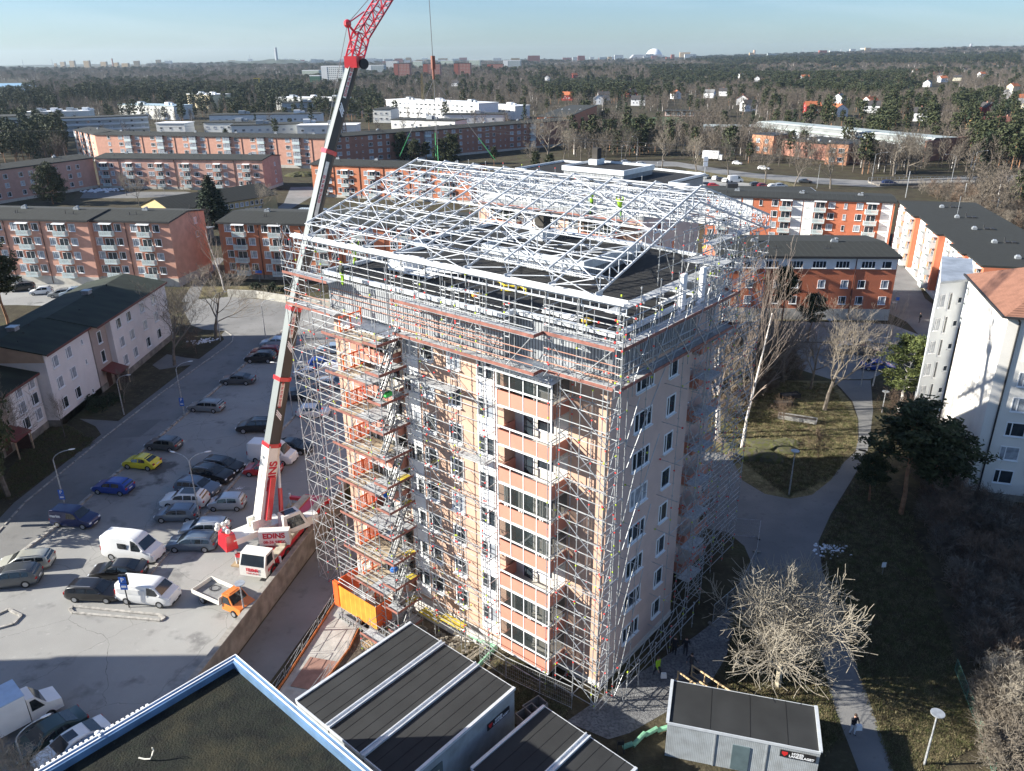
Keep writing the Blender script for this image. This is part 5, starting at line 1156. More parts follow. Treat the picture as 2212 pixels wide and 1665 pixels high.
tower((2696+1418/1.58)/1.8525, (2696+1442/1.58)/1.8525, E2(346), E2(388), mg_g, None, 'dark high-rise on the right skyline', 6400, group='far suburb blocks', name='distant_block')
tower((2696+85/1.58)/1.8525, (2696+122/1.58)/1.8525, E2(350), E2(388), mg_t, None, 'round topped pale tower right of the white dome', 6000, group='far suburb blocks', name='distant_block')
x, y, z = ray(D2(2115), E2(372)); dm = MB(); dm.ball((0,0,0), 55, 55, 55, 20, 12)
tag(dm.build('dome', m_wht, smooth=True, loc=(x/y*5600, 5600, CAM_H+z/y*5600-8)), 'white domed arena on the skyline', 'arena')
dr = MB().taper(-110, 110, -20, 60, 0, 30, 30, 10, 5); tag(dr.build('arena_base', mfar, loc=(x/y*5600-60, 5560, gz(x/y*5600, 5600)+2)), 'pale low halls at the foot of the white dome', 'building')
# far wooded hills
def hill(px, pyt, d, rx, label):
    x, y, z = ray(px, pyt); X = x/y*d; zt = CAM_H+z/y*d-8; mb = MB(); n = 14
    vs = [(rx*(2*i/n-1), 300*(2*j/n-1), -15+(zt+15)*max(0, (1-(2*i/n-1)**2)*(1-(2*j/n-1)**2))**.7*(1+.05*sin(i*2.1+j))) for j in range(n+1) for i in range(n+1)]
    mb.add(vs, [(j*(n+1)+i, j*(n+1)+i+1, (j+1)*(n+1)+i+1, (j+1)*(n+1)+i) for j in range(n) for i in range(n)])
    o = mb.build('hills', mat('far_woods', (.055,.07,.05), .95, .4, .012), loc=(X, d, 0), smooth=True); tag(o, label, kind='structure')
hill(D1(1545), E2(346), 4700, 330, 'domed wooded hill on the left skyline'); hill(D1(1785), E2(338), 4400, 260, 'hill under the chimney'); hill((2696+905/1.58)/1.8525, E2(362), 6400, 240, 'rounded hill on the right skyline'); hill(40, E2(352), 5600, 1300, 'low ridge beyond the lake')
# =============== VEHICLES ===============
def paint(name, c, metal=0): return mat('paint_'+name, c, .32, .03, 1.5, metal=metal, spec=.6, coat=.5)
m_cg = glassy('car_glass', (.015,.02,.025), .05, .3, 2)
m_tyre = mat('tyre_rubber', (.02,.02,.02), .9, .1, 3)
m_rim = mat('rim_alloy', (.42,.43,.45), .35, .1, 3, metal=.6)
m_lamp = mat('headlamp', (.75,.78,.80), .15, .05, 3)
m_tail = mat('tail_lamp', (.42,.02,.02), .2, .05, 3)
m_plate = mat('number_plate', (.75,.75,.72), .5, .05, 3)
m_blk = mat('black_plastic', (.025,.025,.027), .6, .1, 3)
TYPES = {
 'hatch': dict(L=4.1, w=.88, belt=.93, H=1.48, top=[(-2.05,.62),(-1.98,.92),(-1.72,1.28),(-1.4,1.44),(-.5,1.49),(.2,1.45),(.42,1.38),(1.02,.97),(1.75,.83),(1.98,.68),(2.05,.5)], ws=(1.0,.4), rw=(-1.95,-1.5), sw=[(-1.25,-.35),(-.28,.62)], wb=1.28, r=.31),
 'small': dict(L=3.6, w=.82, belt=.95, H=1.55, top=[(-1.8,.6),(-1.75,.95),(-1.55,1.35),(-1.3,1.5),(-.4,1.55),(.3,1.5),(.5,1.42),(1.05,1.02),(1.6,.85),(1.76,.68),(1.8,.5)], ws=(1.02,.48), rw=(-1.72,-1.36), sw=[(-1.2,-.3),(-.22,.68)], wb=1.18, r=.29),
 'wagon': dict(L=4.6, w=.90, belt=.93, H=1.47, top=[(-2.3,.62),(-2.24,.92),(-2.05,1.25),(-1.85,1.4),(-1.2,1.46),(0,1.48),(.3,1.45),(.5,1.38),(1.18,.97),(2.0,.82),(2.24,.66),(2.3,.5)], ws=(1.15,.48), rw=(-2.2,-1.9), sw=[(-1.85,-1.2),(-1.13,-.3),(-.22,.72)], wb=1.38, r=.32),
 'suv': dict(L=4.6, w=.94, belt=1.08, H=1.67, top=[(-2.3,.7),(-2.24,1.05),(-2.05,1.4),(-1.8,1.58),(-1.0,1.67),(0,1.67),(.3,1.62),(.48,1.55),(1.1,1.12),(1.95,.98),(2.24,.78),(2.3,.55)], ws=(1.08,.46), rw=(-2.18,-1.86), sw=[(-1.75,-1.2),(-1.12,-.3),(-.22,.7)], wb=1.36, r=.37),
 'sedan': dict(L=4.7, w=.90, belt=.92, H=1.44, top=[(-2.35,.62),(-2.3,.95),(-1.75,1.02),(-1.35,1.2),(-.95,1.36),(-.4,1.44),(.1,1.44),(.35,1.38),(1.08,.95),(2.05,.8),(2.3,.64),(2.35,.48)], ws=(1.05,.33), rw=(-1.7,-1.0), sw=[(-1.15,-.3),(-.22,.68)], wb=1.42, r=.33),
 'beetle': dict(L=4.08, w=.86, belt=.92, H=1.50, top=[(-2.04,.5),(-1.95,.75),(-1.65,.98),(-1.35,1.18),(-1.0,1.36),(-.5,1.48),(-.05,1.5),(.35,1.42),(.7,1.22),(1.0,1.0),(1.45,.93),(1.8,.78),(1.98,.6),(2.04,.45)], ws=(.98,.38), rw=(-1.5,-.85), sw=[(-1.0,-.2),(-.12,.66)], wb=1.25, r=.33),
 'caddy': dict(L=4.4, w=.88, belt=1.05, H=1.82, top=[(-2.2,.6),(-2.17,1.1),(-2.1,1.7),(-1.95,1.8),(.0,1.82),(.35,1.78),(.55,1.68),(1.2,1.1),(1.95,.92),(2.15,.72),(2.2,.5)], ws=(1.15,.56), rw=(-2.14,-2.08), sw=[(-.25,.72)], wb=1.35, r=.33),
 'van': dict(L=5.0, w=.95, belt=1.12, H=1.98, top=[(-2.5,.6),(-2.47,1.1),(-2.4,1.85),(-2.25,1.95),(-.5,1.98),(.8,1.98),(1.1,1.9),(1.25,1.8),(1.85,1.2),(2.35,1.0),(2.46,.75),(2.5,.5)], ws=(1.8,1.25), rw=(-2.45,-2.41), sw=[(.5,1.38)], wb=1.5, r=.34),
 'bigvan': dict(L=5.4, w=.98, belt=1.25, H=2.45, top=[(-2.7,.6),(-2.67,1.2),(-2.6,2.3),(-2.45,2.42),(-.5,2.46),(.7,2.44),(1.05,2.3),(1.25,2.1),(1.9,1.35),(2.45,1.15),(2.62,.85),(2.7,.5)], ws=(1.86,1.28), rw=(-2.65,-2.62), sw=[(.55,1.4)], wb=1.65, r=.35),
}
def interp(tp, x):
    if x <= tp[0][0]: return tp[0][1]
    for (a, p), (b_, q) in zip(tp, tp[1:]):
        if x <= b_: return p+(q-p)*(x-a)/(b_-a)
    return tp[-1][1]
CARM = {}
def car_meshes(ty):
    if ty in CARM: return CARM[ty]
    t = TYPES[ty]; w, belt, H, tp = t['w'], t['belt'], t['H'], t['top']; L2 = t['L']/2
    def hw(z): return w if z <= belt else w*(1-.24*(z-belt)/(H-belt)*(.55 if ty in ('van', 'bigvan', 'caddy') else 1))
    xs = sorted(set([x for x, _ in tp]+[-L2*.9, L2*.9, -L2*.5, 0, L2*.5]))
    b = MB(); rings = []
    for x in xs:
        e = max(0, (abs(x)/L2-.8)/.2); k = 1-.13*e*e; zt = interp(tp, x); zb = .2+.12*e; zc = min(belt, zt)
        yt = hw(zt); rnd = min(.07, (zt-zc)*.5) if zt > zc else 0
        ring = [(w*.9*k, zb), (w*k, min(.5, zt-.02)), (w*.985*k, zc-.02 if zt <= belt else zc)]
        ring += [(hw(zt-rnd)*k, zt-rnd), (yt*.9*k, zt)] if zt > belt else [(w*.93*k, zt), (w*.8*k, zt+.005)]
        rings.append([(x, y, z) for y, z in ring]+[(x, -y, z) for y, z in ring[::-1]])
    n = len(rings[0]); vs = [p for r_ in rings for p in r_]
    b.add(vs, [(i*n+j, i*n+(j+1) % n, (i+1)*n+(j+1) % n, (i+1)*n+j) for i in range(len(rings)-1) for j in range(n)])
    b.add(rings[0], [tuple(range(n-1, -1, -1))]); b.add(rings[-1], [tuple(range(n))])
    g = MB()
    def front_glass(x0, x1, pad=.08):
        z0, z1 = interp(tp, x0), interp(tp, x1); dx = .03 if x0 > 0 else -.03
        y0, y1 = hw(z0)*.88, hw(z1)*.86
        g.add([(x0+dx,y0,z0+.02), (x0+dx,-y0,z0+.02), (x1+dx,-y1,z1+.02), (x1+dx,y1,z1+.02)], [(0,1,2,3) if x0 > 0 else (3,2,1,0)])
    front_glass(*t['ws'])
    if ty not in ('van', 'bigvan', 'caddy'): front_glass(*t['rw'])
    for (x0, x1) in t['sw']:
        zb = belt+.05
        def ztop(x): return min(H, interp(tp, x))-.13
        pts = [(x0, zb), (x1+.18 if x1 == t['sw'][-1][1] else x1, zb), (x1-.12 if x1 == t['sw'][-1][1] else x1, ztop(min(x1, t['ws'][1])-.02)), ((x0+x1)/2, ztop((x0+x1)/2)), (x0+.05, ztop(x0+.05))]
        for s in (1, -1):
            q = [(x, s*(hw(z)+.012), z) for x, z in pts]; g.add(q, [tuple(range(5)) if s < 0 else tuple(range(4, -1, -1))])
    wt = MB(); r = t['r']; wt.tube((0,-.1,0), (0,.1,0), r, 16)
    rm = MB(); rm.tube((0,-.108,0), (0,.108,0), r*.62, 12)
    ar = MB(); 
    bm_ = b.mesh('body', m_blk, True); bm_.set_sharp_from_angle(angle=R(32)); CARM[ty] = (bm_, g.mesh('window_glass', m_cg), wt.mesh('tyre', m_tyre), rm.mesh('rim', m_rim)); return CARM[ty]
BODYC = {}
def car(ty, pm, name, label, p, hd, cat='car', group='cars parked between the kerbs', z=0, rails=False, simple=False, roofm=None):
    bm, gm, tm, rm = car_meshes(ty); t = TYPES[ty]; L2 = t['L']/2; w = t['w']
    T = thing(name, label, cat, (p[0], p[1], z), R(hd), group)
    k = (ty, pm.name)
    if k not in BODYC: c = bm.copy(); c.materials[0] = pm; BODYC[k] = c
    inst('body', BODYC[k], T, (0,0,0)); inst('windows', gm, T, (0,0,0))
    for sx in (-1, 1):
        for sy in (-1, 1):
            wh = inst('wheel', tm, T, (sx*t['wb'], sy*(w-.09), t['r'])); 
            if not simple: inst('rim', rm, wh, (0,0,0))
    if simple: return T
    zf = interp(t['top'], L2-.1)
    for s in (-1, 1):
        MB().box(L2-.16, L2-.02, s*w*.8-.16, s*w*.8+.1, zf-.14, zf+.0).build('headlight', m_lamp, T) if s > 0 else MB().box(L2-.16, L2-.02, -w*.8-.1, -w*.8+.16, zf-.14, zf).build('headlight', m_lamp, T)
        zt_ = .85 if ty not in ('van','bigvan') else 1.0
        MB().box(-L2+.0, -L2+.12, s*w*.78-.12, s*w*.78+.12, zt_-.1, zt_+.08 if ty not in ('van','bigvan') else zt_+.35).build('tail_light', m_tail, T)
        MB().box(t['ws'][0]-.3, t['ws'][0]-.12, s*(w+.04)-.07, s*(w+.04)+.07, t['belt']+.03, t['belt']+.16).build('mirror', pm, T)
    MB().box(-L2-.015, -L2+.02, -.26, .26, .62, .74).build('number_plate', m_plate, T); MB().box(L2-.02, L2+.015, -.26, .26, .34, .45).build('number_plate', m_plate, T)
    MB().box(L2-.12, L2+.005, -w*.7, w*.7, .24, .42).build('bumper', m_blk, T); MB().box(-L2-.005, -L2+.1, -w*.7, w*.7, .24, .40).build('bumper', m_blk, T)
    if rails:
        [MB().beam((-1.6, s*.62, t['H']+.03), (.1, s*.62, t['H']+.03), .04, .04).build('roof_rail', m_rim, T) for s in (-1, 1)]
    if roofm: MB().box(-1.5, .15, -.58, .58, t['H']-.005, t['H']+.012).build('roof_panel', roofm, T)
    return T
C_ = {n: paint(n, c, m_) for n, c, m_ in (('silver',(.52,.54,.56),.5), ('white',(.78,.78,.77),0), ('black',(.012,.012,.014),.0), ('navy',(.012,.025,.10),.2), ('blue',(.015,.06,.33),.3), ('red',(.42,.015,.02),0), ('darkred',(.20,.012,.02),.2), ('yellow',(.80,.66,.02),0), ('grey',(.10,.11,.12),.4), ('bluegrey',(.13,.17,.22),.4), ('lightblue',(.42,.52,.62),.4), ('champagne',(.50,.50,.44),.4), ('green',(.015,.045,.045),.2), ('palegrey',(.28,.30,.31),.4))}
CARS = [
 ('wagon','palegrey',446,874,172,'silver grey estate car alone in the second gap of the kerbside row'),('hatch','grey',353,955,170,'dark grey hatchback parked next to the yellow beetle'),
 ('beetle','yellow',305,994,169,'bright yellow rounded beetle-shaped car by the road kerb'),('hatch','blue',243,1046,171,'blue hatchback in the kerbside row'),
 ('sedan','lightblue',598,737,183,'light blue silver saloon left of the crane boom, farthest of its row'),('wagon','darkred',576,757,178,'dark red estate half hidden behind a black one'),('suv','black',565,771,178,'black off-roader in front of the dark red car'),
 ('sedan','grey',515,817,178,'dark grey low saloon in the kerbside row'),('suv','black',553,920,182,'black off-roader just left of the crane boom'),('sedan','black',638,854,-2,'black saloon right of the boom beside the inner kerb'),
 ('sedan','white',672,806,-2,'white streamlined saloon right of the boom'),('hatch','blue',697,786,-3,'blue car mostly hidden behind the scaffold lattice'),('wagon','silver',716,830,-3,'silver estate behind the lattice, beside the white streamlined one'),
 ('hatch','white',677,890,-2,'white hatchback right of the boom with its long shadow'),('hatch','lightblue',716,754,178,'pale car seen through the scaffold, farthest right'),('sedan','black',631,965,-14,'black car partly behind the white high van'),
 ('hatch','red',566,1013,178,'red hatchback at the crane boom foot'),('small','silver',488,1085,180,'small silver hatchback alone between kerb and crane'),
 ('wagon','black',481,1004,-16,'black estate, farthest of the tight dark group'),('suv','black',457,1024,-17,'black van-like car second in the dark group'),('suv','bluegrey',425,1052,-14,'blue grey people carrier in the dark group, nose to the kerb'),
 ('suv','white',397,1078,178,'white off-roader with a black roof in the middle row'),('hatch','bluegrey',380,1107,180,'slate blue hatchback below the white off-roader'),('wagon','silver',439,1139,181,'silver estate beside the crane row, sun on its roof'),
 ('wagon','bluegrey',412,1170,180,'dark blue estate in front of the silver estate'),('sedan','black',252,1228,183,'black saloon between the two white vans'),('wagon','black',201,1273,-4,'black estate with chrome window line by the parking sign'),
 ('wagon','champagne',52,1206,190,'champagne estate near the left edge'),('suv','grey',22,1241,190,'dark grey car cut by the left edge'),
]
for ty, c, px, py, hd, lab in CARS:
    car(ty, C_[c], 'parked_car', lab, at(px, py), hd, rails=ty in ('wagon', 'suv'), roofm=C_['black'] if 'black roof' in lab else None)
Ts = car('bigvan', C_['white'], 'white_van', 'tall white van with one rear side window, kerb at its nose', at(285,1187), -12, 'van', 'white vans')
for s in (1, -1): MB().box(-.75, .15, s*(.98+.0)-.015, s*(.98)+.015, 1.4, 1.95).build('side_window', m_cg, Ts)
Tv = car('van', C_['white'], 'white_van', 'white panel van beside the blue parking sign on the island', at(316,1281), -10, 'van', 'white vans')
MB().box(-2.2, .3, -.965, -.95, 1.15, 1.6).build('panel_line', mat('offwhite_paint', (.7,.7,.69), .4, .03, 2), Tv)
Ti = car('bigvan', C_['white'], 'white_van', 'tall white van behind the crane boom with a red car in front', at(588,986), -12, 'van', 'white vans')
Tm = car('caddy', C_['navy'], 'delivery_van', 'small navy delivery van with marbit lettering by the road', at(160,1115), -9, 'van', 'dark vans')
car('van', C_['white'], 'white_van', 'white van glimpsed behind the lattice scaffold', at(735,808), -5, 'van', 'white vans')
def text(parent, s, loc, rot, size, m_, name='lettering', bold=0, shear=0, sx=1):
    cu = bpy.data.curves.new(name, 'FONT'); cu.body = s; cu.size = size; cu.extrude = .004; cu.offset = bold; cu.shear = shear; cu.align_x = 'CENTER'; cu.align_y = 'CENTER'; cu.materials.append(m_)
    o = bpy.data.objects.new(name, cu); COL.objects.link(o); nm_ = bpy.data.meshes.new_from_object(o.evaluated_get(bpy.context.evaluated_depsgraph_get())); bpy.data.objects.remove(o); o = bpy.data.objects.new(name, nm_); COL.objects.link(o); o.parent = parent; o.location = loc; o.rotation_euler = rot; o.scale = (sx, 1, 1); return o
text(Tm, 'marbit', (-1.35, -.90, 1.32), (pi/2, 0, 0), .42, m_white, bold=.012)
# upper left car park
for px, py, ty, c, hd, lab in ((53,609,'suv','black',200,'dark car at the left end of the upper left parking'),(94,617,'hatch','white',198,'white small car in the upper left parking'),(137,623,'wagon','palegrey',196,'grey estate in the upper left parking'),(161,622,'suv','lightblue',205,'pale blue car between grey and black ones, upper left parking'),(185,623,'suv','black',205,'black car at the right end of the upper left parking')):
    car(ty, C_[c], 'parked_car', lab, at(px, py), hd, group='cars below the salmon block', rails=True)
# bottom left, nose or tail towards the dark roof
wc = car('sedan', C_['white'], 'parked_car', 'white saloon with a dark sunroof beside the near dark roof', at(148,1607), -128, group='cars by the near roof')
MB().box(-.35, .35, -.42, .42, 1.435, 1.455).build('sunroof', m_cg, wc)
car('sedan', C_['green'], 'parked_car', 'dark green saloon between the box truck and the white saloon', at(96,1584), -128, group='cars by the near roof')
car('wagon', C_['bluegrey'], 'parked_car', 'blue grey car half hidden by the near roof edge', at(199,1618), 52, group='cars by the near roof')
bt = thing('box_truck', 'white box truck parked at the bottom left corner', 'truck', at(14,1558), R(48), 'trucks')
MB().box(-3.4, 1.0, -1.1, 1.1, .75, 3.0).build('cargo_box', m_wht, bt)
MB().box(-3.45, 1.05, -1.13, 1.13, 3.0, 3.05).build('box_roof', mat('translucent_roof', (.45,.55,.68), .35, .06, 2), bt)
b = MB(); b.add([(1.1,-.95,.45),(3.1,-.9,.45),(3.1,-.85,1.15),(2.2,-.85,1.4),(1.6,-.75,2.25),(1.1,-.75,2.3),(1.1,.95,.45),(3.1,.9,.45),(3.1,.85,1.15),(2.2,.85,1.4),(1.6,.75,2.25),(1.1,.75,2.3)], [(0,1,2,3,4,5),(11,10,9,8,7,6),(1,7,8,2),(2,8,9,3),(3,9,10,4),(4,10,11,5),(0,5,11,6),(0,6,7,1)]); b.build('cab', C_['white'], bt)
MB().add([(2.22,-.78,1.43),(2.22,.78,1.43),(1.66,.68,2.2),(1.66,-.68,2.2)], [(0,1,2,3)]).add([(1.25,-.88,1.3),(2.05,-.885,1.3),(1.6,-.8,2.1),(1.25,-.8,2.1)], [(0,1,2,3)]).add([(1.25,.88,1.3),(2.05,.885,1.3),(1.6,.8,2.1),(1.25,.8,2.1)], [(3,2,1,0)]).build('windows', m_cg, bt)
for x in (-2.2, 2.2):
    for s in (-1, 1):
        wh = MB().tube((0,-.12,0), (0,.12,0), .36, 16).build('wheel', m_tyre, bt, loc=(x, s*.85, .36)); MB().tube((0,-.13,0), (0,.13,0), .2, 10).build('rim', m_rim, wh)
MB().box(-3.3, 3.0, -.45, .45, .4, .74).build('chassis', m_blk, bt)
# orange flatbed pickup beside the wall
fp = thing('flatbed_truck', 'orange cab flatbed with pale open bed and cable coil, against the wall', 'pickup', at(503,1302)+V((-1.1,.5,0)), R(-30), 'trucks')
m_bed = mat('bed_sides', (.72,.69,.62), .6, .1, 2)
m_or2 = paint('orange', (.72,.20,.03))
b = MB(); b.box(-2.7, .6, -1.05, 1.05, .78, .84, 0); b.box(-2.7, .6, -1.05, -1.0, .84, 1.2, 1); b.box(-2.7, .6, 1.0, 1.05, .84, 1.2, 1); b.box(-2.7, -2.65, -1.0, 1.0, .84, 1.2, 1); b.box(.55, .6, -1.0, 1.0, .84, 1.5, 1); b.build('bed', [mat('bed_floor', (.22,.22,.22), .8, .2, 2), m_bed], fp)
b = MB(); b.add([(.7,-.9,.4),(2.75,-.85,.4),(2.75,-.82,.95),(1.95,-.82,1.1),(1.45,-.7,1.75),(.7,-.7,1.78),(.7,.9,.4),(2.75,.85,.4),(2.75,.82,.95),(1.95,.82,1.1),(1.45,.7,1.75),(.7,.7,1.78)], [(0,1,2,3,4,5),(11,10,9,8,7,6),(1,7,8,2),(2,8,9,3),(3,9,10,4),(4,10,11,5),(0,5,11,6),(0,6,7,1)]); b.box(.9, 1.3, -.45, .45, 1.76, 1.80); b.build('cab', m_or2, fp)
MB().add([(1.97,-.74,1.13),(1.97,.74,1.13),(1.5,.64,1.71),(1.5,-.64,1.71)], [(0,1,2,3)]).add([(.8,-.86,1.05),(1.75,-.865,1.05),(1.4,-.76,1.65),(.8,-.75,1.65)], [(0,1,2,3)]).add([(.8,.86,1.05),(1.75,.865,1.05),(1.4,.76,1.65),(.8,.75,1.65)], [(3,2,1,0)]).build('windows', m_cg, fp)
for x in (-1.7, 2.0):
    for s in (-1, 1):
        wh = MB().tube((0,-.11,0), (0,.11,0), .33, 16).build('wheel', m_tyre, fp, loc=(x, s*.8, .33)); MB().tube((0,-.12,0), (0,.12,0), .2, 10).build('rim', m_rim, wh)
MB().box(-2.6, 2.6, -.4, .4, .35, .77).build('chassis', m_blk, fp)
b = MB(); [b.tube((-1.5+.45*cos(a), .3+.35*sin(a), .88+.012*(k % 3)), (-1.5+.45*cos(a+.5), .3+.35*sin(a+.5), .88+.012*(k % 3)), .025, 4) for k, a in enumerate([i*.5 for i in range(26)])]
q = b.build('cable_coil', m_blk, loc=fp.location, rz=R(-30)); tag(q, 'black cable coil lying in the pale truck bed', 'cable')
# right: car in the shaded bay, cars on the far road and the far car park
car('wagon', C_['grey'], 'parked_car', 'grey car in the shaded parking bay beyond the small park', at(1866,777), -8, group='cars in the shaded bay')
car('hatch', C_['silver'], 'parked_car', 'silver car half hidden by the birches in the shaded bay', at(1832,772), -8, group='cars in the shaded bay')
car('sedan', C_['blue'], 'parked_car', 'blue car under the green pine by the white tower', at(1895,812), -12, group='cars in the shaded bay')
fc = [(1382,369,'wagon','bluegrey',-20),(1395,373,'hatch','white',-20),(1387,380,'hatch','darkred',-15),(1404,382,'hatch','black',-12),(1418,379,'hatch','blue',-10),(1432,380,'wagon','darkred',-10),(1420,387,'suv','white',-12),(1450,386,'sedan','silver',-8),(1492,391,'wagon','silver',0),(1507,389,'hatch','champagne',60),(1533,393,'sedan','palegrey',60),(1552,396,'hatch','white',60),(1563,399,'hatch','black',60),(1574,401,'wagon','white',60),(1640,411,'wagon','grey',5),(1655,414,'hatch','darkred',5),(1678,416,'hatch','white',5),(1693,416,'suv','silver',5),(1520,411,'hatch','white',-10),(1535,410,'hatch','black',-10),(1548,412,'hatch','red',-10),(1392,362,'hatch','silver',-30),(1346,360,'hatch','black',-20),(1360,357,'hatch','silver',-20)]
for i, (px, py, ty, c, hd) in enumerate(fc):
    car(ty, C_[c], 'parked_car', '%s %s in the far car park beyond the roof trusses' % ({'bluegrey':'slate','darkred':'dark red','palegrey':'grey','champagne':'beige'}.get(c, c), {'wagon':'estate','hatch':'hatchback','sedan':'saloon','suv':'tall car'}[ty]), at(px, py), hd, group='cars in the far car park', simple=True)
for px, py, ty, hd, lab in ((1516,391,'van',60,'white van in the middle of the far car park row'),(1595,402,'bigvan',5,'long white van at the right of the far car park row')):
    car(ty, C_['white'], 'white_van', lab, at(px, py), hd, 'van', 'white vans', simple=True)
for px, py, ty, c, hd, lab in ((1600,364,'hatch','white',-30,'pale car driving on the far road behind bare trees'),(1657,376,'wagon','white',-28,'white estate driving on the far road'),(1746,406,'sedan','grey',-15,'dark saloon on the far road before the bridge'),(1926,413,'suv','navy',-4,'navy van-like car at the bridge start')):
    car(ty, C_[c], 'moving_car', lab, at(px, py), hd, group='cars on the far road', simple=True)
x_ = thing('site_trailer', 'white box vehicle standing behind the bare roadside trees', 'truck', at(1545,354), R(-25), 'trucks')
MB().box(-4, 3, -1.4, 1.4, .9, 4).build('cargo_box', m_wht, x_); MB().box(3.1, 4.6, -1.3, 1.3, .5, 2.6).build('cab', C_['white'], x_)
for x in (-2.5, 3.5):
    for s in (-1, 1): MB().tube((x, s*1.1-.1, .45), (x, s*1.1+.1, .45), .45, 12).build('wheel', m_tyre, x_)
# =============== MOBILE CRANE ===============
m_cw = paint('crane_white', (.76,.74,.68)); m_cr = paint('crane_red', (.55,.02,.03)); m_cb = mat('boom_grey', (.19,.21,.21), .45, .06, .6); m_cbd = mat('boom_shade_side', (.05,.05,.048), .5, .08, .6)  # darker boom copy puts the shade of one flank and underside into colour
ca = atan2(66.8-56.2, -20.2+23.2)+0
ca = R(77)
cr = thing('mobile_crane', 'red and white mobile crane with long telescopic boom and lattice jib', 'crane', (-20.9, 63.9, 0), ca)
# local x runs towards the rear (away from the camera); the driving cab is at -x
b = MB(); b.box(-5.6, 5.2, -1.25, 1.25, 1.0, 1.5); b.build('chassis', m_cr, cr)
b = MB(); b.box(-5.7, 4.9, .55, 1.3, 1.5, 1.62).box(-5.7, 4.9, -1.3, -.55, 1.5, 1.62).box(-3.9, -1.9, -1.3, 1.3, 1.5, 1.85); b.build('carrier_deck', mat('deck_beige', (.42,.38,.30), .7, .2, 2), cr)
b = MB(); b.box(-3.8, -2.6, -.9, .9, 1.86, 2.1); b.box(-2.2, -1.2, .2, .9, 1.62, 2.0); b.tube((-2.9,.3,2.3), (-2.9,.9,2.3), .3, 8); b.build('engine_cover', m_cr, cr)
b = MB(); b.add([(-7.4,-1.25,.7),(-5.75,-1.25,.7),(-5.75,-1.25,2.7),(-6.9,-1.2,2.7),(-7.35,-1.22,1.7),(-7.4,1.25,.7),(-5.75,1.25,.7),(-5.75,1.25,2.7),(-6.9,1.2,2.7),(-7.35,1.22,1.7)], [(4,3,2,1,0),(5,6,7,8,9),(0,5,9,4),(4,9,8,3),(3,8,7,2),(2,7,6,1),(1,6,5,0)])
cab = b.build('driver_cab', m_cw, cr)
MB().add([(-7.37,-1.1,1.72),(-7.37,1.1,1.72),(-6.95,1.05,2.6),(-6.95,-1.05,2.6)], [(0,3,2,1)]).add([(-7.1,-1.262,1.7),(-6.0,-1.262,1.7),(-6.0,-1.262,2.5),(-6.8,-1.25,2.5)], [(0,1,2,3)]).build('windscreen', m_cg, cab)
m_rl = mat('red_lettering', (.55,.03,.05), .5, 0)
text(cab, 'EDINS', (-7.43, 0, 1.35), (pi/2, 0, -pi/2), .42, m_rl, bold=.02); text(cab, '08-36 96 00', (-7.43, 0, 1.0), (pi/2, 0, -pi/2), .24, m_rl); text(cab, 'EDINS', (-6.5, -1.275, 1.2), (pi/2, 0, 0), .36, m_rl, bold=.015)
for x in (-6.1, -3.6, .2, 1.9, 3.6):
    for s in (-1, 1):
        wh = MB().tube((0,-.22,0), (0,.22,0), .62, 20).build('wheel', m_tyre, cr, loc=(x, s*1.08, .62)); MB().tube((0,-.24,0), (0,.24,0), .33, 12).build('rim', m_cr, wh)
for x, s in ((-5.2, 1), (5.0, 1), (-5.2, -1), (5.0, -1)):
    o = MB(); e = 2.9 if s > 0 else 1.45
    o.box(x-.15, x+.15, min(s*1.2, s*e), max(s*1.2, s*e), .85, 1.2).build('outrigger', m_cr, cr)
    MB().tube((x, s*e, .12), (x, s*e, 1.5), .11, 8).build('jack', m_met, cr); MB().box(x-.45, x+.45, s*e-.4, s*e+.4, 0, .12).build('jack_pad', mat('pallet_wood', (.38,.28,.17), .8, .2, 3), cr)
# upper works: slewing frame, operator cab, counterweight; the boom points to the far right of the picture
base = V((-20.9, 66.0, 2.4))
# direction of the boom from the photograph: pivot, head and jib tip in space
def on_boom(px, py, dist):
    x, y, z = ray(px, py); v_ = V((x, y, z)).normalized(); return V((0, 0, CAM_H))+v_*dist
BN = [(562,1118), (586,950), (611.5,808), (639,658), (720,322), (776,128)]
def bpt(q, yy): x, y, z = ray(*q); return V((x/y*yy, yy, CAM_H+z/y*yy))
dl = [0]
for q0, q1 in zip(BN, BN[1:]): dl.append(dl[-1]+hypot(q1[0]-q0[0], q1[1]-q0[1]))
inv = (M.Translation(cr.location) @ M.Rotation(ca, 4, 'Z')).inverted()
NW = [bpt(q, 62.6+9*d_/dl[-1]) for q, d_ in zip(BN, dl)]; PV, HD = NW[0], NW[-1]
NL = [inv @ q for q in NW]
pv, hd_ = NL[0], NL[-1]; bd = (hd_-pv); BL = bd.length; bd.normalize()
up = V((0, 0, 1)); side = bd.cross(up).normalized(); upb = side.cross(bd).normalized()
hb = V((HD.x-PV.x, HD.y-PV.y, 0)); az = atan2((inv.to_3x3() @ hb).y, (inv.to_3x3() @ hb).x)
up_ = thing_part('upper_structure', cr, (pv.x, pv.y, 0)); up_.rotation_euler = (0, 0, az)
MB().box(-3.2, 1.6, -.9, .9, 1.7, 2.3).tube((0,0,1.4), (0,0,1.75), 1.0, 20).box(-1.2, .5, .35, .6, 2.3, 3.2).box(-1.2, .5, -.6, -.35, 2.3, 3.2).build('slewing_frame', m_cw, up_)
MB().taper(-4.0, -2.9, -.95, .95, 1.4, 2.9, .2, .1, .1).build('counterweight', m_cr, up_)
b = MB(); b.taper(1.0, 3.6, -2.3, -.95, 1.6, 3.5, .1, .8, .12); b.box(3.4, 4.6, -2.0, -1.0, 1.5, 2.4); b.build('operator_cab', m_cw, up_)
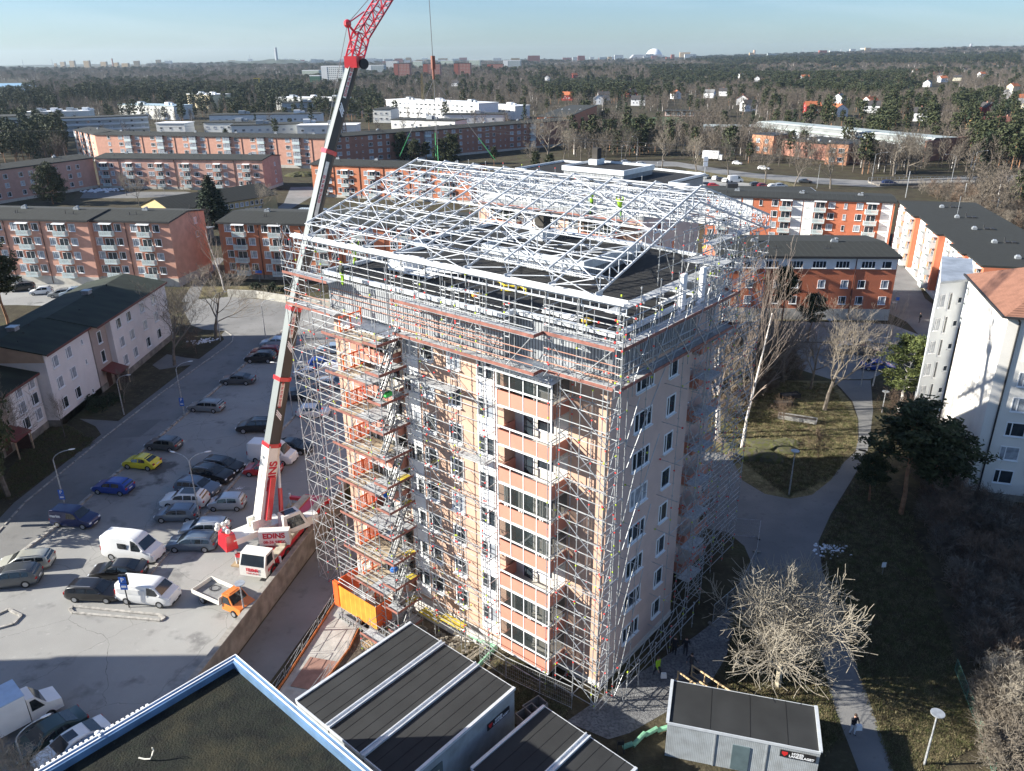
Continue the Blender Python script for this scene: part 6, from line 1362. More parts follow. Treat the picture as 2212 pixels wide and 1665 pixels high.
MB().add([(1.4,-2.29,2.1),(3.1,-2.29,2.1),(2.7,-2.22,3.2),(1.4,-2.22,3.2)], [(0,1,2,3)]).box(1.3, 2.5, -2.0, -1.2, 3.5, 3.53).add([(3.44,-2.15,2.2),(3.44,-1.05,2.2),(2.9,-1.1,3.4),(2.9,-2.1,3.4)], [(0,1,2,3)]).build('cab_window', m_cg, up_)
b = MB(); rr = random.Random(5); [b.ball((-3.6+rr.uniform(-.6,.6), rr.uniform(-.7,.7), 3.2+rr.uniform(0,.4)), .25) for i in range(9)]; b.build('winch', m_cw, up_)
# name board box facing the camera
nb = thing_part('name_box', cr, tuple(inv @ V((-21.5, 60.3, 2.3)))); nb.rotation_euler = (0, 0, -ca+R(4))
MB().box(-1.35, 1.35, -.25, .5, -.7, .75).build('box_panel', m_cw, nb)
text(nb, 'EDINS', (0, -.27, .28), (pi/2, 0, 0), .72, m_rl, bold=.03); text(nb, '08-36 96 00', (0, -.27, -.35), (pi/2, 0, 0), .40, m_rl, bold=.008)
# boom sections, the boom bends a little under its load
def sect(a, c, w_, h_, mats, name, par=cr):
    b = MB(); d = (c-a).normalized(); s_ = d.cross(up).normalized(); u_ = s_.cross(d).normalized()
    prof = [(-w_/2, h_*.5), (w_/2, h_*.5), (w_/2, -h_*.2), (w_*.28, -h_*.5), (-w_*.28, -h_*.5), (-w_/2, -h_*.2)]
    b.add([p_+s_*x_+u_*y_ for p_ in (a, c) for x_, y_ in prof], [(i, (i+1) % 6, 6+(i+1) % 6, 6+i) for i in range(6)]+[(5,4,3,2,1,0), (6,7,8,9,10,11)])
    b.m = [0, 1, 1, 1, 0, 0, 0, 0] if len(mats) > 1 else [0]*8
    return b.build(name, mats, par)
sect(NL[0], NL[1], 1.2, 1.35, [m_cw], 'base_boom')
WB = [1.2, 1.02, .93, .84, .76]
def flank(i):
    a, c = NL[i], NL[i+1]; d = (c-a).normalized(); s_ = d.cross(up).normalized(); n_ = inv.to_3x3() @ (CAMP-NW[i]); sg = 1 if s_.dot(n_) > 0 else -1
    return a, c, d, s_*sg, (s_.cross(d)).normalized()
def boom_text(s, i, t, size, off, m_, w_, bold=.0):
    a, c, d, n_, u_ = flank(i); ya = n_.cross(d); rot = M((d, ya, n_)).transposed().to_euler()
    return text(cr, s, a.lerp(c, t)+n_*(w_/2+.02)+ya*off, rot, size, m_, bold=bold)
boom_text('EDINS', 0, .62, 1.05, .0, m_rl, 1.2, .04)
for i in range(1, 5):
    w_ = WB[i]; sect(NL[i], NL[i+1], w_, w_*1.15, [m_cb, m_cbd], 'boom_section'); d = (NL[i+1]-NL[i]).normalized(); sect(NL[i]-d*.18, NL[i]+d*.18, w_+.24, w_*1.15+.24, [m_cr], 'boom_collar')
    a, c, d, n_, u_ = flank(i); q = MB(); p0, p1 = a.lerp(c, .60), a.lerp(c, .94)
    vs = [p+n_*(w_/2+k)+u_*h for k in (.004, -.006) for p, h in ((p0, w_*.02), (p0, w_*.4), (p1, w_*.4), (p1, w_*.02))]
    q.add(vs, [(0,1,2,3), (7,6,5,4), (0,4,5,1), (2,6,7,3), (3,7,4,0), (1,5,6,2)]); q.build('white_panel', m_cw, cr)
    boom_text('EDINS 08-36 96 00' if i != 2 else '0-8 36 96 00', i, .77, .30, w_*.2, m_rl, w_+.01, .004)
    st = MB()
    for k in range(3): p_ = a.lerp(c, .5-k*.03)+n_*(w_/2+.012); st.beam(p_-u_*w_*.15-d*.3, p_+u_*w_*.42+d*.3, .1, .012, up=tuple(n_))
    st.build('stripe', m_white, cr)
sgn = 1 if side.dot(inv.to_3x3() @ (CAMP-PV)) > 0 else -1
# luffing cylinder and the red hydraulic ram beside the boom
c0, c1, c2 = pv+bd*1.2+upb*-1.5, pv+bd*5.2-upb*1.2, NL[0].lerp(NL[1],.82)-upb*.75
cy = (inv @ bpt((603,1108), 62.8)); MB().tube(cy, cy.lerp(c2, .5), .2, 10).build('luffing_cylinder', m_cr, cr); MB().tube(cy.lerp(c2, .48), c2, .13, 10).build('cylinder_rod', m_met, cr)
MB().beam(pv+bd*.6+side*.8, NL[0].lerp(NL[1],.62)+side*.75, .4, .55).build('red_flank_cover', m_cr, cr)
# lattice jib: head piece and luffing jib going out of the picture
def pix(px, py, yy): x, y, z = ray(px, py); return inv @ V((x/y*yy, yy, CAM_H+z/y*yy))
k1 = hd_; k2 = pix(792, 72, 73.0); k3 = pix(764, 45, 72.2); tip = pix(850, -8, 78); tip2 = pix(930, -140, 84); tipb = pix(822, -8, 77)
jb = MB()
def lat(a, c, w_, h_, n, r=.07):
    d = (c-a).normalized(); s_ = side; u_ = s_.cross(d).normalized()
    cs = [s_*x_*w_/2+u_*y_*h_/2 for x_, y_ in ((-1,-1), (1,-1), (1,1), (-1,1))]
    for o_ in cs: jb.tube(a+o_, c+o_, r, 6)
    for k in range(n):
        p_, q_ = a.lerp(c, k/n), a.lerp(c, (k+1)/n)
        for i in range(4):
            f_, g_ = cs[i], cs[(i+1) % 4]; jb.tube(p_+f_, q_+g_, r*.55, 4) if (k+i) % 2 else jb.tube(p_+g_, q_+f_, r*.55, 4)
            jb.tube(q_+f_, q_+g_, r*.5, 4)
lat(k1+bd*.1, k2, 1.0, 1.1, 3, .085); lat(k2, tip2, .95, 1.05, 16)
jb.tube(k2+upb*.5, k3, .1, 6); jb.tube(k1, k3, .07, 6); jb.tube(k3, pix(800,20,74.5), .06, 5); jb.ball(k3, .35); jb.build('lattice_jib', m_cr, cr)
MB().box(hd_.x-.7, hd_.x+.7, hd_.y-.55, hd_.y+.55, hd_.z-.45, hd_.z+.45).build('boom_head', m_cr, cr)
MB().tube(hd_+side*.9-upb*.5, hd_+side*.7-upb*.5, .42, 14).build('sheave', m_blk, cr)
cbm = mat('steel_cable', (.16,.16,.16), .5, 0)
MB().tube(pv+upb*1.0, k3, .025, 4).tube(k3, tip2, .03, 4).build('jib_cable', cbm, cr)
# hoist rope, ball hook, chain and slings down to the ridge
hr_top = inv @ V((0,0,0)); A1 = pix(940, -30, 82); A2 = pix(947, 125, 81.5)
MB().tube(A1, A2, .035, 4).build('hoist_rope', cbm, cr)
hk = MB(); hk.tube(A2+V((0,0,.3)), A2-V((0,0,.9)), .22, 8).tube(A2-V((0,0,.9)), A2-V((0,0,1.8)), .12, 8); hkw = hk.build('hook_block', mat('hook_brown', (.25,.09,.06), .6, .1, 2), cr)
Hk = A2-V((0,0,1.8)); sl = MB()
for px, py, yy in ((872, 333, 74), (956, 372, 72), (950, 335, 70), (1078, 345, 80)):
    e = pix(px, py, yy); sl.tube(Hk, Hk.lerp(e, .72), .03, 4)
sl.build('sling_chain', cbm, cr); sl = MB()
for px, py, yy in ((872, 333, 74), (956, 372, 72), (950, 335, 70), (1078, 345, 80)):
    e = pix(px, py, yy); sl.tube(Hk.lerp(e, .72), e, .035, 5)
sl.build('sling', mat('green_sling', (.05,.28,.10), .7, .1, 2), cr)
# =============== TREES ===============
m_bark = mat('grey_bark', (.17,.145,.12), .9, .3, 2); m_twig = mat('twigs', (.20,.17,.135), .9, .25, .8)
m_ltwig = mat('pale_twigs', (.33,.29,.23), .9, .2, .8); m_birch = mat('birch_bark', (.62,.58,.54), .8, .35, 2.5, thr=(.35,.5))
m_ptrunk = mat('pine_bark', (.30,.16,.09), .9, .25, 2); m_btw = mat('birch_twigs', (.23,.185,.155), .9, .2, .8)
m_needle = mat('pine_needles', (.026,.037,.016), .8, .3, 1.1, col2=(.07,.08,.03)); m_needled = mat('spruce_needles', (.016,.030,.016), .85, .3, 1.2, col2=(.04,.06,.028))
m_needle2 = mat('sunny_pine_needles', (.055,.08,.022), .8, .3, 1.1, col2=(.15,.17,.05))  # brighter copy of the pine needles, sunlight put into the colour
m_brush = mat('brown_brush', (.15,.105,.075), .9, .3, 1.5)
def bare(seed, h, spread, tr, depth=5, kids=(5,5,4,3,3), upright=.35, first=.3, thin=1.0, jit=.35, sides=3, lean=(0, 0), shrink=1):
    rr = random.Random(seed); T, Cn = MB(), MB()
    def branch(p, d, L, r, lv):
        n = 4 if lv < 2 else 3 if lv < 4 else 2; step = L/n; pts = [p]; dd = d.copy(); rs = [r]
        for i in range(n):
            dd = (dd+V((rr.uniform(-1,1), rr.uniform(-1,1), rr.uniform(-.6,1)))*jit*(.35 if lv == 0 else .8)+V((0,0,upright*.12*lv))).normalized()
            p = p+dd*step; pts.append(p); rs.append(max(r*(1-.68*(i+1)/n), .008*thin))
        mb = T if lv == 0 else Cn
        for i in range(n): mb.tube(pts[i], pts[i+1], rs[i], 6 if lv == 0 else sides+(1 if lv == 1 else 0), 0, r2=rs[i+1], cap=False)
        if lv >= depth: return
        nk = kids[min(lv, len(kids)-1)]
        for k in range(nk):
            t = (first+(1-first)*(k+.6)/nk) if lv == 0 else .22+.78*(k+.5)/nk
            i = min(int(t*n), n-1); q = pts[i].lerp(pts[i+1], t*n-i); ax = (pts[i+1]-pts[i]).normalized()
            th = rr.uniform(0, 2*pi) if lv else k*2.4+rr.uniform(-.4,.4)
            o = ax.orthogonal().normalized(); o.rotate(M.Rotation(th, 3, ax)); ang = rr.uniform(.55,1.05)*spread if lv else rr.uniform(.7,1.1)*spread
            nd = (ax*cos(ang)+o*sin(ang)).normalized()
            branch(q, nd, L*(rr.uniform(.5,.72) if lv else rr.uniform(.5,.68)*(1.15-.45*t)*shrink), max(rs[i]*.55, .01), lv+1)
    branch(V((0,0,0)), V((lean[0], lean[1], 1)).normalized(), h*.92, tr, 0)
    return T, Cn
def clump(mb, c, r, n, s, rr, flat=.6):
    for _ in range(n):
        v_ = V((rr.gauss(0,.5), rr.gauss(0,.5), rr.gauss(0,.5)*flat)); 
        if v_.length > 1.1: v_.normalize()
        p = c+v_*r; a = V((rr.uniform(-1,1), rr.uniform(-1,1), rr.uniform(-.7,.7))).normalized()*s*rr.uniform(.6,1.3); b_ = a.cross(V((rr.uniform(-1,1), rr.uniform(-1,1), rr.uniform(-1,1)))).normalized()*s*.42
        mb.add([p-a-b_, p+a-b_, p+a+b_, p-a+b_], [(0,1,2,3)])
def pine(seed, h, rad, lean=(0,0), nl=26, per=9, q=26, s=.17, low=.45, tr=.2, cr=.75):
    rr = random.Random(seed); T, Cn = MB(), MB(); top = V((lean[0]*h, lean[1]*h, h)); pts = [V((0,0,0))]
    for i in range(1, 6): pts.append(V((lean[0]*h*i/5+rr.uniform(-.15,.15), lean[1]*h*i/5+rr.uniform(-.15,.15), h*.95*i/5)))
    for i in range(5): T.tube(pts[i], pts[i+1], tr*(1-.17*i), 7, 0, r2=tr*(1-.17*(i+1)), cap=False)
    for k in range(nl):
        t = low+(1-low)*(k+rr.random())/nl; t = min(t, .99); i = min(int(t*5), 4); p = pts[i].lerp(pts[i+1], t*5-i); u = (t-low)/(1-low)
        R_ = rad*(.45+.75*(1-u))*min(1, .5+u*2.2)*rr.uniform(.55,1.15); th = k*2.4+rr.uniform(-.6,.6); d = V((cos(th), sin(th), .12+.35*u+rr.uniform(-.1,.25)))
        e = p+d*R_; T.tube(p, e, .05, 4, 0, r2=.015, cap=False)
        for j in range(per):
            w_ = .35+.65*(j+1)/per; c = p.lerp(e, w_)+V((rr.gauss(0,.3), rr.gauss(0,.3), rr.gauss(.1,.2)))*R_*.38
            if rr.random() < .12: continue
            clump(Cn, c, cr*rr.uniform(.6,1.15), q, s, rr)
    for j in range(per): clump(Cn, top+V((rr.gauss(0,.4), rr.gauss(0,.4), rr.uniform(-.8,.1))), cr*.8, q, s, rr)
    return T, Cn
def spruce(seed, h, rad, q=7, s=.2, layers=26):
    rr = random.Random(seed); T, Cn = MB(), MB(); T.tube((0,0,0), (0,0,h), .22, 6, r2=.03)
    for L_ in range(layers):
        t = L_/layers; z = h*(.08+.9*t); R_ = rad*(1-t)**.85*rr.uniform(.82,1.12)+.12; nb = int(6+9*(1-t))
        for k in range(nb):
            th = k*2*pi/nb+rr.uniform(-.3,.3)+L_*.7; n = max(2, int(R_/.32))
            for j in range(n):
                w_ = (j+.6)/n; c = V((cos(th)*R_*w_, sin(th)*R_*w_, z-R_*.38*w_+.1*w_*w_)); clump(Cn, c, .26+.12*(1-t), q, s, rr, .5)
    return T, Cn
TREEM = {}
def proto(key, fn, mt, mc):
    if key not in TREEM:
        T, Cn = fn(); TREEM[key] = (T.mesh('trunk', mt), Cn.mesh('crown', mc))
    return TREEM[key]
def tree(key, name, label, p, s=1, rz=0, cat='tree', group=None, sx=None, nm='crown'):
    T = thing(name, label, cat, p, rz, group); T.scale = (sx or s, sx or s, s); tm, cm = TREEM[key]
    inst('trunk', tm, T, (0,0,0)); inst(nm, cm, T, (0,0,0)); return T
for i in range(3): proto('bare%d' % i, lambda i=i: bare(20+i, 8.0, .85, .2, 5, (7,5,4,3,3), upright=.3, first=.28, thin=1.1), m_bark, m_twig)
proto('hero', lambda: bare(6, 6.4, 1.0, .24, 4, (18,7,6,4), upright=.10, first=.16, thin=2.0, jit=.38, sides=4, shrink=1.3), mat('pale_bark', (.42,.37,.28), .9, .3, 2), m_ltwig)
for i in range(3): proto('birch%d' % i, lambda i=i: bare(40+i, 14, .62, .17, 4, (15,3,3,3), upright=.45, first=.25, thin=1.2, jit=.3, shrink=.68, lean=((-.02,0),(.1,.05),(.05,.12))[i]), m_birch, m_btw)
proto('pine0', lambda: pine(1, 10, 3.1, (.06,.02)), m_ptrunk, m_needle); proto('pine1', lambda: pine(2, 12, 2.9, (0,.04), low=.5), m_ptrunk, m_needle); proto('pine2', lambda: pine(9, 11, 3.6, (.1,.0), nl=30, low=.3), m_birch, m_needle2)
proto('spruce', lambda: spruce(3, 13, 3.3), m_bark, m_needled)
proto('pinefat', lambda: pine(12, 9, 4.0, (0,0), nl=46, per=9, q=40, s=.15, low=.08, cr=.8), m_ptrunk, m_needle)
GN = 'bare trees round the tower'
h_of = lambda base, top: None
def ht(base, toppx):
    g = at(*base); x, y, z = ray(*toppx); return CAM_H+z/y*g.y
def put(key, name, label, base, toppx, h0, rz=0, wide=1, group=None):
    h = ht(base, toppx); s = h/h0; return tree(key, name, label, at(*base), s, rz, group=group, sx=s*wide)
tree('hero', 'bare_tree', 'big sunlit bare spreading tree standing over the forked path', at(1668,1492), .95, .6, group=GN, sx=.98)
put('birch1','birch_tree','tall leaning white birch growing beside the mossy rock', (1597,984), (1690,655), 14, .0, .72, 'birches by the scaffold')
put('birch0','birch_tree','white birch nearest the recess scaffold, behind the leaning one', (1551,943), (1600,690), 14, 1.2, 1, 'birches by the scaffold')
put('birch2','birch_tree','grey birch clump tree close to the wooden benches', (1546,955), (1640,640), 14, 2.2, 1, 'birches by the scaffold')
put('birch0','birch_tree','thin birch between the young bare trees and the green pine', (1884,847), (1921,700), 14, 3, .8)
put('birch2','birch_tree','slender birch in front of the shaded parking bay', (1842,790), (1862,690), 14, 4, .8)
put('bare0','bare_tree','bare young tree in the middle of the sunny lawn', (1779,898), (1782,745), 8, 0, 1.1, GN)
put('bare1','bare_tree','forked bare tree left of the lawn tree, near the planters', (1750,852), (1738,745), 8, 2, 1.0, GN)
for px, py, k, lab in ((1575,890,0,'bare shrubby tree against the scaffold, lower one'),(1600,860,1,'bare tree in the thicket beside the scaffold'),(1640,850,2,'bare tree in the thicket left of the black pine'),(1665,820,0,'bare tree behind the leaning birch crown'),(1600,820,1,'bare tree in the upper part of the thicket'),(1635,800,2,'bare tree below the orange block lawn'),(1690,835,1,'bare tree at the right edge of the thicket')):
    tree('bare%d' % k, 'bare_tree', lab, at(px, py), .8+.1*k, px, group=GN)
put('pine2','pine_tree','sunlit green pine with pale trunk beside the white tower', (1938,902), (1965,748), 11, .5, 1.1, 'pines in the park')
put('pine1','pine_tree','big dark shaded pine at the bend of the park path', (1940,1125), (1928,893), 12, 0, 1.35, 'pines in the park')
put('pine0','pine_tree','dark pine merging with the right side of the big one', (2000,1110), (1990,935), 10, 4, 1.5, 'pines in the park')
put('pine1','pine_tree','dark pine filling in behind the big one', (1955,1040), (1960,900), 12, 3, 1.6, 'pines in the park')
put('pine0','pine_tree','low dark pine bending over the path below the big one', (1872,1095), (1868,1000), 10, 2, 1.3, 'pines in the park')
put('pine0','pine_tree','small black pine by the road in front of the orange block', (1746,747), (1772,650), 10, 0, .95, 'pines in the park')
put('pine1','pine_tree','dark pine against the orange block wall, lawn at its foot', (1690,720), (1700,590), 12, 1, 1.05, 'pines in the park')
put('pine1','pine_tree','tall pine at the left edge above the white stepped houses', (26,704), (5,510), 12, 1, 1.15, 'pines left of the houses')
put('pine0','pine_tree','second pine cut by the left edge above the houses', (-25,690), (-20,560), 10, 1, 1.2, 'pines left of the houses')
put('bare2','bare_tree','dense bare tree on the corner lawn by the junction', (468,718), (470,603), 8, 0, 1.35, 'bare trees by the road')
put('bare0','bare_tree','bare tree in front of the far white stepped house', (378,776), (362,665), 8, 1, 1.3, 'bare trees by the road')
put('bare1','bare_tree','bare tree before the lowest white house at the left edge', (14,1053), (12,880), 8, 2, 1.2, 'bare trees by the road')
put('bare0','bare_tree','young thin bare tree on the verge near the maroon porch', (139,928), (128,865), 8, 2, .6, 'bare trees by the road')
put('bare2','bare_tree','young staked bare tree on the verge beside the old lamp', (268,855), (258,800), 8, 1, .7, 'bare trees by the road')
put('birch0','bare_tree','tall bare tree rising in front of the salmon block gable', (488,618), (474,480), 14, 1, 1.1, 'bare trees by the road')
put('spruce','spruce_tree','dark spruce standing before the black roofed school building', (470,477), (474,362), 13, 0, 1.75, 'tall spruces')
put('spruce','spruce_tree','dark spruce in front of the long orange block', (503,330), (502,264), 13, 1, 1.5, 'tall spruces')
put('pinefat','pine_tree','broad olive pine in the courtyard before the pink block', (122,424), (118,340), 9, 1, 1.0, 'courtyard trees')
for px, py, tp, k, lab in ((281,408,372,0,'slim bare tree in the courtyard, left one'),(308,430,385,1,'bare birch-like tree in the courtyard'),(405,402,375,2,'bare tree by the pink block entrance'),(330,395,372,1,'small bare tree near the snow patch')):
    put('bare%d' % k, 'bare_tree', lab, (px, py), (px, tp), 8, px, 1, 'courtyard trees')
for px, py, tp, k, wd, lab in ((572,452,408,0,1.2,'bare tree before the school strip windows'),(1190,355,275,1,1.5,'big bare oak in front of the brown block'),(1160,362,320,2,1,'bare tree at the brown block base'),(1225,350,305,0,1,'bare tree right of the big oak'),(1262,352,305,2,1,'bare street tree at the far parking entrance'),(1316,350,307,1,1,'round bare street tree left of the service road'),(1358,352,300,0,1,'bare street tree beside the parked silver cars'),(1437,372,312,1,1.1,'bare street tree on the turning loop'),(1512,383,322,2,1.1,'bare street tree behind the white box vehicle'),(1580,391,330,0,1,'bare street tree by the brick planter'),(1660,405,345,1,1.2,'bare street tree over the far road'),(1722,415,352,2,1.2,'bare street tree in front of the far lawn'),(1800,420,345,0,1.1,'bare street tree before the low brick pavilion'),(1936,395,320,1,1.2,'bare oak before the end of the school hall'),(1965,398,318,2,.8,'slim bare tree at the school end wall')):
    put('bare%d' % k, 'bare_tree', lab, (px, py), (px, tp), 8, px, wd, 'street trees by the far road')
for i, (px, py, tp, k, wd) in enumerate(((875,345,285,'pinefat',.9),(905,350,300,'pinefat',.9),(985,352,290,'pinefat',.9),(960,352,300,'pinefat',.8),(1075,360,318,'pine0',.8),(1165,368,330,'pinefat',.8),(1195,372,335,'pinefat',.9),(840,345,305,'pinefat',.9),(930,350,305,'pine0',1))):
    put(k, 'pine_tree', 'green pine of the row before the brown block, %s' % ('left end','left end second','tallest middle','middle before the white balconies','small one right of the balconies','right side by the oak','right side low and broad','far left start','centre gap')[i], (px, py), (px, tp), {'pinefat':9,'pine0':10}[k], i, wd, 'pines before the brown block')
# bushes
proto('bush', lambda: bare(70, 2.6, 1.1, .05, 4, (9,6,4,3), upright=.2, first=.05, thin=1.0, jit=.6), m_brush, m_brush)
proto('bushp', lambda: bare(71, 3.2, 1.1, .06, 4, (10,7,4,3), upright=.2, first=.05, thin=1.3, jit=.6), m_ltwig, m_ltwig)
def ever():
    rr = random.Random(2); T, Cn = MB(), MB(); T.tube((0,0,0), (0,0,.8), .05)
    for i in range(40): clump(Cn, V((rr.uniform(-1.4,1.4), rr.uniform(-.7,.7), rr.uniform(.2,.9))), .4, 24, .1, rr)
    return T, Cn
proto('evergreen', ever, m_bark, m_needled)
for px, py, k, s_, lab in ((40,1700,'bushp',.9,'pale bare bush at the bottom left corner before the cars'),(-15,1690,'bushp',.9,'pale bare bush touching the left edge at the bottom'),(95,1705,'bushp',.7,'low bare bush at the bottom edge by the white saloon'),(205,866,'evergreen',1.3,'dark evergreen bushes beside the maroon porch'),(235,858,'evergreen',1.2,'second dark evergreen bush right of the porch bushes'),(425,752,'bush',1.2,'brown bush at the far stepped house corner'),(1690,925,'bush',1.0,'bare brown bush behind the stone trough'),(1764,1000,'bush',1.1,'reddish bare bush on the rock slope'),(2150,1420,'bushp',.7,'pale brush at the right edge in the shade'),(2150,1520,'bushp',.9,'sunlit pale brush at the lower right edge'),(2180,1590,'bushp',1.0,'big pale brush at the bottom right edge'),(2080,1250,'bush',1.2,'dark brush below the white tower'),(2160,1300,'bush',1.3,'dark brush at the right edge under the balconies'),(2040,1180,'bush',1.6,'dark brush left of the tower corner'),(1520,1135,'bush',.8,'low brush at the scaffold foot by the fence'),(1700,800,'bush',1.3,'brown bush below the road by the black pine'),(1960,960,'bush',1.5,'brown bush under the sunlit pine'),(1925,930,'bush',1.3,'brown bush beside the path top'),(1995,1000,'bush',1.4,'brown bush along the white gable foot'),(560,615,'evergreen',1.2,'clipped shrub strip above the curved concrete wall'),(590,618,'evergreen',1.2,'second clipped shrub above the curved wall'),(620,622,'evergreen',1.2,'third clipped shrub above the curved wall, right one')):
    tree(k, 'bush', lab, at(px, py), s_, px*.7, 'bush', 'bushes and brush')
# ---- the woods beyond: the nearest as single trees, the rest as two masses
def quadtwig(mb, p, q, w_, rr):
    d = (q-p).normalized(); a = d.cross(V((rr.uniform(-1,1), rr.uniform(-1,1), rr.uniform(-1,1)))).normalized()*w_
    mb.add([p-a, p+a, q], [(0,1,2)], 1)
m_ft = mat('wood_twigs', (.135,.112,.088), .9, .3, .8); m_fbt = mat('wood_birch_twigs', (.17,.14,.118), .9, .3, .8); m_fb = mat('wood_bark', (.12,.10,.085), .9, .3, 2)
def far_bare(seed, birch=False):
    rr = random.Random(seed); mb = MB(); h = 11; mb.tube((0,0,0), (0,0,h*.6), .2, 4, 0, r2=.1, cap=False)
    for k in range(20):
        t = .22+.7*k/20; p = V((0,0,h*t*.85)); th = k*2.4; L_ = h*(.42-.2*t)*rr.uniform(.7,1.2); d = V((cos(th), sin(th), rr.uniform(.8,1.8))).normalized(); e = p+d*L_; quadtwig(mb, p, e, .09, rr)
        for j in range(8):
            s_ = p.lerp(e, rr.uniform(.25,.95)); f_ = s_+(d+V((rr.gauss(0,.8), rr.gauss(0,.8), rr.gauss(.4,.5)))).normalized()*L_*rr.uniform(.3,.6); quadtwig(mb, s_, f_, .06, rr)
    return mb.mesh('bare_tree', [m_birch if birch else m_fb, m_fbt if birch else m_ft])
def far_pine(seed):
    rr = random.Random(seed); mb = MB(); h = 13; mb.tube((0,0,0), (0,0,h*.9), .2, 4, 0, r2=.06, cap=False); c_ = MB()
    for k in range(34):
        t = .38+.6*k/34; R_ = (1.9+rr.random()*1.1)*(1.15-t)**.55*min(1, (t-.3)*4); th = k*2.4; clump(c_, V((cos(th)*R_, sin(th)*R_, h*t+rr.uniform(-.3,.3))), 1.0, 11, .48, rr, .55)
    c_.m = [1]*len(c_.f); mb.add(c_.v, c_.f, 1); mb.m[-len(c_.f):] = [1]*len(c_.f); return mb.mesh('pine_tree', [m_ptrunk, m_needle])
def far_spruce(seed):
    rr = random.Random(seed); mb = MB(); h = 14; mb.tube((0,0,0), (0,0,h*.9), .2, 4, 0, r2=.05, cap=False); c_ = MB()
    for k in range(36):
        t = .1+.88*k/36; R_ = 2.3*(1-t)**.9*rr.uniform(.5,1); th = k*2.4; clump(c_, V((cos(th)*R_, sin(th)*R_, h*t)), .8, 9, .42, rr, .5)
    mb.add(c_.v, c_.f, 1); return mb.mesh('spruce_tree', [m_bark, m_needled])
FB = [far_bare(1), far_bare(2), far_bare(3, True)]; FP = [far_pine(4), far_pine(5), far_spruce(6)]
bpy.context.view_layer.update()
BOX = []
for o in S.objects:
    if o.parent is None and o.get('category') in ('apartment block', 'apartment tower', 'tower block', 'school', 'villa', 'club house', 'building', 'shelter', 'garage', 'car', 'van', 'truck') :
        inv_ = o.matrix_world.inverted(); xs, ys = [], []
        for c in o.children:
            if c.type == 'MESH' and c.name.startswith(('wall', 'roof', 'body', 'cargo', 'plinth')):
                for q in c.bound_box: p = inv_ @ (c.matrix_world @ V(q)); xs.append(p.x); ys.append(p.y)
        if xs: BOX.append((inv_, min(xs)-3, max(xs)+3, min(ys)-3.5, max(ys)+3, o.matrix_world.translation.copy(), max(max(xs)-min(xs), max(ys)-min(ys))+10, (min(ys)-14) if o['category'] == 'villa' else None))
def blocked(x, y):
    for inv_, x0, x1, y0, y1, c, R_, vy in BOX:
        if abs(x-c.x) > R_ or abs(y-c.y) > R_: continue
        p = inv_ @ V((x, y, 0))
        if x0 < p.x < x1 and (y0 if vy is None else vy) < p.y < y1: return True
    return False
VLN = [(x_, y_) for x_, y_, *_ in VL]
def veiled(x, y):
    for vx, vy in VLN:
        if vy-min(260, vy*.3) < y < vy+10 and abs(x/y-vx/vy)*vy < 13: return True
    return False
def proj(x, y, z=0):
    dz = z-CAM_H; f = y*cos(PITCH)-dz*sin(PITCH); b_ = -(y*sin(PITCH)+dz*cos(PITCH)); a, b_ = x/f*FPX, b_/f*FPX; c, s = cos(ROLL), sin(ROLL)
    return 1105.5+a*c+b_*s, 832.5-a*s+b_*c
def inpoly(x, y, P):
    r = False; n = len(P)
    for i in range(n):
        x1, y1 = P[i]; x2, y2 = P[i-1]
        if (y1 > y) != (y2 > y) and x < (x2-x1)*(y-y1)/(y2-y1)+x1: r = not r
    return r
OPEN = [[(1180,345),(1390,345),(1480,350),(1640,375),(1800,392),(2060,392),(2300,390),(2300,425),(2060,428),(1880,440),(1700,430),(1250,410),(1180,400)], [(1320,255),(1480,252),(1520,275),(1400,290)], [(-400,150),(60,158),(98,166),(60,188),(-400,200)], [(560,380),(700,380),(720,480),(500,480)]]
PINES = [[(150,190),(660,182),(700,205),(420,225),(150,215)], [(0,195),(120,200),(140,235),(0,235)], [(1480,130),(2211,135),(2211,160),(1560,152)], [(1640,178),(1960,180),(2010,205),(1940,240),(1780,225),(1660,212)], [(430,196),(840,205),(840,285),(560,285),(430,250)], [(1400,152),(1640,158),(1640,192),(1500,200),(1420,185)], [(2070,275),(2260,275),(2260,380),(2100,378)], [(1780,250),(2030,260),(2020,330),(1900,340),(1800,300)], [(0,240),(150,270),(160,330),(0,340)], [(2080,250),(2211,240),(2211,280),(2050,280)], [(1150,180),(1420,185),(1400,230),(1180,225)]]
def dens(px, py):
    if px < -60 or px > 2290 or py > 500: return 0
    for P in OPEN:
        if inpoly(px, py, P): return 0
    if py > 432: return 1 if px > 2110 and py < 500 else 0
    if px > 1230:
        if py < 250: return 1
        if px < 1480: return .9 if py < 345 else 0
        lim = 345+(px-1480)*.12
        if py < lim: return 1
        return 1 if px > 2040 and py > 425 else .0
    if px < 155: return 1 if py < 335 else 0
    if py < 205: return 1
    if py < 232: return .45
    return .3 if py < 262 else (.05 if py < 290 else 0)
rr = random.Random(99); cand = []
def vnoise(x, y, s): return (sin(x/s+1.3*cos(y/s*.7))+cos(y/s*1.1+1.7*sin(x/s*.6)))*.5
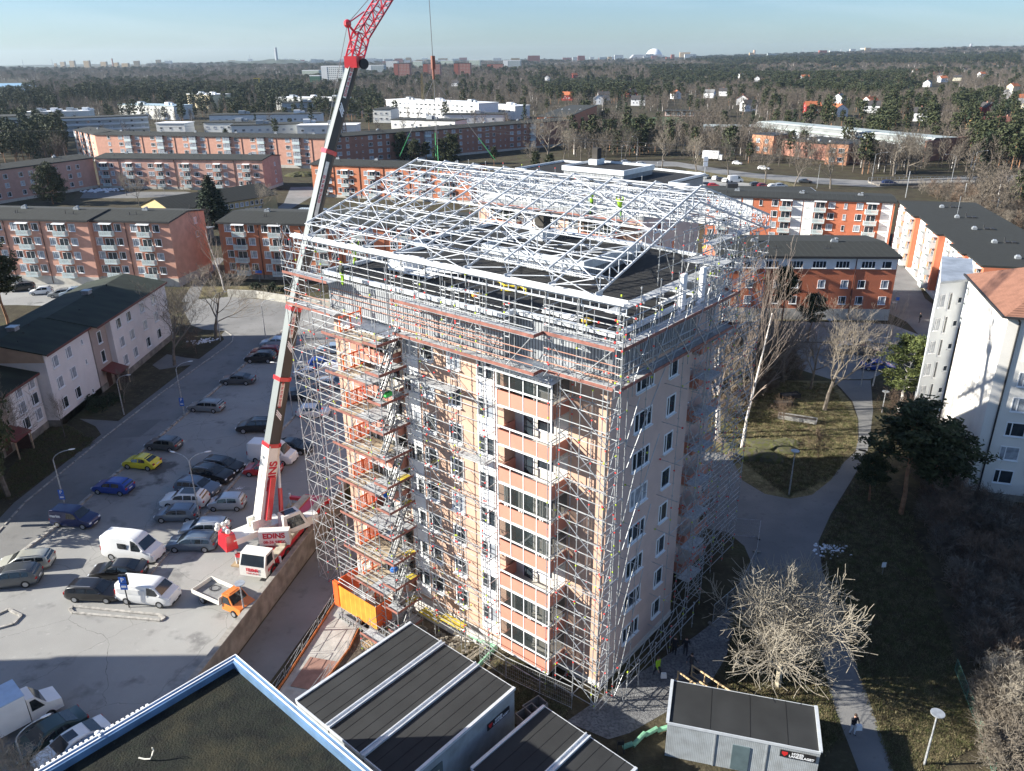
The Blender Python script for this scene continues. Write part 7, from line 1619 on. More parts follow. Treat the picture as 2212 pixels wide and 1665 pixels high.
for y0, y1, area in ((160,450,30), (450,900,46), (900,1800,120), (1800,3400,430), (3400,6500,2200)):
    tot = (y1-y0)*(y0+y1)*.74; n = int(tot/area)
    for _ in range(n):
        y = (y0**2+(y1**2-y0**2)*rr.random())**.5; x = rr.uniform(-.76, .76)*y; z = gz(x, y) if y > 300 else 0; px, py = proj(x, y, z)
        d = dens(px, py)
        if y > 3300 and px < 330: continue
        if rr.random() > d or blocked(x, y) or (veiled(x, y) and rr.random() < .85): continue
        pine_ = any(inpoly(px, py, P) for P in PINES); r_ = vnoise(x, y, 26 if y < 700 else 60); isp = rr.random() < (.72 if pine_ else .38 if r_ > .45 else .07)
        s_ = rr.uniform(.65, 1.25); w_ = 1.0 if y < 900 else 1.5 if y < 1800 else 2.6 if y < 3400 else 5.5
        cand.append((x, y, z-.1, isp, s_*(1 if y < 1800 else 1.05), w_, rr.random()*6.3, rr.choice((0, 0, 0, 1, 1, 1, 2) if not isp else (0, 1, 0, 1, 2))))
cand.sort(key=lambda c: c[1])
cnt = {True: 0, False: 0}; rest = {True: [], False: []}
for x, y, z, isp, s_, w_, a, v_ in cand:
    if cnt[isp] < 230:
        cnt[isp] += 1; o = inst('pine_tree' if isp else 'bare_tree', (FP if isp else FB)[v_], None, (x, y, z), a); o.scale = (s_, s_, s_)
        tag(o, 'dark evergreen tree in the woods beyond the housing blocks' if isp else 'bare leafless tree in the woods beyond the housing blocks', 'tree', 'evergreens of the near woods' if isp else 'leafless trees of the near woods')
    else: rest[isp].append((x, y, z, s_, w_, a, v_))
def scatter(name, pts, meshes, kind='stuff'):
    me = bpy.data.meshes.new(name); me.from_pydata([(p[0], p[1], p[2]) for p in pts], [], [])
    for an, ty, vals in (('scl', 'FLOAT_VECTOR', [c for p in pts for c in (p[3]*p[4], p[3]*p[4], p[3])]), ('rot', 'FLOAT_VECTOR', [c for p in pts for c in (0, 0, p[5])]), ('vi', 'INT', [p[6] for p in pts])):
        at_ = me.attributes.new(an, ty, 'POINT'); at_.data.foreach_set('vector' if 'VECTOR' in ty else 'value', vals)
    o = bpy.data.objects.new(name, me); COL.objects.link(o); g = bpy.data.node_groups.new(name, 'GeometryNodeTree'); g.interface.new_socket('Geometry', in_out='INPUT', socket_type='NodeSocketGeometry'); g.interface.new_socket('Geometry', in_out='OUTPUT', socket_type='NodeSocketGeometry')
    N = g.nodes.new; I, O = N('NodeGroupInput'), N('NodeGroupOutput'); mp_ = N('GeometryNodeMeshToPoints'); ip = N('GeometryNodeInstanceOnPoints'); j = N('GeometryNodeGeometryToInstance'); jn = g.nodes
    for m_ in meshes[::-1]:
        po = bpy.data.objects.new('source_tree', m_); oi = N('GeometryNodeObjectInfo'); oi.inputs[0].default_value = po; oi.inputs[1].default_value = False
        g.links.new(oi.outputs['Geometry'], j.inputs[0])
    def attr(nm, ty): a_ = N('GeometryNodeInputNamedAttribute'); a_.data_type = ty; a_.inputs[0].default_value = nm; return a_.outputs[0]
    g.links.new(I.outputs[0], mp_.inputs[0]); g.links.new(mp_.outputs[0], ip.inputs['Points']); g.links.new(j.outputs[0], ip.inputs['Instance']); ip.inputs['Pick Instance'].default_value = True
    g.links.new(attr('vi', 'INT'), ip.inputs['Instance Index']); g.links.new(attr('scl', 'FLOAT_VECTOR'), ip.inputs['Scale']); g.links.new(attr('rot', 'FLOAT_VECTOR'), ip.inputs['Rotation']); g.links.new(ip.outputs[0], O.inputs[0])
    md = o.modifiers.new('scatter', 'NODES'); md.node_group = g; tag(o, kind=kind); return o
print('TREES', cnt, len(rest[True]), len(rest[False]))
tag(scatter('pine_forest', rest[True], FP), 'dark conifer woods stretching to the skyline'); tag(scatter('bare_woodland', rest[False], FB), 'leafless brown woods stretching to the skyline')
def low_scatter(name, label, poly, n, meshes, smin, smax, seed, kind='stuff', z=0):
    rr = random.Random(seed); xs = [p[0] for p in poly]; ys_ = [p[1] for p in poly]; out = []
    while len(out) < n:
        px, py = rr.uniform(min(xs), max(xs)), rr.uniform(min(ys_), max(ys_))
        if inpoly(px, py, poly):
            p = at(px, py); s_ = rr.uniform(smin, smax); out.append((p.x, p.y, z, s_, 1.0, rr.random()*6.3, rr.randrange(len(meshes))))
    return tag(scatter(name, out, meshes), label)
def tuft(seed, m_):
    rr = random.Random(seed); mb = MB()
    for k in range(26):
        a = rr.random()*6.28; r_ = rr.random()*.28; p = V((cos(a)*r_, sin(a)*r_, 0)); e = p+V((rr.gauss(0,.07), rr.gauss(0,.07), rr.uniform(.06,.17))); w_ = V((cos(a*3), sin(a*3), 0))*.018; mb.add([p-w_, p+w_, e], [(0,1,2)])
    return mb.mesh('tuft', m_)
TF = [tuft(1, mat('straw_blades', (.26,.22,.12), .9, .3, 3)), tuft(2, mat('brown_blades', (.11,.085,.05), .9, .3, 3)), tuft(3, mat('green_blades', (.10,.11,.04), .9, .3, 3))]
BS = []
for k in range(3):
    T_, C_n = bare(80+k, 1.7, 1.1, .03, 3, (8,6,4), upright=.2, first=.02, thin=1.3, jit=.6); T_.add(C_n.v, C_n.f); BS.append(T_.mesh('brush', (m_brush, mat('grey_brush', (.12,.10,.08), .9, .3, 1.5), m_twig)[k]))
low_scatter('undergrowth', 'tangled leafless undergrowth in the shade below the white tower', [(1985,1010), (2060,1100), (2215,1150), (2225,1480), (2095,1470), (2055,1330), (2010,1200), (1975,1120)], 420, BS, .7, 1.5, 5)
low_scatter('undergrowth', 'thicket between the scaffold and the lawn', [(1540,860), (1560,780), (1700,770), (1730,830), (1640,870), (1560,930)], 200, BS, .7, 1.5, 6)
low_scatter('undergrowth', 'sunlit pale brush along the lower right edge', [(2100,1530), (2215,1480), (2260,1700), (2130,1690)], 200, [BS[2]], .8, 1.5, 7)
low_scatter('undergrowth', 'brush on the railway bank behind the receding block', [(1990,432), (2215,440), (2215,530), (2100,480)], 260, BS, 1.2, 2.4, 8)
low_scatter('grass', 'dry winter grass of the oval lawn', [(1535,930), (1590,1000), (1700,1084), (1790,1045), (1845,975), (1845,920), (1790,840), (1650,835)], 5200, TF, .7, 1.5, 9)
low_scatter('grass', 'dry grass beside the lower path', [(1873,1545), (1800,1340), (1775,1240), (1770,1190), (1800,1120), (1870,1010), (1960,1130), (2060,1480), (2120,1600), (2000,1680), (1915,1680)], 9000, TF, .7, 1.6, 10)
low_scatter('grass', 'grass between cabin and scaffold foot', [(1060,1430), (1110,1425), (1180,1480), (1215,1530), (1170,1600), (1110,1560)], 900, TF, .7, 1.4, 11)
low_scatter('grass', 'grass patch under the big bare tree', [(1575,1335), (1700,1310), (1765,1450), (1800,1600), (1760,1640), (1560,1480)], 2600, TF, .7, 1.5, 12)
low_scatter('grass', 'dark verge grass along the white stepped houses', [(-20,1060), (72,920), (128,895), (205,935), (26,1060)], 1500, TF[1:], .7, 1.5, 13)
# =============== SITE CABINS, NEAR ROOF, FENCES, LAMPS, SIGNS, PEOPLE ===============
m_cabr = mat('cabin_roof_felt', (.026,.027,.028), .8, .18, .5, bump=.1)
m_cabw = stripes('cabin_sheet', (.50,.53,.55), (.36,.39,.41), 9, 'XY', .45, .15, .8)
m_wood = mat('raw_timber', (.52,.38,.22), .8, .2, 2, stretch=(1,1,8))
m_sign = mat('sign_black', (.02,.02,.022), .4, 0); m_signr = mat('sign_red', (.60,.03,.03), .4, 0)
def logo(par, x, y, z, rot=0):
    s = thing_part('sign', par, (x, y, z)); s.rotation_euler = (0, 0, rot)
    MB().box(-1.05, 1.05, -.03, 0, -.27, .27).build('sign_board', m_sign, s)
    MB().add([(-.95,-.035,.18), (-.60,-.035,.18), (-.60,-.035,0), (-.775,-.035,-.2), (-.95,-.035,0)], [(0,4,3,2,1)]).build('shield', m_signr, s)
    text(s, 'HYRES', (-.02, -.04, .11), (pi/2, 0, 0), .24, m_white, bold=.01); text(s, 'LANDSLAGET', (.22, -.04, -.11), (pi/2, 0, 0), .24, m_white, bold=.01)
def cabin(name, label, P0, ang, L, W, h, n, z0, levels=1):
    "P0: far corner; local x to the right-hand end, local -y towards the camera side"
    T = thing(name, label, 'site cabin', (P0[0], P0[1], z0), R(ang), 'grey site cabins'); w = MB()
    T_w = MB().box(0, W, -L, 0, 0, h); T_w.build('wall', m_cabw, T)
    for k in range(n):
        a, c = W*k/n, W*(k+1)/n; rf = MB(); hh = h
        rf.box(a+.1, c-.1, -L, 0, h+.02, h+.10, 0); rf.build('roof', m_cabr, T)
        sm = MB(); [sm.box(a+.1+(c-a-.2)*q-.02, a+.1+(c-a-.2)*q+.02, -L, 0, h+.1, h+.115) for q in (.28, .55, .8)]; sm.build('roof_seam', mat('seam', (.018,.018,.019), .9, .1, 1), T)
    gb = MB()
    for k in range(n+1):
        x = W*k/n; gb.box(x-.1, x+.1, -L-.02, .02, h, h+.2) if k in (0, n) else gb.box(x-.16, x+.16, -L-.05, .05, h+.1, h+.16).box(x-.2, x-.12, -L-.05, .05, h+.1, h+.26).box(x+.12, x+.2, -L-.05, .05, h+.1, h+.26)
    gb.box(0, W, -.02, .06, h-.1, h+.1); gb.box(0, W, -L-.06, -L+.02, h-.1, h+.1)
    gb.build('roof_gutter', m_met, T)
    for k in range(1, n):
        MB().box(W*k/n-.03, W*k/n+.03, -L-.03, -L, 0, h).build('joint', m_blk, T)
    return T
cb1 = cabin('site_cabin', 'two-storey stack of three grey cabins with black felt roof, drainage channels between', (-7.5,46.1), -41, 9.8, 9.9, 5.75, 3, YZ)
# right end wall of the stack carries the signs, a door and a stair landing; local +x end at W
for z in (4.55, 1.9): logo(cb1, 9.93, -1.6, z, pi/2)
MB().box(9.9, 9.96, -7.6, -6.6, .2+2.9, 5.1).build('door', mat('dark_grey_door', (.10,.12,.12), .5, .1, 2), cb1)
MB().box(9.97, 9.975, -7.2, -6.9, 4.4, 4.7).build('paper', mat('paper', (.7,.62,.42), .8, .05, 3), cb1)
b = MB(); b.box(9.95, 11.4, -8.6, -5.6, 2.95, 3.05); [b.box(11.3, 11.4, y, y+.1, 0, 4.1) for y in (-8.6, -7.1, -5.7)]; b.box(11.3, 11.4, -8.6, -5.6, 4.0, 4.1); b.box(11.3, 11.4, -8.6, -5.6, 3.5, 3.58); b.build('stair_landing', mat('grey_wood', (.25,.24,.23), .8, .2, 2), cb1)
for x, z in ((1.6, 3.6), (4.9, 3.6), (8.3, 3.6)): add_window(cb1, x, -9.8, z, 0, 1.1, 1.1, 1, mat('frosted_pane', (.45,.55,.55), .3, .1, 2) if x < 2 else m_glass)
cb2 = cabin('site_cabin', 'pair of single-storey grey cabins with black roof at the bottom edge', (1.9,39.3), -43, 6.6, 7.2, 2.9, 2, 0)
cb3 = cabin('site_cabin', 'low grey cabin with dark door and sign by the bare spreading tree', (10.7,41.6), -15.4, 3.7, 9.2, 2.8, 1, 0)
logo(cb3, 7.95, -3.76, 2.25); MB().box(4.1, 5.15, -3.76, -3.70, .1, 2.1).build('door', mat('green_grey_door', (.10,.14,.15), .5, .1, 2), cb3)
MB().box(2.98, 3.06, -3.75, -3.7, 0, 2.8).box(6.1, 6.18, -3.75, -3.7, 0, 2.8).build('joint', m_vent, cb3)
# timber ramp behind the single cabin
rp_ = thing('timber_ramp', 'raw timber access ramp with handrails leading to the low cabin', 'ramp', (14.3,41.0,0), R(28))
MB().add([(-.6,0,1.0),(.6,0,1.0),(.6,4.2,.1),(-.6,4.2,.1),(-.6,0,.9),(.6,0,.9),(.6,4.2,0),(-.6,4.2,0)], [(0,1,2,3),(4,7,6,5),(0,3,7,4),(1,5,6,2),(0,4,5,1)]).build('ramp_deck', mat('dark_ply', (.07,.07,.075), .8, .1, 2), rp_)
b = MB()
for s in (-.65, .65):
    b.beam((s,0,2.0), (s,4.2,1.1), .07, .1); b.beam((s,0,1.05), (s,4.2,.15), .06, .12)
    for k in range(4): y = .1+k*1.35; b.beam((s,y,0), (s,y,2.0-.9*y/4.2), .08, .08, up=(1,0,0)); b.beam((s*1.8,y,.05), (s,y,1.2-.2*k), .06, .06)
b.build('handrail', m_wood, rp_)
# the near dark roof building
nr = thing('near_building', 'building corner with mossy black roof and metal parapet with sky reflection painted blue, bottom left', 'building', (-16.0,35.5,0), R(-41.5))
# far corner at the origin; edges run along +x (right) and -y (towards the camera, left)
HZ = 10.0
MB().box(.1, 13, -13, -.1, -2, HZ-.15).build('wall', stripes('pale_wall_sheet', (.50,.52,.52), (.34,.36,.37), 4, 'XY', .6, .1), nr)
m_near = mix_ground('weathered_roof_felt', [(.019,.021,.016), (.010,.011,.010), (.040,.036,.022), (.013,.018,.012)], [(.9,.42,.62), (.35,.5,.72), (2.4,.55,.7)], rough=.9, bump=.5, bscale=9)
MB().box(.1, 13, -13, -.1, HZ-.14, HZ-.02).build('roof', m_near, nr)
m_par = mat('sky_tinted_coping', (.17,.29,.46), .3, .2, .8, metal=.3)  # the metal's sky reflection is put into its blue colour
b = MB(); b.add([(-.25,.25,HZ+.45),(13,.25,HZ+.45),(13,-.12,HZ+.38),(.12,-.12,HZ+.38),(.12,-13,HZ+.38),(-.25,-13,HZ+.45),(-.25,.25,HZ-.1),(13,.25,HZ-.1),(13,-.12,HZ-.02),(.12,-.12,HZ-.02),(.12,-13,HZ-.02),(-.25,-13,HZ-.1)], [(0,3,2,1),(0,5,4,3),(0,1,7,6),(5,0,6,11),(3,9,8,2),(4,10,9,3)]); b.build('parapet', m_par, nr)
b = MB(); b.box(-.29, -.24, -13, .29, HZ+.3, HZ+.5); b.box(-.24, 13, .25, .29, HZ+.3, HZ+.5); b.build('drip_edge', m_wht, nr)
MB().box(-.10, -.04, -13, .0, HZ+.395, HZ+.45).box(-.10, 13, .02, .09, HZ+.40, HZ+.455).build('coping_strip', m_wht, nr)  # white strip paints the bright band along the coping top
b = MB(); n_ = 26
for i in range(n_): b.box(-.52, -.3, -11.4+i*.26, -11.27+i*.26, HZ+.3, HZ+.42)
b.build('corrugated_edge', m_wht, nr)
MB().ball((0,0,.08), .16, .16, .1).box(-.05,.3,-.05,.05,.0,.12).build('bracket', m_wht, nr, loc=(-.42,-7.4,HZ+.42))
b = MB(); pts2 = [(0,0,.02), (.35,.15,.05), (.62,.32,.12), (.68,.4,.32), (.66,.5,.5)]
for a, c in zip(pts2, pts2[1:]): b.beam(a, c, .07, .03)
for k in range(10): b.tube((.66+.1*cos(k*.63), .5+.02, .62+.1*sin(k*.63)), (.66+.1*cos((k+1)*.63), .52, .62+.1*sin((k+1)*.63)), .018, 4)
b.build('safety_hook', mat('hook_steel', (.6,.57,.5), .5, .1, 3), nr, loc=(2.2,-6.6,HZ))
# fences of the yard: kerb-side mesh fence and plank edge
def mesh_fence(name, label, pts, h=1.9, z=0, m_=None, panel=True, group='site fences', plank=None, feet=False):
    P = [V(p) if len(p) == 3 else V((p[0], p[1], z)) for p in pts]; T = thing(name, label, 'fence', P[0], 0, group); fr = MB(); ms = MB()
    for a, c in zip(P, P[1:]):
        L = (c-a).length; k = max(1, round(L/2.6))
        for i in range(k):
            p, q = a.lerp(c, i/k)-P[0], a.lerp(c, (i+1)/k-.02)-P[0]; u_ = V((0,0,1))
            f_ = MB(); f_.tube(p, p+u_*h, .022, 5).tube(q, q+u_*h, .022, 5).tube(p+u_*h, q+u_*h, .022, 5).tube(p+u_*.15, q+u_*.15, .022, 5)
            if panel:
                for j in range(1, 16): r_ = p.lerp(q, j/16); f_.tube(r_+u_*.15, r_+u_*h, .006, 3, cap=False)
                for j in range(1, 6): f_.tube(p+u_*h*j/6, q+u_*h*j/6, .006, 3, cap=False)
            else: f_.tube(p+u_*h*.5, q+u_*h*.5, .018, 4); f_.tube(p+u_*.15, q+u_*h, .014, 4)
            f_.build('fence_panel', m_ or m_galv, T)
            if feet: d_ = (q-p).normalized(); n_ = V((-d_.y, d_.x, 0)); MB().beam(p-n_*.35+u_*.07, p+n_*.35+u_*.07, .24, .14).build('foot', m_conc, T)
        if plank: MB().beam(a-P[0]+V((0,0,.12)), c-P[0]+V((0,0,.12)), .05, .24).build('plank', plank, T)
    return T
m_opl = mat('orange_plank', (.50,.17,.06), .8, .3, 1.5)
mesh_fence('site_fence', 'grey rail fence with rusty plank along the sunken ramp road', [(-20.2,36,YZ),(-17.4,47,YZ),(-15.0,58.4,YZ),(-12.6,60.6,YZ)], 1.1, panel=False, plank=m_opl)
mesh_fence('site_fence', 'inner rail fence with orange plank beside the bare soil', [(-17.9,36,YZ),(-15.8,42.2,YZ),(-13.2,50,YZ),(-12.0,58,YZ)], 1.1, panel=False, plank=m_opl)
mesh_fence('site_fence', 'wire site fence along the cabin stack back wall', [(-16.4,39.5,YZ),(-12.5,43.4,YZ),(-8.4,47.2,YZ)], 2.0)
mesh_fence('site_fence', 'wire site fence panels in front of the balcony foot', [(-2.6,47.2,-.3),(-.6,45.0,0),(1.8,43.4,0),(4.0,42.0,0)], 2.0)
mesh_fence('site_fence', 'wire site fence on blocks beyond the end wall scaffold', [TW(11.5,-3.2), TW(15.5,-3.6), TW(21,-2.6), TW(25.5,-1.0), TW(24,1.5)], 2.0, feet=True)
mesh_fence('garden_fence', 'low green wire fence along the sunlit grass at the lower right', [at(2050,1465), at(2100,1600), at(2130,1700)], 1.1, m_=mat('green_wire', (.10,.22,.16), .6, .1, 2), group='garden fences')
mesh_fence('garden_fence', 'dark fence between park path and parking bay', [at(1640,775), at(1720,772), at(1835,790)], 1.0, m_=m_blk, group='garden fences')
b = MB(); [b.beam((k*.14,0,0), (k*.14,.02,.85), .09, .03, up=(1,0,0)) for k in range(34)]; b.box(-.1, 4.8, .02, .05, .2, .28).box(-.1, 4.8, .02, .05, .6, .68)
tag(b.build('picket_fence', mat('weathered_pickets', (.22,.19,.16), .9, .2, 2), loc=(-5.2,45.9,-1.0), rz=R(46)), 'weathered picket fence between cabin stack and tower', 'fence')
b = MB(); 
for a, c in zip([(-4.5,51.6,-.9),(-2.6,49.8,-.6),(-1.4,48.6,-.2)], [(-2.6,49.8,-.6),(-1.4,48.6,-.2),(-3.2,45.8,-.2)]): b.tube(a, c, .17, 8)
tag(b.build('duct_hose', mat('pale_green_duct', (.16,.34,.22), .5, .15, 5)), 'pale green duct lying from the wall past the picket fence', 'duct')
b = MB(); pd = [at(1330,1625), at(1352,1622), at(1378,1600), at(1405,1590), at(1428,1588)]
for a, c in zip(pd, pd[1:]): b.tube(a+V((0,0,.3)), c+V((0,0,.5)), .16, 8)
tag(b.build('duct_hose', MATS['pale_green_duct']), 'pale green duct running into the low cabin', 'duct')
ht_ = thing('hand_truck', 'black hand trolley standing by the duct between the cabins', 'trolley', at(1325,1632))
MB().tube((-.2,0,0), (-.2,0,1.2), .02).tube((.2,0,0), (.2,0,1.2), .02).tube((-.2,0,1.2), (.2,0,1.2), .02).box(-.22, .22, -.04, .0, .8, 1.1).build('frame', m_blk, ht_); MB().tube((-.28,0,.12), (-.22,0,.12), .12, 10).tube((.22,0,.12), (.28,0,.12), .12, 10).build('wheel', m_tyre, ht_)
for px, py, lab in ((1128,1560,'grey open-topped steel bin beside the single-storey cabins'), (1143,1543,'second grey steel bin behind the first one')):
    s = thing('steel_bin', lab, 'bin', at(px, py), R(40), 'steel bins'); q = MB(); q.box(-.75, .75, -.5, .5, 0, .06, 0).box(-.75, -.7, -.5, .5, .06, .9, 0).box(.7, .75, -.5, .5, .06, .9).box(-.7, .7, -.5, -.45, .06, .9).box(-.7, .7, .45, .5, .06, .9); q.build('bin_shell', mat('bin_grey', (.22,.20,.19), .7, .2, 3), s)
tag(MB().box(-1.2, 1.2, -1.6, 1.6, 0, .05).build('plywood_sheet', mat('red_brown_ply', (.26,.15,.12), .8, .15, 1.5), loc=at(669,1448,YZ+.02), rz=R(-14)), 'reddish plywood sheets lying on the soil beside the cabin stack', 'plywood')
for (x, y, a, lab) in ((-11.6,50.6,30,'grey pallet leaning by the hoist base'), (-16.0,38.7,10,'pale pallet behind the near roof corner')):
    q = MB(); [q.box(-.6+k*.2, -.46+k*.2, -.5, .5, .1, .13) for k in range(6)]; [q.box(-.6, .6, yy, yy+.1, 0, .1) for yy in (-.5, -.05, .4)]; tag(q.build('pallet', MATS['pallet_wood'], loc=(x, y, YZ+.02), rz=R(a)), lab, 'pallet')
rr = random.Random(8); q = MB()
for k in range(240):
    x = rr.uniform(-8,-2); y = 48+rr.uniform(-3,3.5)-(x+5)*.5; s_ = rr.uniform(.05,.22); z_ = YZ+.02 if x < -5 else -.9; q.taper(x-s_, x+s_, y-s_*.7, y+s_*.7, z_, z_+s_*.9, s_*.4, s_*.3, s_*.3)
tag(q.build('rubble', mat('rubble_stone', (.25,.22,.18), .9, .3, 3)), 'rubble and debris on the soil below the front wall', kind='stuff')
# rocks, benches, planters in the small park
def rock(name, label, px, py, sx, sy, sz, rz=0):
    rr = random.Random(px); me = MB(); n, k = 16, 9; vs = []; n, k = 26, 14; me.ball((0,0,0), 1, 1, 1, n, k)
    me.v = [(x*sx*(1+.16*sin(x*5+y*3)+.08*rr.random()), y*sy*(1+.2*cos(y*4+x*7)+.1*rr.random()), z*sz*(1+.15*rr.random())) for x, y, z in me.v]
    return tag(me.build(name, mat('mossy_rock', (.17,.155,.13), .98, .5, 2.6, col2=(.085,.09,.03), bump=1, spec=.1), loc=at(px, py)-V((0,0,sz*.2)), rz=rz), label, 'rock', 'rocks in the park')
rock('rock', 'long mossy rock outcrop at the leaning birch foot', 1630, 995, 3.4, 1.3, 1.1, -.35); rock('rock', 'low mossy rock ridge behind the birch rock', 1665, 975, 3.2, 1.2, .8, -.5); rock('rock', 'rounded pale rock right of the bare bush', 1700, 968, 1.6, .8, .7, -.3); rock('rock', 'grassy rock close to the wooden benches', 1575, 975, 1.4, .9, .7, .4); rock('rock', 'rock outcrop between pink and orange blocks', 660, 372, 6, 3, 2, 0)
m_bw = mat('grey_bench_wood', (.16,.13,.11), .85, .2, 2)
for px, py, a, lab in ((1547,967,-50,'upper weathered wooden bench facing the park path'), (1580,1003,-50,'lower weathered wooden bench near the rock')):
    T = thing('park_bench', lab, 'bench', at(px, py), R(a), 'wooden benches'); q = MB(); [q.box(-.9, .9, -.25+k*.17, -.11+k*.17, .43, .47) for k in range(3)]; q.build('seat', m_bw, T)
    q = MB(); [q.box(-.9, .9, .27, .30, .55+k*.17, .68+k*.17) for k in range(2)]; q.build('backrest', m_bw, T)
    for s in (-.75, .75): MB().box(s-.04, s+.04, -.25, -.18, 0, .43).box(s-.04, s+.04, .2, .27, 0, .9).build('leg', m_bw, T)
for px, py, wd, a, lab, f_ in ((1720,918,4.6,-24,'long concrete planting trough on the lawn', m_slab), (1705,868,2.6,12,'black planter box by the bare trees', m_blk), (1690,885,2.2,8,'second black planter box with white tags', m_blk)):
    T = thing('planter', lab, 'planter', at(px, py), R(a), 'planters in the park'); q = MB(); q.box(-wd/2, wd/2, -.55, -.45, 0, .5).box(-wd/2, wd/2, .45, .55, 0, .5).box(-wd/2, -wd/2+.1, -.45, .45, 0, .5).box(wd/2-.1, wd/2, -.45, .45, 0, .5); q.build('planter_wall', f_, T); MB().box(-wd/2+.1, wd/2-.1, -.45, .45, 0, .4).build('planting_soil', m_soil, T)
def snowpile(label, px, py, r_):
    rr = random.Random(int(px)); me = MB()
    for k in range(70): me.ball((rr.gauss(0,.45)*r_, rr.gauss(0,.28)*r_, 0), r_*rr.uniform(.03,.12), r_*rr.uniform(.03,.1), r_*.07, 6, 4)
    tag(me.build('snow_patch', mat('old_snow', (.70,.73,.78), .7, .1, 3), loc=at(px, py), rz=.3), label, 'snow')
snowpile('melting snow patch behind the corner bare tree', 436, 726, 2.2); snowpile('old snow heap on the shaded grass right of the path', 1785, 1200, 1.7); snowpile('snow patch in the courtyard of the pink block', 232, 396, 7); snowpile('small dirty snow heap on the inner kerb', 513, 1044, .45)
# lamps
def lamp(label, base, toppx, kind='arm', dirs=(0,), z=0, reach=1.5, name='street_lamp', sign=False):
    p = at(*base, z); x, y, zz = ray(*toppx); h = CAM_H+zz/y*p.y-z; T = thing(name, label, 'lamp post', p, 0, 'street lamps')
    MB().tube((0,0,0), (0,0,h*.55), .08, 7, r2=.07).tube((0,0,h*.55), (0,0,h-.8 if kind == 'arm' else h), .055, 7).build('pole', m_galv, T)
    for d in dirs:
        dx, dy = cos(R(d)), sin(R(d))
        if kind == 'arm':
            q = MB(); pr = (0,0,h-.8)
            for i in range(1, 6): t = i/5; c = (dx*reach*t**1.6, dy*reach*t**1.6, h-.8+.8*sin(t*pi/2)); q.tube(pr, c, .04, 5); pr = c
            q.build('arm', m_galv, T); MB().ball((0,0,0), .34, .11, .06, 8, 5).build('lamp_head', m_wht, T, loc=(dx*(reach+.3), dy*(reach+.3), h+.03), rz=R(d))
        else: MB().tube((0,0,0), (0,0,.06), .42, 14).tube((0,0,-.25), (0,0,0), .09, 8, r2=.16).build('lamp_head', m_vent, T, loc=(0,0,h))
    if sign:
        s = thing_part('parking_sign', T, (0,-.12,h*.3)); MB().box(-.28, .28, -.02, 0, 0, .56).box(-.28, .28, -.02, 0, -.55, -.05).build('sign_board', mat('sign_blue', (.02,.12,.50), .4, 0), s)
        text(s, 'P', (0, -.03, .28), (pi/2, 0, 0), .5, m_white, bold=.01); MB().box(-.18, .18, -.028, -.021, -.38, -.2).build('sign_symbol', m_white, s)
    return T
lamp('curved street lamp with parking sign at the left, over the shaded road', (139,1087), (120,960), dirs=(20,), sign=True)
lamp('curved street lamp with parking sign halfway along the road', (398,889), (379,772), dirs=(20,), sign=True)
lamp('double-headed street lamp behind the dark group of cars', (427,1112), (404,970), dirs=(160, 20))
lamp('double-headed street lamp right of the crane boom', (631,891), (617,776), dirs=(170, 10))
lamp('curved street lamp near the junction, behind the silver saloon', (577,732), (570,640), dirs=(20,))
lamp('old bent street lamp on the verge by the white houses', (267,881), (252,797), dirs=(10,), reach=1.2)
lamp('street lamp beside the far white stepped house', (478,724), (468,622), dirs=(20,)); lamp('slim lamp on the footpath below the orange block', (461,590), (456,572), dirs=(180,))
lamp('lamp post rising from the retaining wall beside the orange pickup', (521,1322), (512,1250), kind='disc')
lamp('street lamp leaning in front of the white box truck', (52,1680), (28,1560), dirs=(40,))
lamp('mushroom park lamp on the shaded lawn', (1699,1079), (1711,985), kind='disc'); lamp('park lamp by the gate at the path top', (1858,848), (1874,748), kind='disc'); lamp('park lamp hidden in brush under the green pine', (1903,905), (1910,860), kind='disc'); lamp('round-headed lamp at the bottom right edge', (1981,1668), (2013,1557), kind='disc'); lamp('street lamp by the roadside hedge near the black pine', (1784,765), (1790,703), kind='disc'); lamp('lamp beside the blue sign on the side path', (1932,680), (1936,668), kind='disc')
for b_, t_, d, lab in (((1888,413),(1901,343),0,'tall road lamp left of the bridge start'), ((2061,411),(2070,350),180,'tall road lamp on the bridge, arm to the left'), ((2107,397),(2117,343),0,'tall road lamp on the far side of the bridge'), ((1771,419),(1777,362),0,'tall road lamp in front of the school wing'), ((367,432),(361,386),180,'lamp post in the courtyard behind the salmon block'), ((1350,352),(1353,318),0,'road lamp among the far street trees'), ((1383,352),(1386,300),180,'road lamp behind the far parking loop'), ((1425,392),(1425,352),0,'slim lamp at the far car park edge')):
    lamp(lab, b_, t_, dirs=(d,), reach=3.5 if b_[0] > 1700 else 2)
for b_, t_, lab in (((1962,442),(1974,385),'leaning railway pole left of the receding block'), ((2085,458),(2093,413),'railway pole behind the receding block roof'), ((2152,497),(2162,444),'railway pole near the right edge')):
    p = at(*b_); x, y, z = ray(*t_); h = CAM_H+z/y*p.y; T = thing('railway_pole', lab, 'pole', p, 0, 'railway poles'); MB().tube((0,0,0), (0,0,h), .13, 6).build('pole', m_galv, T); MB().beam((-2,0,h-1), (1,0,h-1.2), .08, .08).build('crossarm', m_galv, T)
ps = thing('parking_sign_post', 'blue parking sign on a dark post between black estate and white van', 'sign', at(271,1297)); MB().tube((0,0,0), (0,0,3.2), .05, 7).build('post', m_blk, ps)
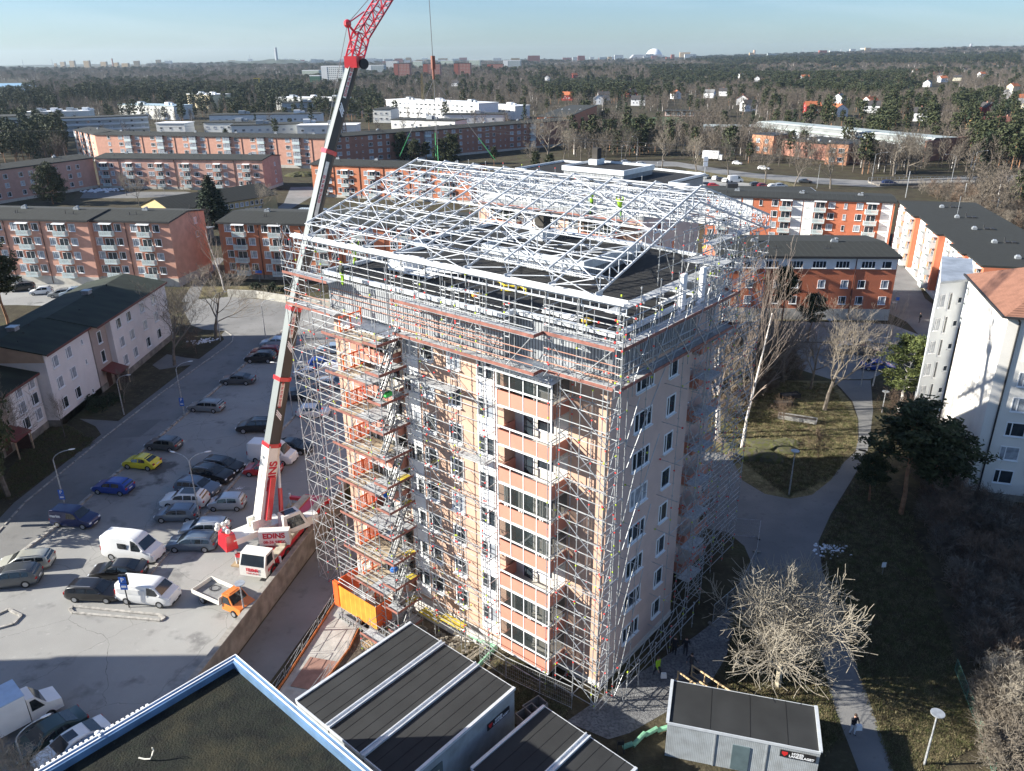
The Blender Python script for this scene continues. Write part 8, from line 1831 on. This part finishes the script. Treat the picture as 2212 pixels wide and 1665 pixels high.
s = thing_part('sign_plate', ps, (0,-.08,2.5)); MB().box(-.3, .3, -.02, 0, .0, .6).box(-.3, .3, -.02, 0, -.65, -.06).build('sign_board', MATS['sign_blue'], s); text(s, 'P', (0, -.03, .3), (pi/2, 0, 0), .55, m_white, bold=.01); MB().box(-.2, .2, -.028, -.021, -.45, -.25).build('sign_symbol', m_white, s); MB().box(-.34, .34, .02, .2, -.3, .7).build('machine_box', m_blk, ps, loc=(0,0,2.5))
for px, py, w_, lab in ((565,598,1.4,'small blue direction sign above the curved concrete wall'), (1936,683,.7,'blue pedestrian sign by the side path')):
    T = thing('road_sign', lab, 'sign', at(px, py), 0); MB().tube((0,0,0), (0,0,2.3), .035, 6).build('post', m_galv, T); MB().box(-w_/2, w_/2, -.06, -.04, 1.7, 2.3).build('sign_board', MATS['sign_blue'], T)
nb_ = thing('notice_board', 'dark framed notice board by the road hedge', 'board', at(1851,762)); MB().tube((0,0,0), (0,0,2.2), .05, 6).build('post', m_blk, nb_); MB().box(-.6, .6, -.06, 0, 1.5, 2.4).build('board_frame', m_blk, nb_); MB().box(-.48, .48, -.07, -.061, 1.6, 2.3).build('board_panel', m_gcurt, nb_)
for px, py, lab in ((1783,1238,'small white marker sign on the shaded grass'),): T = thing('marker_sign', 'small white marker sign on the shaded grass', 'sign', at(1897,1255)); MB().tube((0,0,0), (0,0,1.3), .02).build('post', m_galv, T); MB().box(-.18, .18, -.03, 0, .8, 1.3).build('sign_board', m_wht, T)
ts = thing('totem_sign', 'tall white and blue totem sign in the far car park', 'sign', at(1528,398)); MB().tube((0,0,0), (0,0,7), .12).build('post', m_galv, ts); MB().box(-.8, .8, -.2, 0, 7, 8.6).box(-.8, .8, -.2, 0, 5.2, 6.8).build('sign_board', m_white, ts)
# ventilation mast and lattice pylon left of the boom, overhead lines
lp = thing('lattice_pylon', 'slim brown lattice pylon in front of the brown block', 'pylon', at(758,345)); x, y, z = ray(758, 240); hh = CAM_H+z/y*lp.location.y; q = MB(); k_ = 12
for i in range(k_):
    a, c = 1.6*(1-.75*i/k_), 1.6*(1-.75*(i+1)/k_); z0_, z1_ = hh*i/k_, hh*(i+1)/k_
    for s, t in ((-1,-1),(1,-1),(1,1),(-1,1)): q.tube((s*a,t*a,z0_), (s*c,t*c,z1_), .12, 4)
    for s, t, u_, v_ in ((-1,-1,1,-1),(1,-1,1,1),(1,1,-1,1),(-1,1,-1,-1)): q.tube((s*a,t*a,z0_), (u_*c,v_*c,z1_), .08, 4); q.tube((s*c,t*c,z1_), (u_*c,v_*c,z1_), .08, 4)
q.build('lattice', mat('brown_steel', (.16,.11,.09), .7, .1, 2), lp)
def wire(label, pts, yw, r_=.05):
    W_ = []
    for (px, py), yy in zip(pts, yw): x, y, z = ray(px, py); W_.append(V((x/y*yy, yy, CAM_H+z/y*yy)))
    q = MB()
    for a, c in zip(W_, W_[1:]):
        pr = a
        for i in range(1, 11): t = i/10; p = a.lerp(c, t)-V((0,0,1.2*4*t*(1-t)*.5)); q.tube(pr, p, r_, 3, cap=False); pr = p
    tag(q.build('overhead_line', cbm), label, 'cable', 'overhead lines')
wire('long overhead line crossing the left woods towards the pylon', [(-60,262), (400,262), (760,222)], (300,320,340)); wire('overhead line sagging right from the pylon over the far trees', [(760,232), (1240,300), (1900,345)], (340,330,300)); wire('lower overhead line right of the pylon', [(760,240), (1240,306), (2000,375)], (340,330,290))
# poplars
def poplar():
    rr = random.Random(4); T, Cn = MB(), MB(); T.tube((0,0,0), (0,0,19), .3, 6, r2=.05)
    for k in range(150):
        z = 1.5+17*k/150; th = k*2.4; r_ = 1.5*(1-.5*k/150); L = rr.uniform(2.2,4.2)*(1-.4*k/150); c = V((cos(th), sin(th), 0))
        a = V((0,0,z)); e = a+c*r_*rr.uniform(.5,1)+V((0,0,L)); Cn.tube(a, e, .07, 3, r2=.03, cap=False)
        for j in range(4): s_ = a.lerp(e, .3+.17*j); Cn.tube(s_, s_+V((rr.gauss(0,.3), rr.gauss(0,.3), rr.uniform(.8,1.7))), .04, 3, r2=.015, cap=False)
    return T, Cn
proto('poplar', poplar, m_bark, mat('olive_twigs', (.30,.25,.15), .9, .2, .8))
for px, lab in ((925,'tall narrow bare poplar, left of the pair near the hook'), (950,'tall narrow bare poplar, right of the pair near the hook')): put('poplar', 'poplar_tree', lab, (px, 248), (px, 158), 20, px, 1, 'bare poplars')
# yellow tower cranes in the left distance
for px, t_, b_, lab in ((1680,468,570,'yellow tower crane behind the white blocks'), (1300,400,440,'distant thin yellow tower crane in the left woods')):
    p = at(D1(px), E2(b_)); x, y, z = ray(D1(px), E2(t_)); h = CAM_H+z/y*p.y; T = thing('tower_crane', lab, 'tower crane', p, 0, 'tower cranes'); mc_ = mat('crane_yellow', (.45,.32,.06), .6, .1, 1)
    MB().beam((0,0,0), (0,0,h), 1.4, 1.4).build('mast', mc_, T); MB().beam((-h*.35,0,h), (h*.12,0,h), 1.2, 1.2).build('jib', mc_, T)
# small roofed bridge on the right
bg_ = thing('road_bridge', 'grey road bridge with railings over the railway cutting', 'bridge', (131,281,0), atan2(283-281, 44))
MB().box(-4, 46, -4, 4, -.2, .55).box(-4, 46, -4.4, -4.0, .3, .9).box(-4, 46, 4.0, 4.4, .3, .9).build('bridge_deck', m_conc, bg_)
q = MB(); [q.box(-4+k*1.6, -3.9+k*1.6, s, s+.08, .9, 1.9) for k in range(32) for s in (-4.3, 4.2)]; [q.box(-4, 46, s, s+.06, 1.8, 1.9) for s in (-4.3, 4.2)]; q.build('railing', m_galv, bg_)
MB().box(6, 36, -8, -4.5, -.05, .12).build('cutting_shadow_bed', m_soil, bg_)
[MB().box(x, x+1.2, -3, 3, -3, -.2).build('pier', m_conc, bg_) for x in (8, 16, 34)]
# ---------------- people ----------------
m_skin = mat('skin', (.50,.30,.22), .6, .05, 5)
def person(label, p, rz, jacket, trousers, pose='stand', z=None, helmet=None, hair=(.05,.03,.02), s=1.0, loc=None, hold=None):
    T = thing('person', label, 'person', loc or (p[0], p[1], z if z is not None else 0), rz, 'people'); T.scale = (s, s, s)
    st = {'stand': .06, 'walk': .30, 'climb': .2, 'carry': .1}[pose]; Vt = {}; ed = []; rad = {}
    def J(n, c, r_): Vt[n] = V(c); rad[n] = r_
    J('pel', (0,0,.95), .15); J('waist', (0,0,1.1), .135); J('chest', (.01,0,1.35), .165); J('neck', (.0,0,1.52), .06); J('head', (.03,0,1.62), .095); J('top', (.03,0,1.74), .085)
    for sd_, sg in (('l', 1), ('r', -1)):
        f_ = st*sg; lift = .25 if pose == 'climb' and sg > 0 else 0
        J('hip'+sd_, (0,sg*.1,.88), .11); J('knee'+sd_, (f_*.6+.04,sg*.11,.48+lift), .07); J('ank'+sd_, (f_-.03,sg*.11,.09+lift), .045); J('toe'+sd_, (f_+.14,sg*.12,.04+lift), .04)
        J('sh'+sd_, (0,sg*.19,1.44), .07)
        if pose == 'carry' or hold == sd_: el, wr = (.08,sg*.27,1.18), (.30,sg*.14,1.12)
        elif pose == 'climb': el, wr = (.2,sg*.26,1.5), (.38,sg*.2,1.7)
        else: el, wr = (-f_*.5-.03,sg*.27,1.17), (-f_*.9+.08,sg*.27,.93)
        J('el'+sd_, el, .05); J('wr'+sd_, wr, .032); d = (V(wr)-V(el)).normalized(); J('palm'+sd_, V(wr)+d*.07, .034)
        for k in range(4): J('f%d%s' % (k, sd_), V(wr)+d*(.15+.012*(1.5-abs(k-1.3)))+V((.018*(k-1.5),0,-.012)), .009)
        J('th'+sd_, V(wr)+d*.08+V((.045,0,.0)), .010)
        ed += [('pel','hip'+sd_), ('hip'+sd_,'knee'+sd_), ('knee'+sd_,'ank'+sd_), ('ank'+sd_,'toe'+sd_), ('chest','sh'+sd_), ('sh'+sd_,'el'+sd_), ('el'+sd_,'wr'+sd_), ('wr'+sd_,'palm'+sd_), ('palm'+sd_,'th'+sd_)]+[('palm'+sd_,'f%d%s' % (k, sd_)) for k in range(4)]
    ed += [('pel','waist'), ('waist','chest'), ('chest','neck'), ('neck','head'), ('head','top')]
    ks = list(Vt); me = bpy.data.meshes.new('body'); me.from_pydata([Vt[k] for k in ks], [(ks.index(a), ks.index(b_)) for a, b_ in ed], [])
    o = bpy.data.objects.new('body', me); COL.objects.link(o); o.modifiers.new('s', 'SKIN'); sv = me.skin_vertices[0].data
    for i, k in enumerate(ks): sv[i].radius = (rad[k], rad[k]); sv[i].use_root = k == 'pel'
    o.modifiers.new('u', 'SUBSURF').levels = 1; o.modifiers['u'].render_levels = 1
    bpy.context.view_layer.update(); ev = o.evaluated_get(bpy.context.evaluated_depsgraph_get()); nm = bpy.data.meshes.new_from_object(ev); o.modifiers.clear(); o.data = nm; nm.name = 'body'
    mats = [mat('jacket_%02d%02d%02d' % tuple(int(c*99) for c in jacket), jacket, .8, .1, 5), mat('trousers_%02d%02d%02d' % tuple(int(c*99) for c in trousers), trousers, .8, .1, 5), m_skin, m_blk]
    nm.materials.clear(); [nm.materials.append(x) for x in mats]
    hands = [Vt['palml'], Vt['palmr']]
    for f_ in nm.polygons:
        c = f_.center; f_.use_smooth = True; f_.material_index = 2 if c.z > 1.52 and abs(c.y) < .12 else 2 if min((c-h_).length for h_ in hands) < .11 else 3 if c.z < .1 else 1 if c.z < .93 and abs(c.y) < .22 and min((c-Vt['wrl']).length, (c-Vt['wrr']).length) > .12 else 0
    o.parent = T
    hm = MB(); hm.ball((.015,0,1.70), .105, .1, .1, 10, 7); hm.v = [(x, y, max(z, 1.66 if helmet else 1.62)) for x, y, z in hm.v]
    if helmet: hm.tube((.02,0,1.665), (.02,0,1.675), .13, 12)
    hm.build('helmet' if helmet else 'hair', mat('helmet_%d' % int(sum(helmet)*50), helmet, .4, 0) if helmet else mat('dark_hair', hair, .8, .1, 9), T, smooth=True)
    fc = MB(); fc.ball((.135,0,1.63), .016, .012, .02, 6, 4).ball((.12,.035,1.665), .01, .014, .008, 6, 4).ball((.12,-.035,1.665), .01, .014, .008, 6, 4).box(.118, .128, -.025, .025, 1.585, 1.592); fc.build('face', mat('face_detail', (.28,.14,.11), .6, 0), T)
    return T
HV = (.32,.55,.03)
person('worker in a lime yellow jacket carrying a white bag beside the scaffold foot', at(1408,1465), R(-60), HV, (.03,.03,.04), 'walk', helmet=None)
person('darkly dressed person nearest the scaffold foot, walking away', at(1445,1420), R(60), (.02,.02,.025), (.02,.02,.025), 'stand'); person('darkly dressed person between two others on the gravel path', at(1469,1422), R(70), (.015,.015,.02), (.03,.03,.035), 'stand'); person('person in dark clothes with a bag, front of the three on the gravel', at(1480,1458), R(40), (.05,.05,.055), (.03,.03,.04), 'walk')
person('woman in black coat and pale trousers carrying a bundle down the park path', at(1826,1598), R(-75), (.012,.012,.016), (.55,.58,.65), 'carry'); person('person in dark coat standing at the side path corner with a long shadow', at(1987,712), R(180), (.05,.055,.05), (.08,.09,.08), 'stand'); pu_ = person('pedestrian under a dark umbrella crossing the road', at(1833,754), R(0), (.02,.02,.03), (.02,.02,.03), 'walk', hold='r')
person('lone pedestrian in dark clothes by the curved concrete wall', at(632,650), R(-90), (.03,.025,.03), (.02,.02,.02), 'walk')
person('worker in lime jacket standing behind the white gutter beam', None, TA, HV, HV, 'climb', loc=TW(-1.3, 21.6, 28.1), helmet=(.75,.75,.72)); person('worker in lime trousers inside the top of the stair tower', None, TA, (.04,.05,.04), HV, 'stand', loc=TW(-2.6, 21.6, 26.8), helmet=(.7,.6,.1)); person('worker in lime and black climbing under the truss roof', None, TA+.6, HV, (.10,.25,.04), 'climb', loc=TW(12.2, 7.6, 30.9), helmet=(.75,.75,.72)); person('second worker under the truss roof, farther left', None, TA, HV, (.1,.2,.04), 'climb', loc=TW(12.6, 10.4, 31.0), helmet=(.75,.75,.72))
for px, py, lab in ((1444,377,'left one of two dark pedestrians by the far car park'), (1449,377,'right one of two dark pedestrians by the far car park')): person(lab, at(px, py), 0, (.02,.02,.02), (.02,.02,.02), 'walk')
um = thing('umbrella', 'dark umbrella held by the pedestrian on the road', 'umbrella', at(1833,754)+V((.25,-.2,0))); q = MB()
for k in range(10): a0, a1 = k*.628, (k+1)*.628; q.add([(0,0,2.15), (.62*cos(a0),.62*sin(a0),1.92), (.62*cos(a1),.62*sin(a1),1.92)], [(0,1,2)])
q.build('canopy', m_blk, um); MB().tube((0,0,1.1), (0,0,2.14), .012, 5).build('handle', m_blk, um)
for p, c, lab, nm in ((at(1410,1468)+V((.35,-.2,.35)), m_wht, 'white bag carried by the lime jacketed worker', 'carrier_bag'), (at(1484,1460)+V((.3,-.1,.3)), m_blk, 'black bag beside the front person on the gravel', 'bag'), (at(1829,1600)+V((.05,-.35,1.05)), m_bluew, 'pale bundle carried by the woman in black', 'bundle')):
    tag(MB().taper(-.22, .22, -.12, .12, -.18, .22, .04, .04, .03).build(nm, c, loc=p), lab, nm.replace('_', ' '))
# unseen block left of the frame, added to throw shade over the near car park
T = thing('apartment_block', 'unseen block left of the near car park, added so its shadow falls over the parked box truck', 'apartment block', (-74,4,0), 0, GB)
MB().box(0, 16, 0, 42.2, 0, 17.4).build('wall', m_lilac, T); MB().box(-.3, 16.3, -.3, 42.4, 17.4, 17.8).build('roof', m_feltg, T)
for i in range(6): add_window(T, 16, 4+i*6.5, 2+3*(i % 4), pi/2, 1.4, 1.4, 2)
for i in range(15):  # unseen pines out of frame, added to shade the road and car park
    y = 66+i*3.3; tree('pinefat', 'pine_tree', 'unseen tall pine behind the white stepped houses, added to shade the car park', (-(y*.735+4+(i % 3)*2.5), y, 2), 2.15+.25*((i*7) % 3), i, group='unseen pines shading the car park', sx=1.2)
# =============== AIR ===============
hz = MB().box(-6200, 6200, -120, 7700, -60, 130)
mh = bpy.data.materials.new('haze_air'); mh.use_nodes = True; t = mh.node_tree; t.nodes.clear()
pvn = t.nodes.new('ShaderNodeVolumePrincipled'); out = t.nodes.new('ShaderNodeOutputMaterial'); pvn.inputs['Density'].default_value = 4.5e-5; pvn.inputs['Color'].default_value = (.66,.82,1,1); pvn.inputs['Anisotropy'].default_value = .3
t.links.new(pvn.outputs[0], out.inputs['Volume'])
hb_ = MB().box(-6300, 6300, -150, 7800, -61, 135).build('haze', mh); tag(hb_, 'thin bluish air that fades the far woods', kind='stuff')
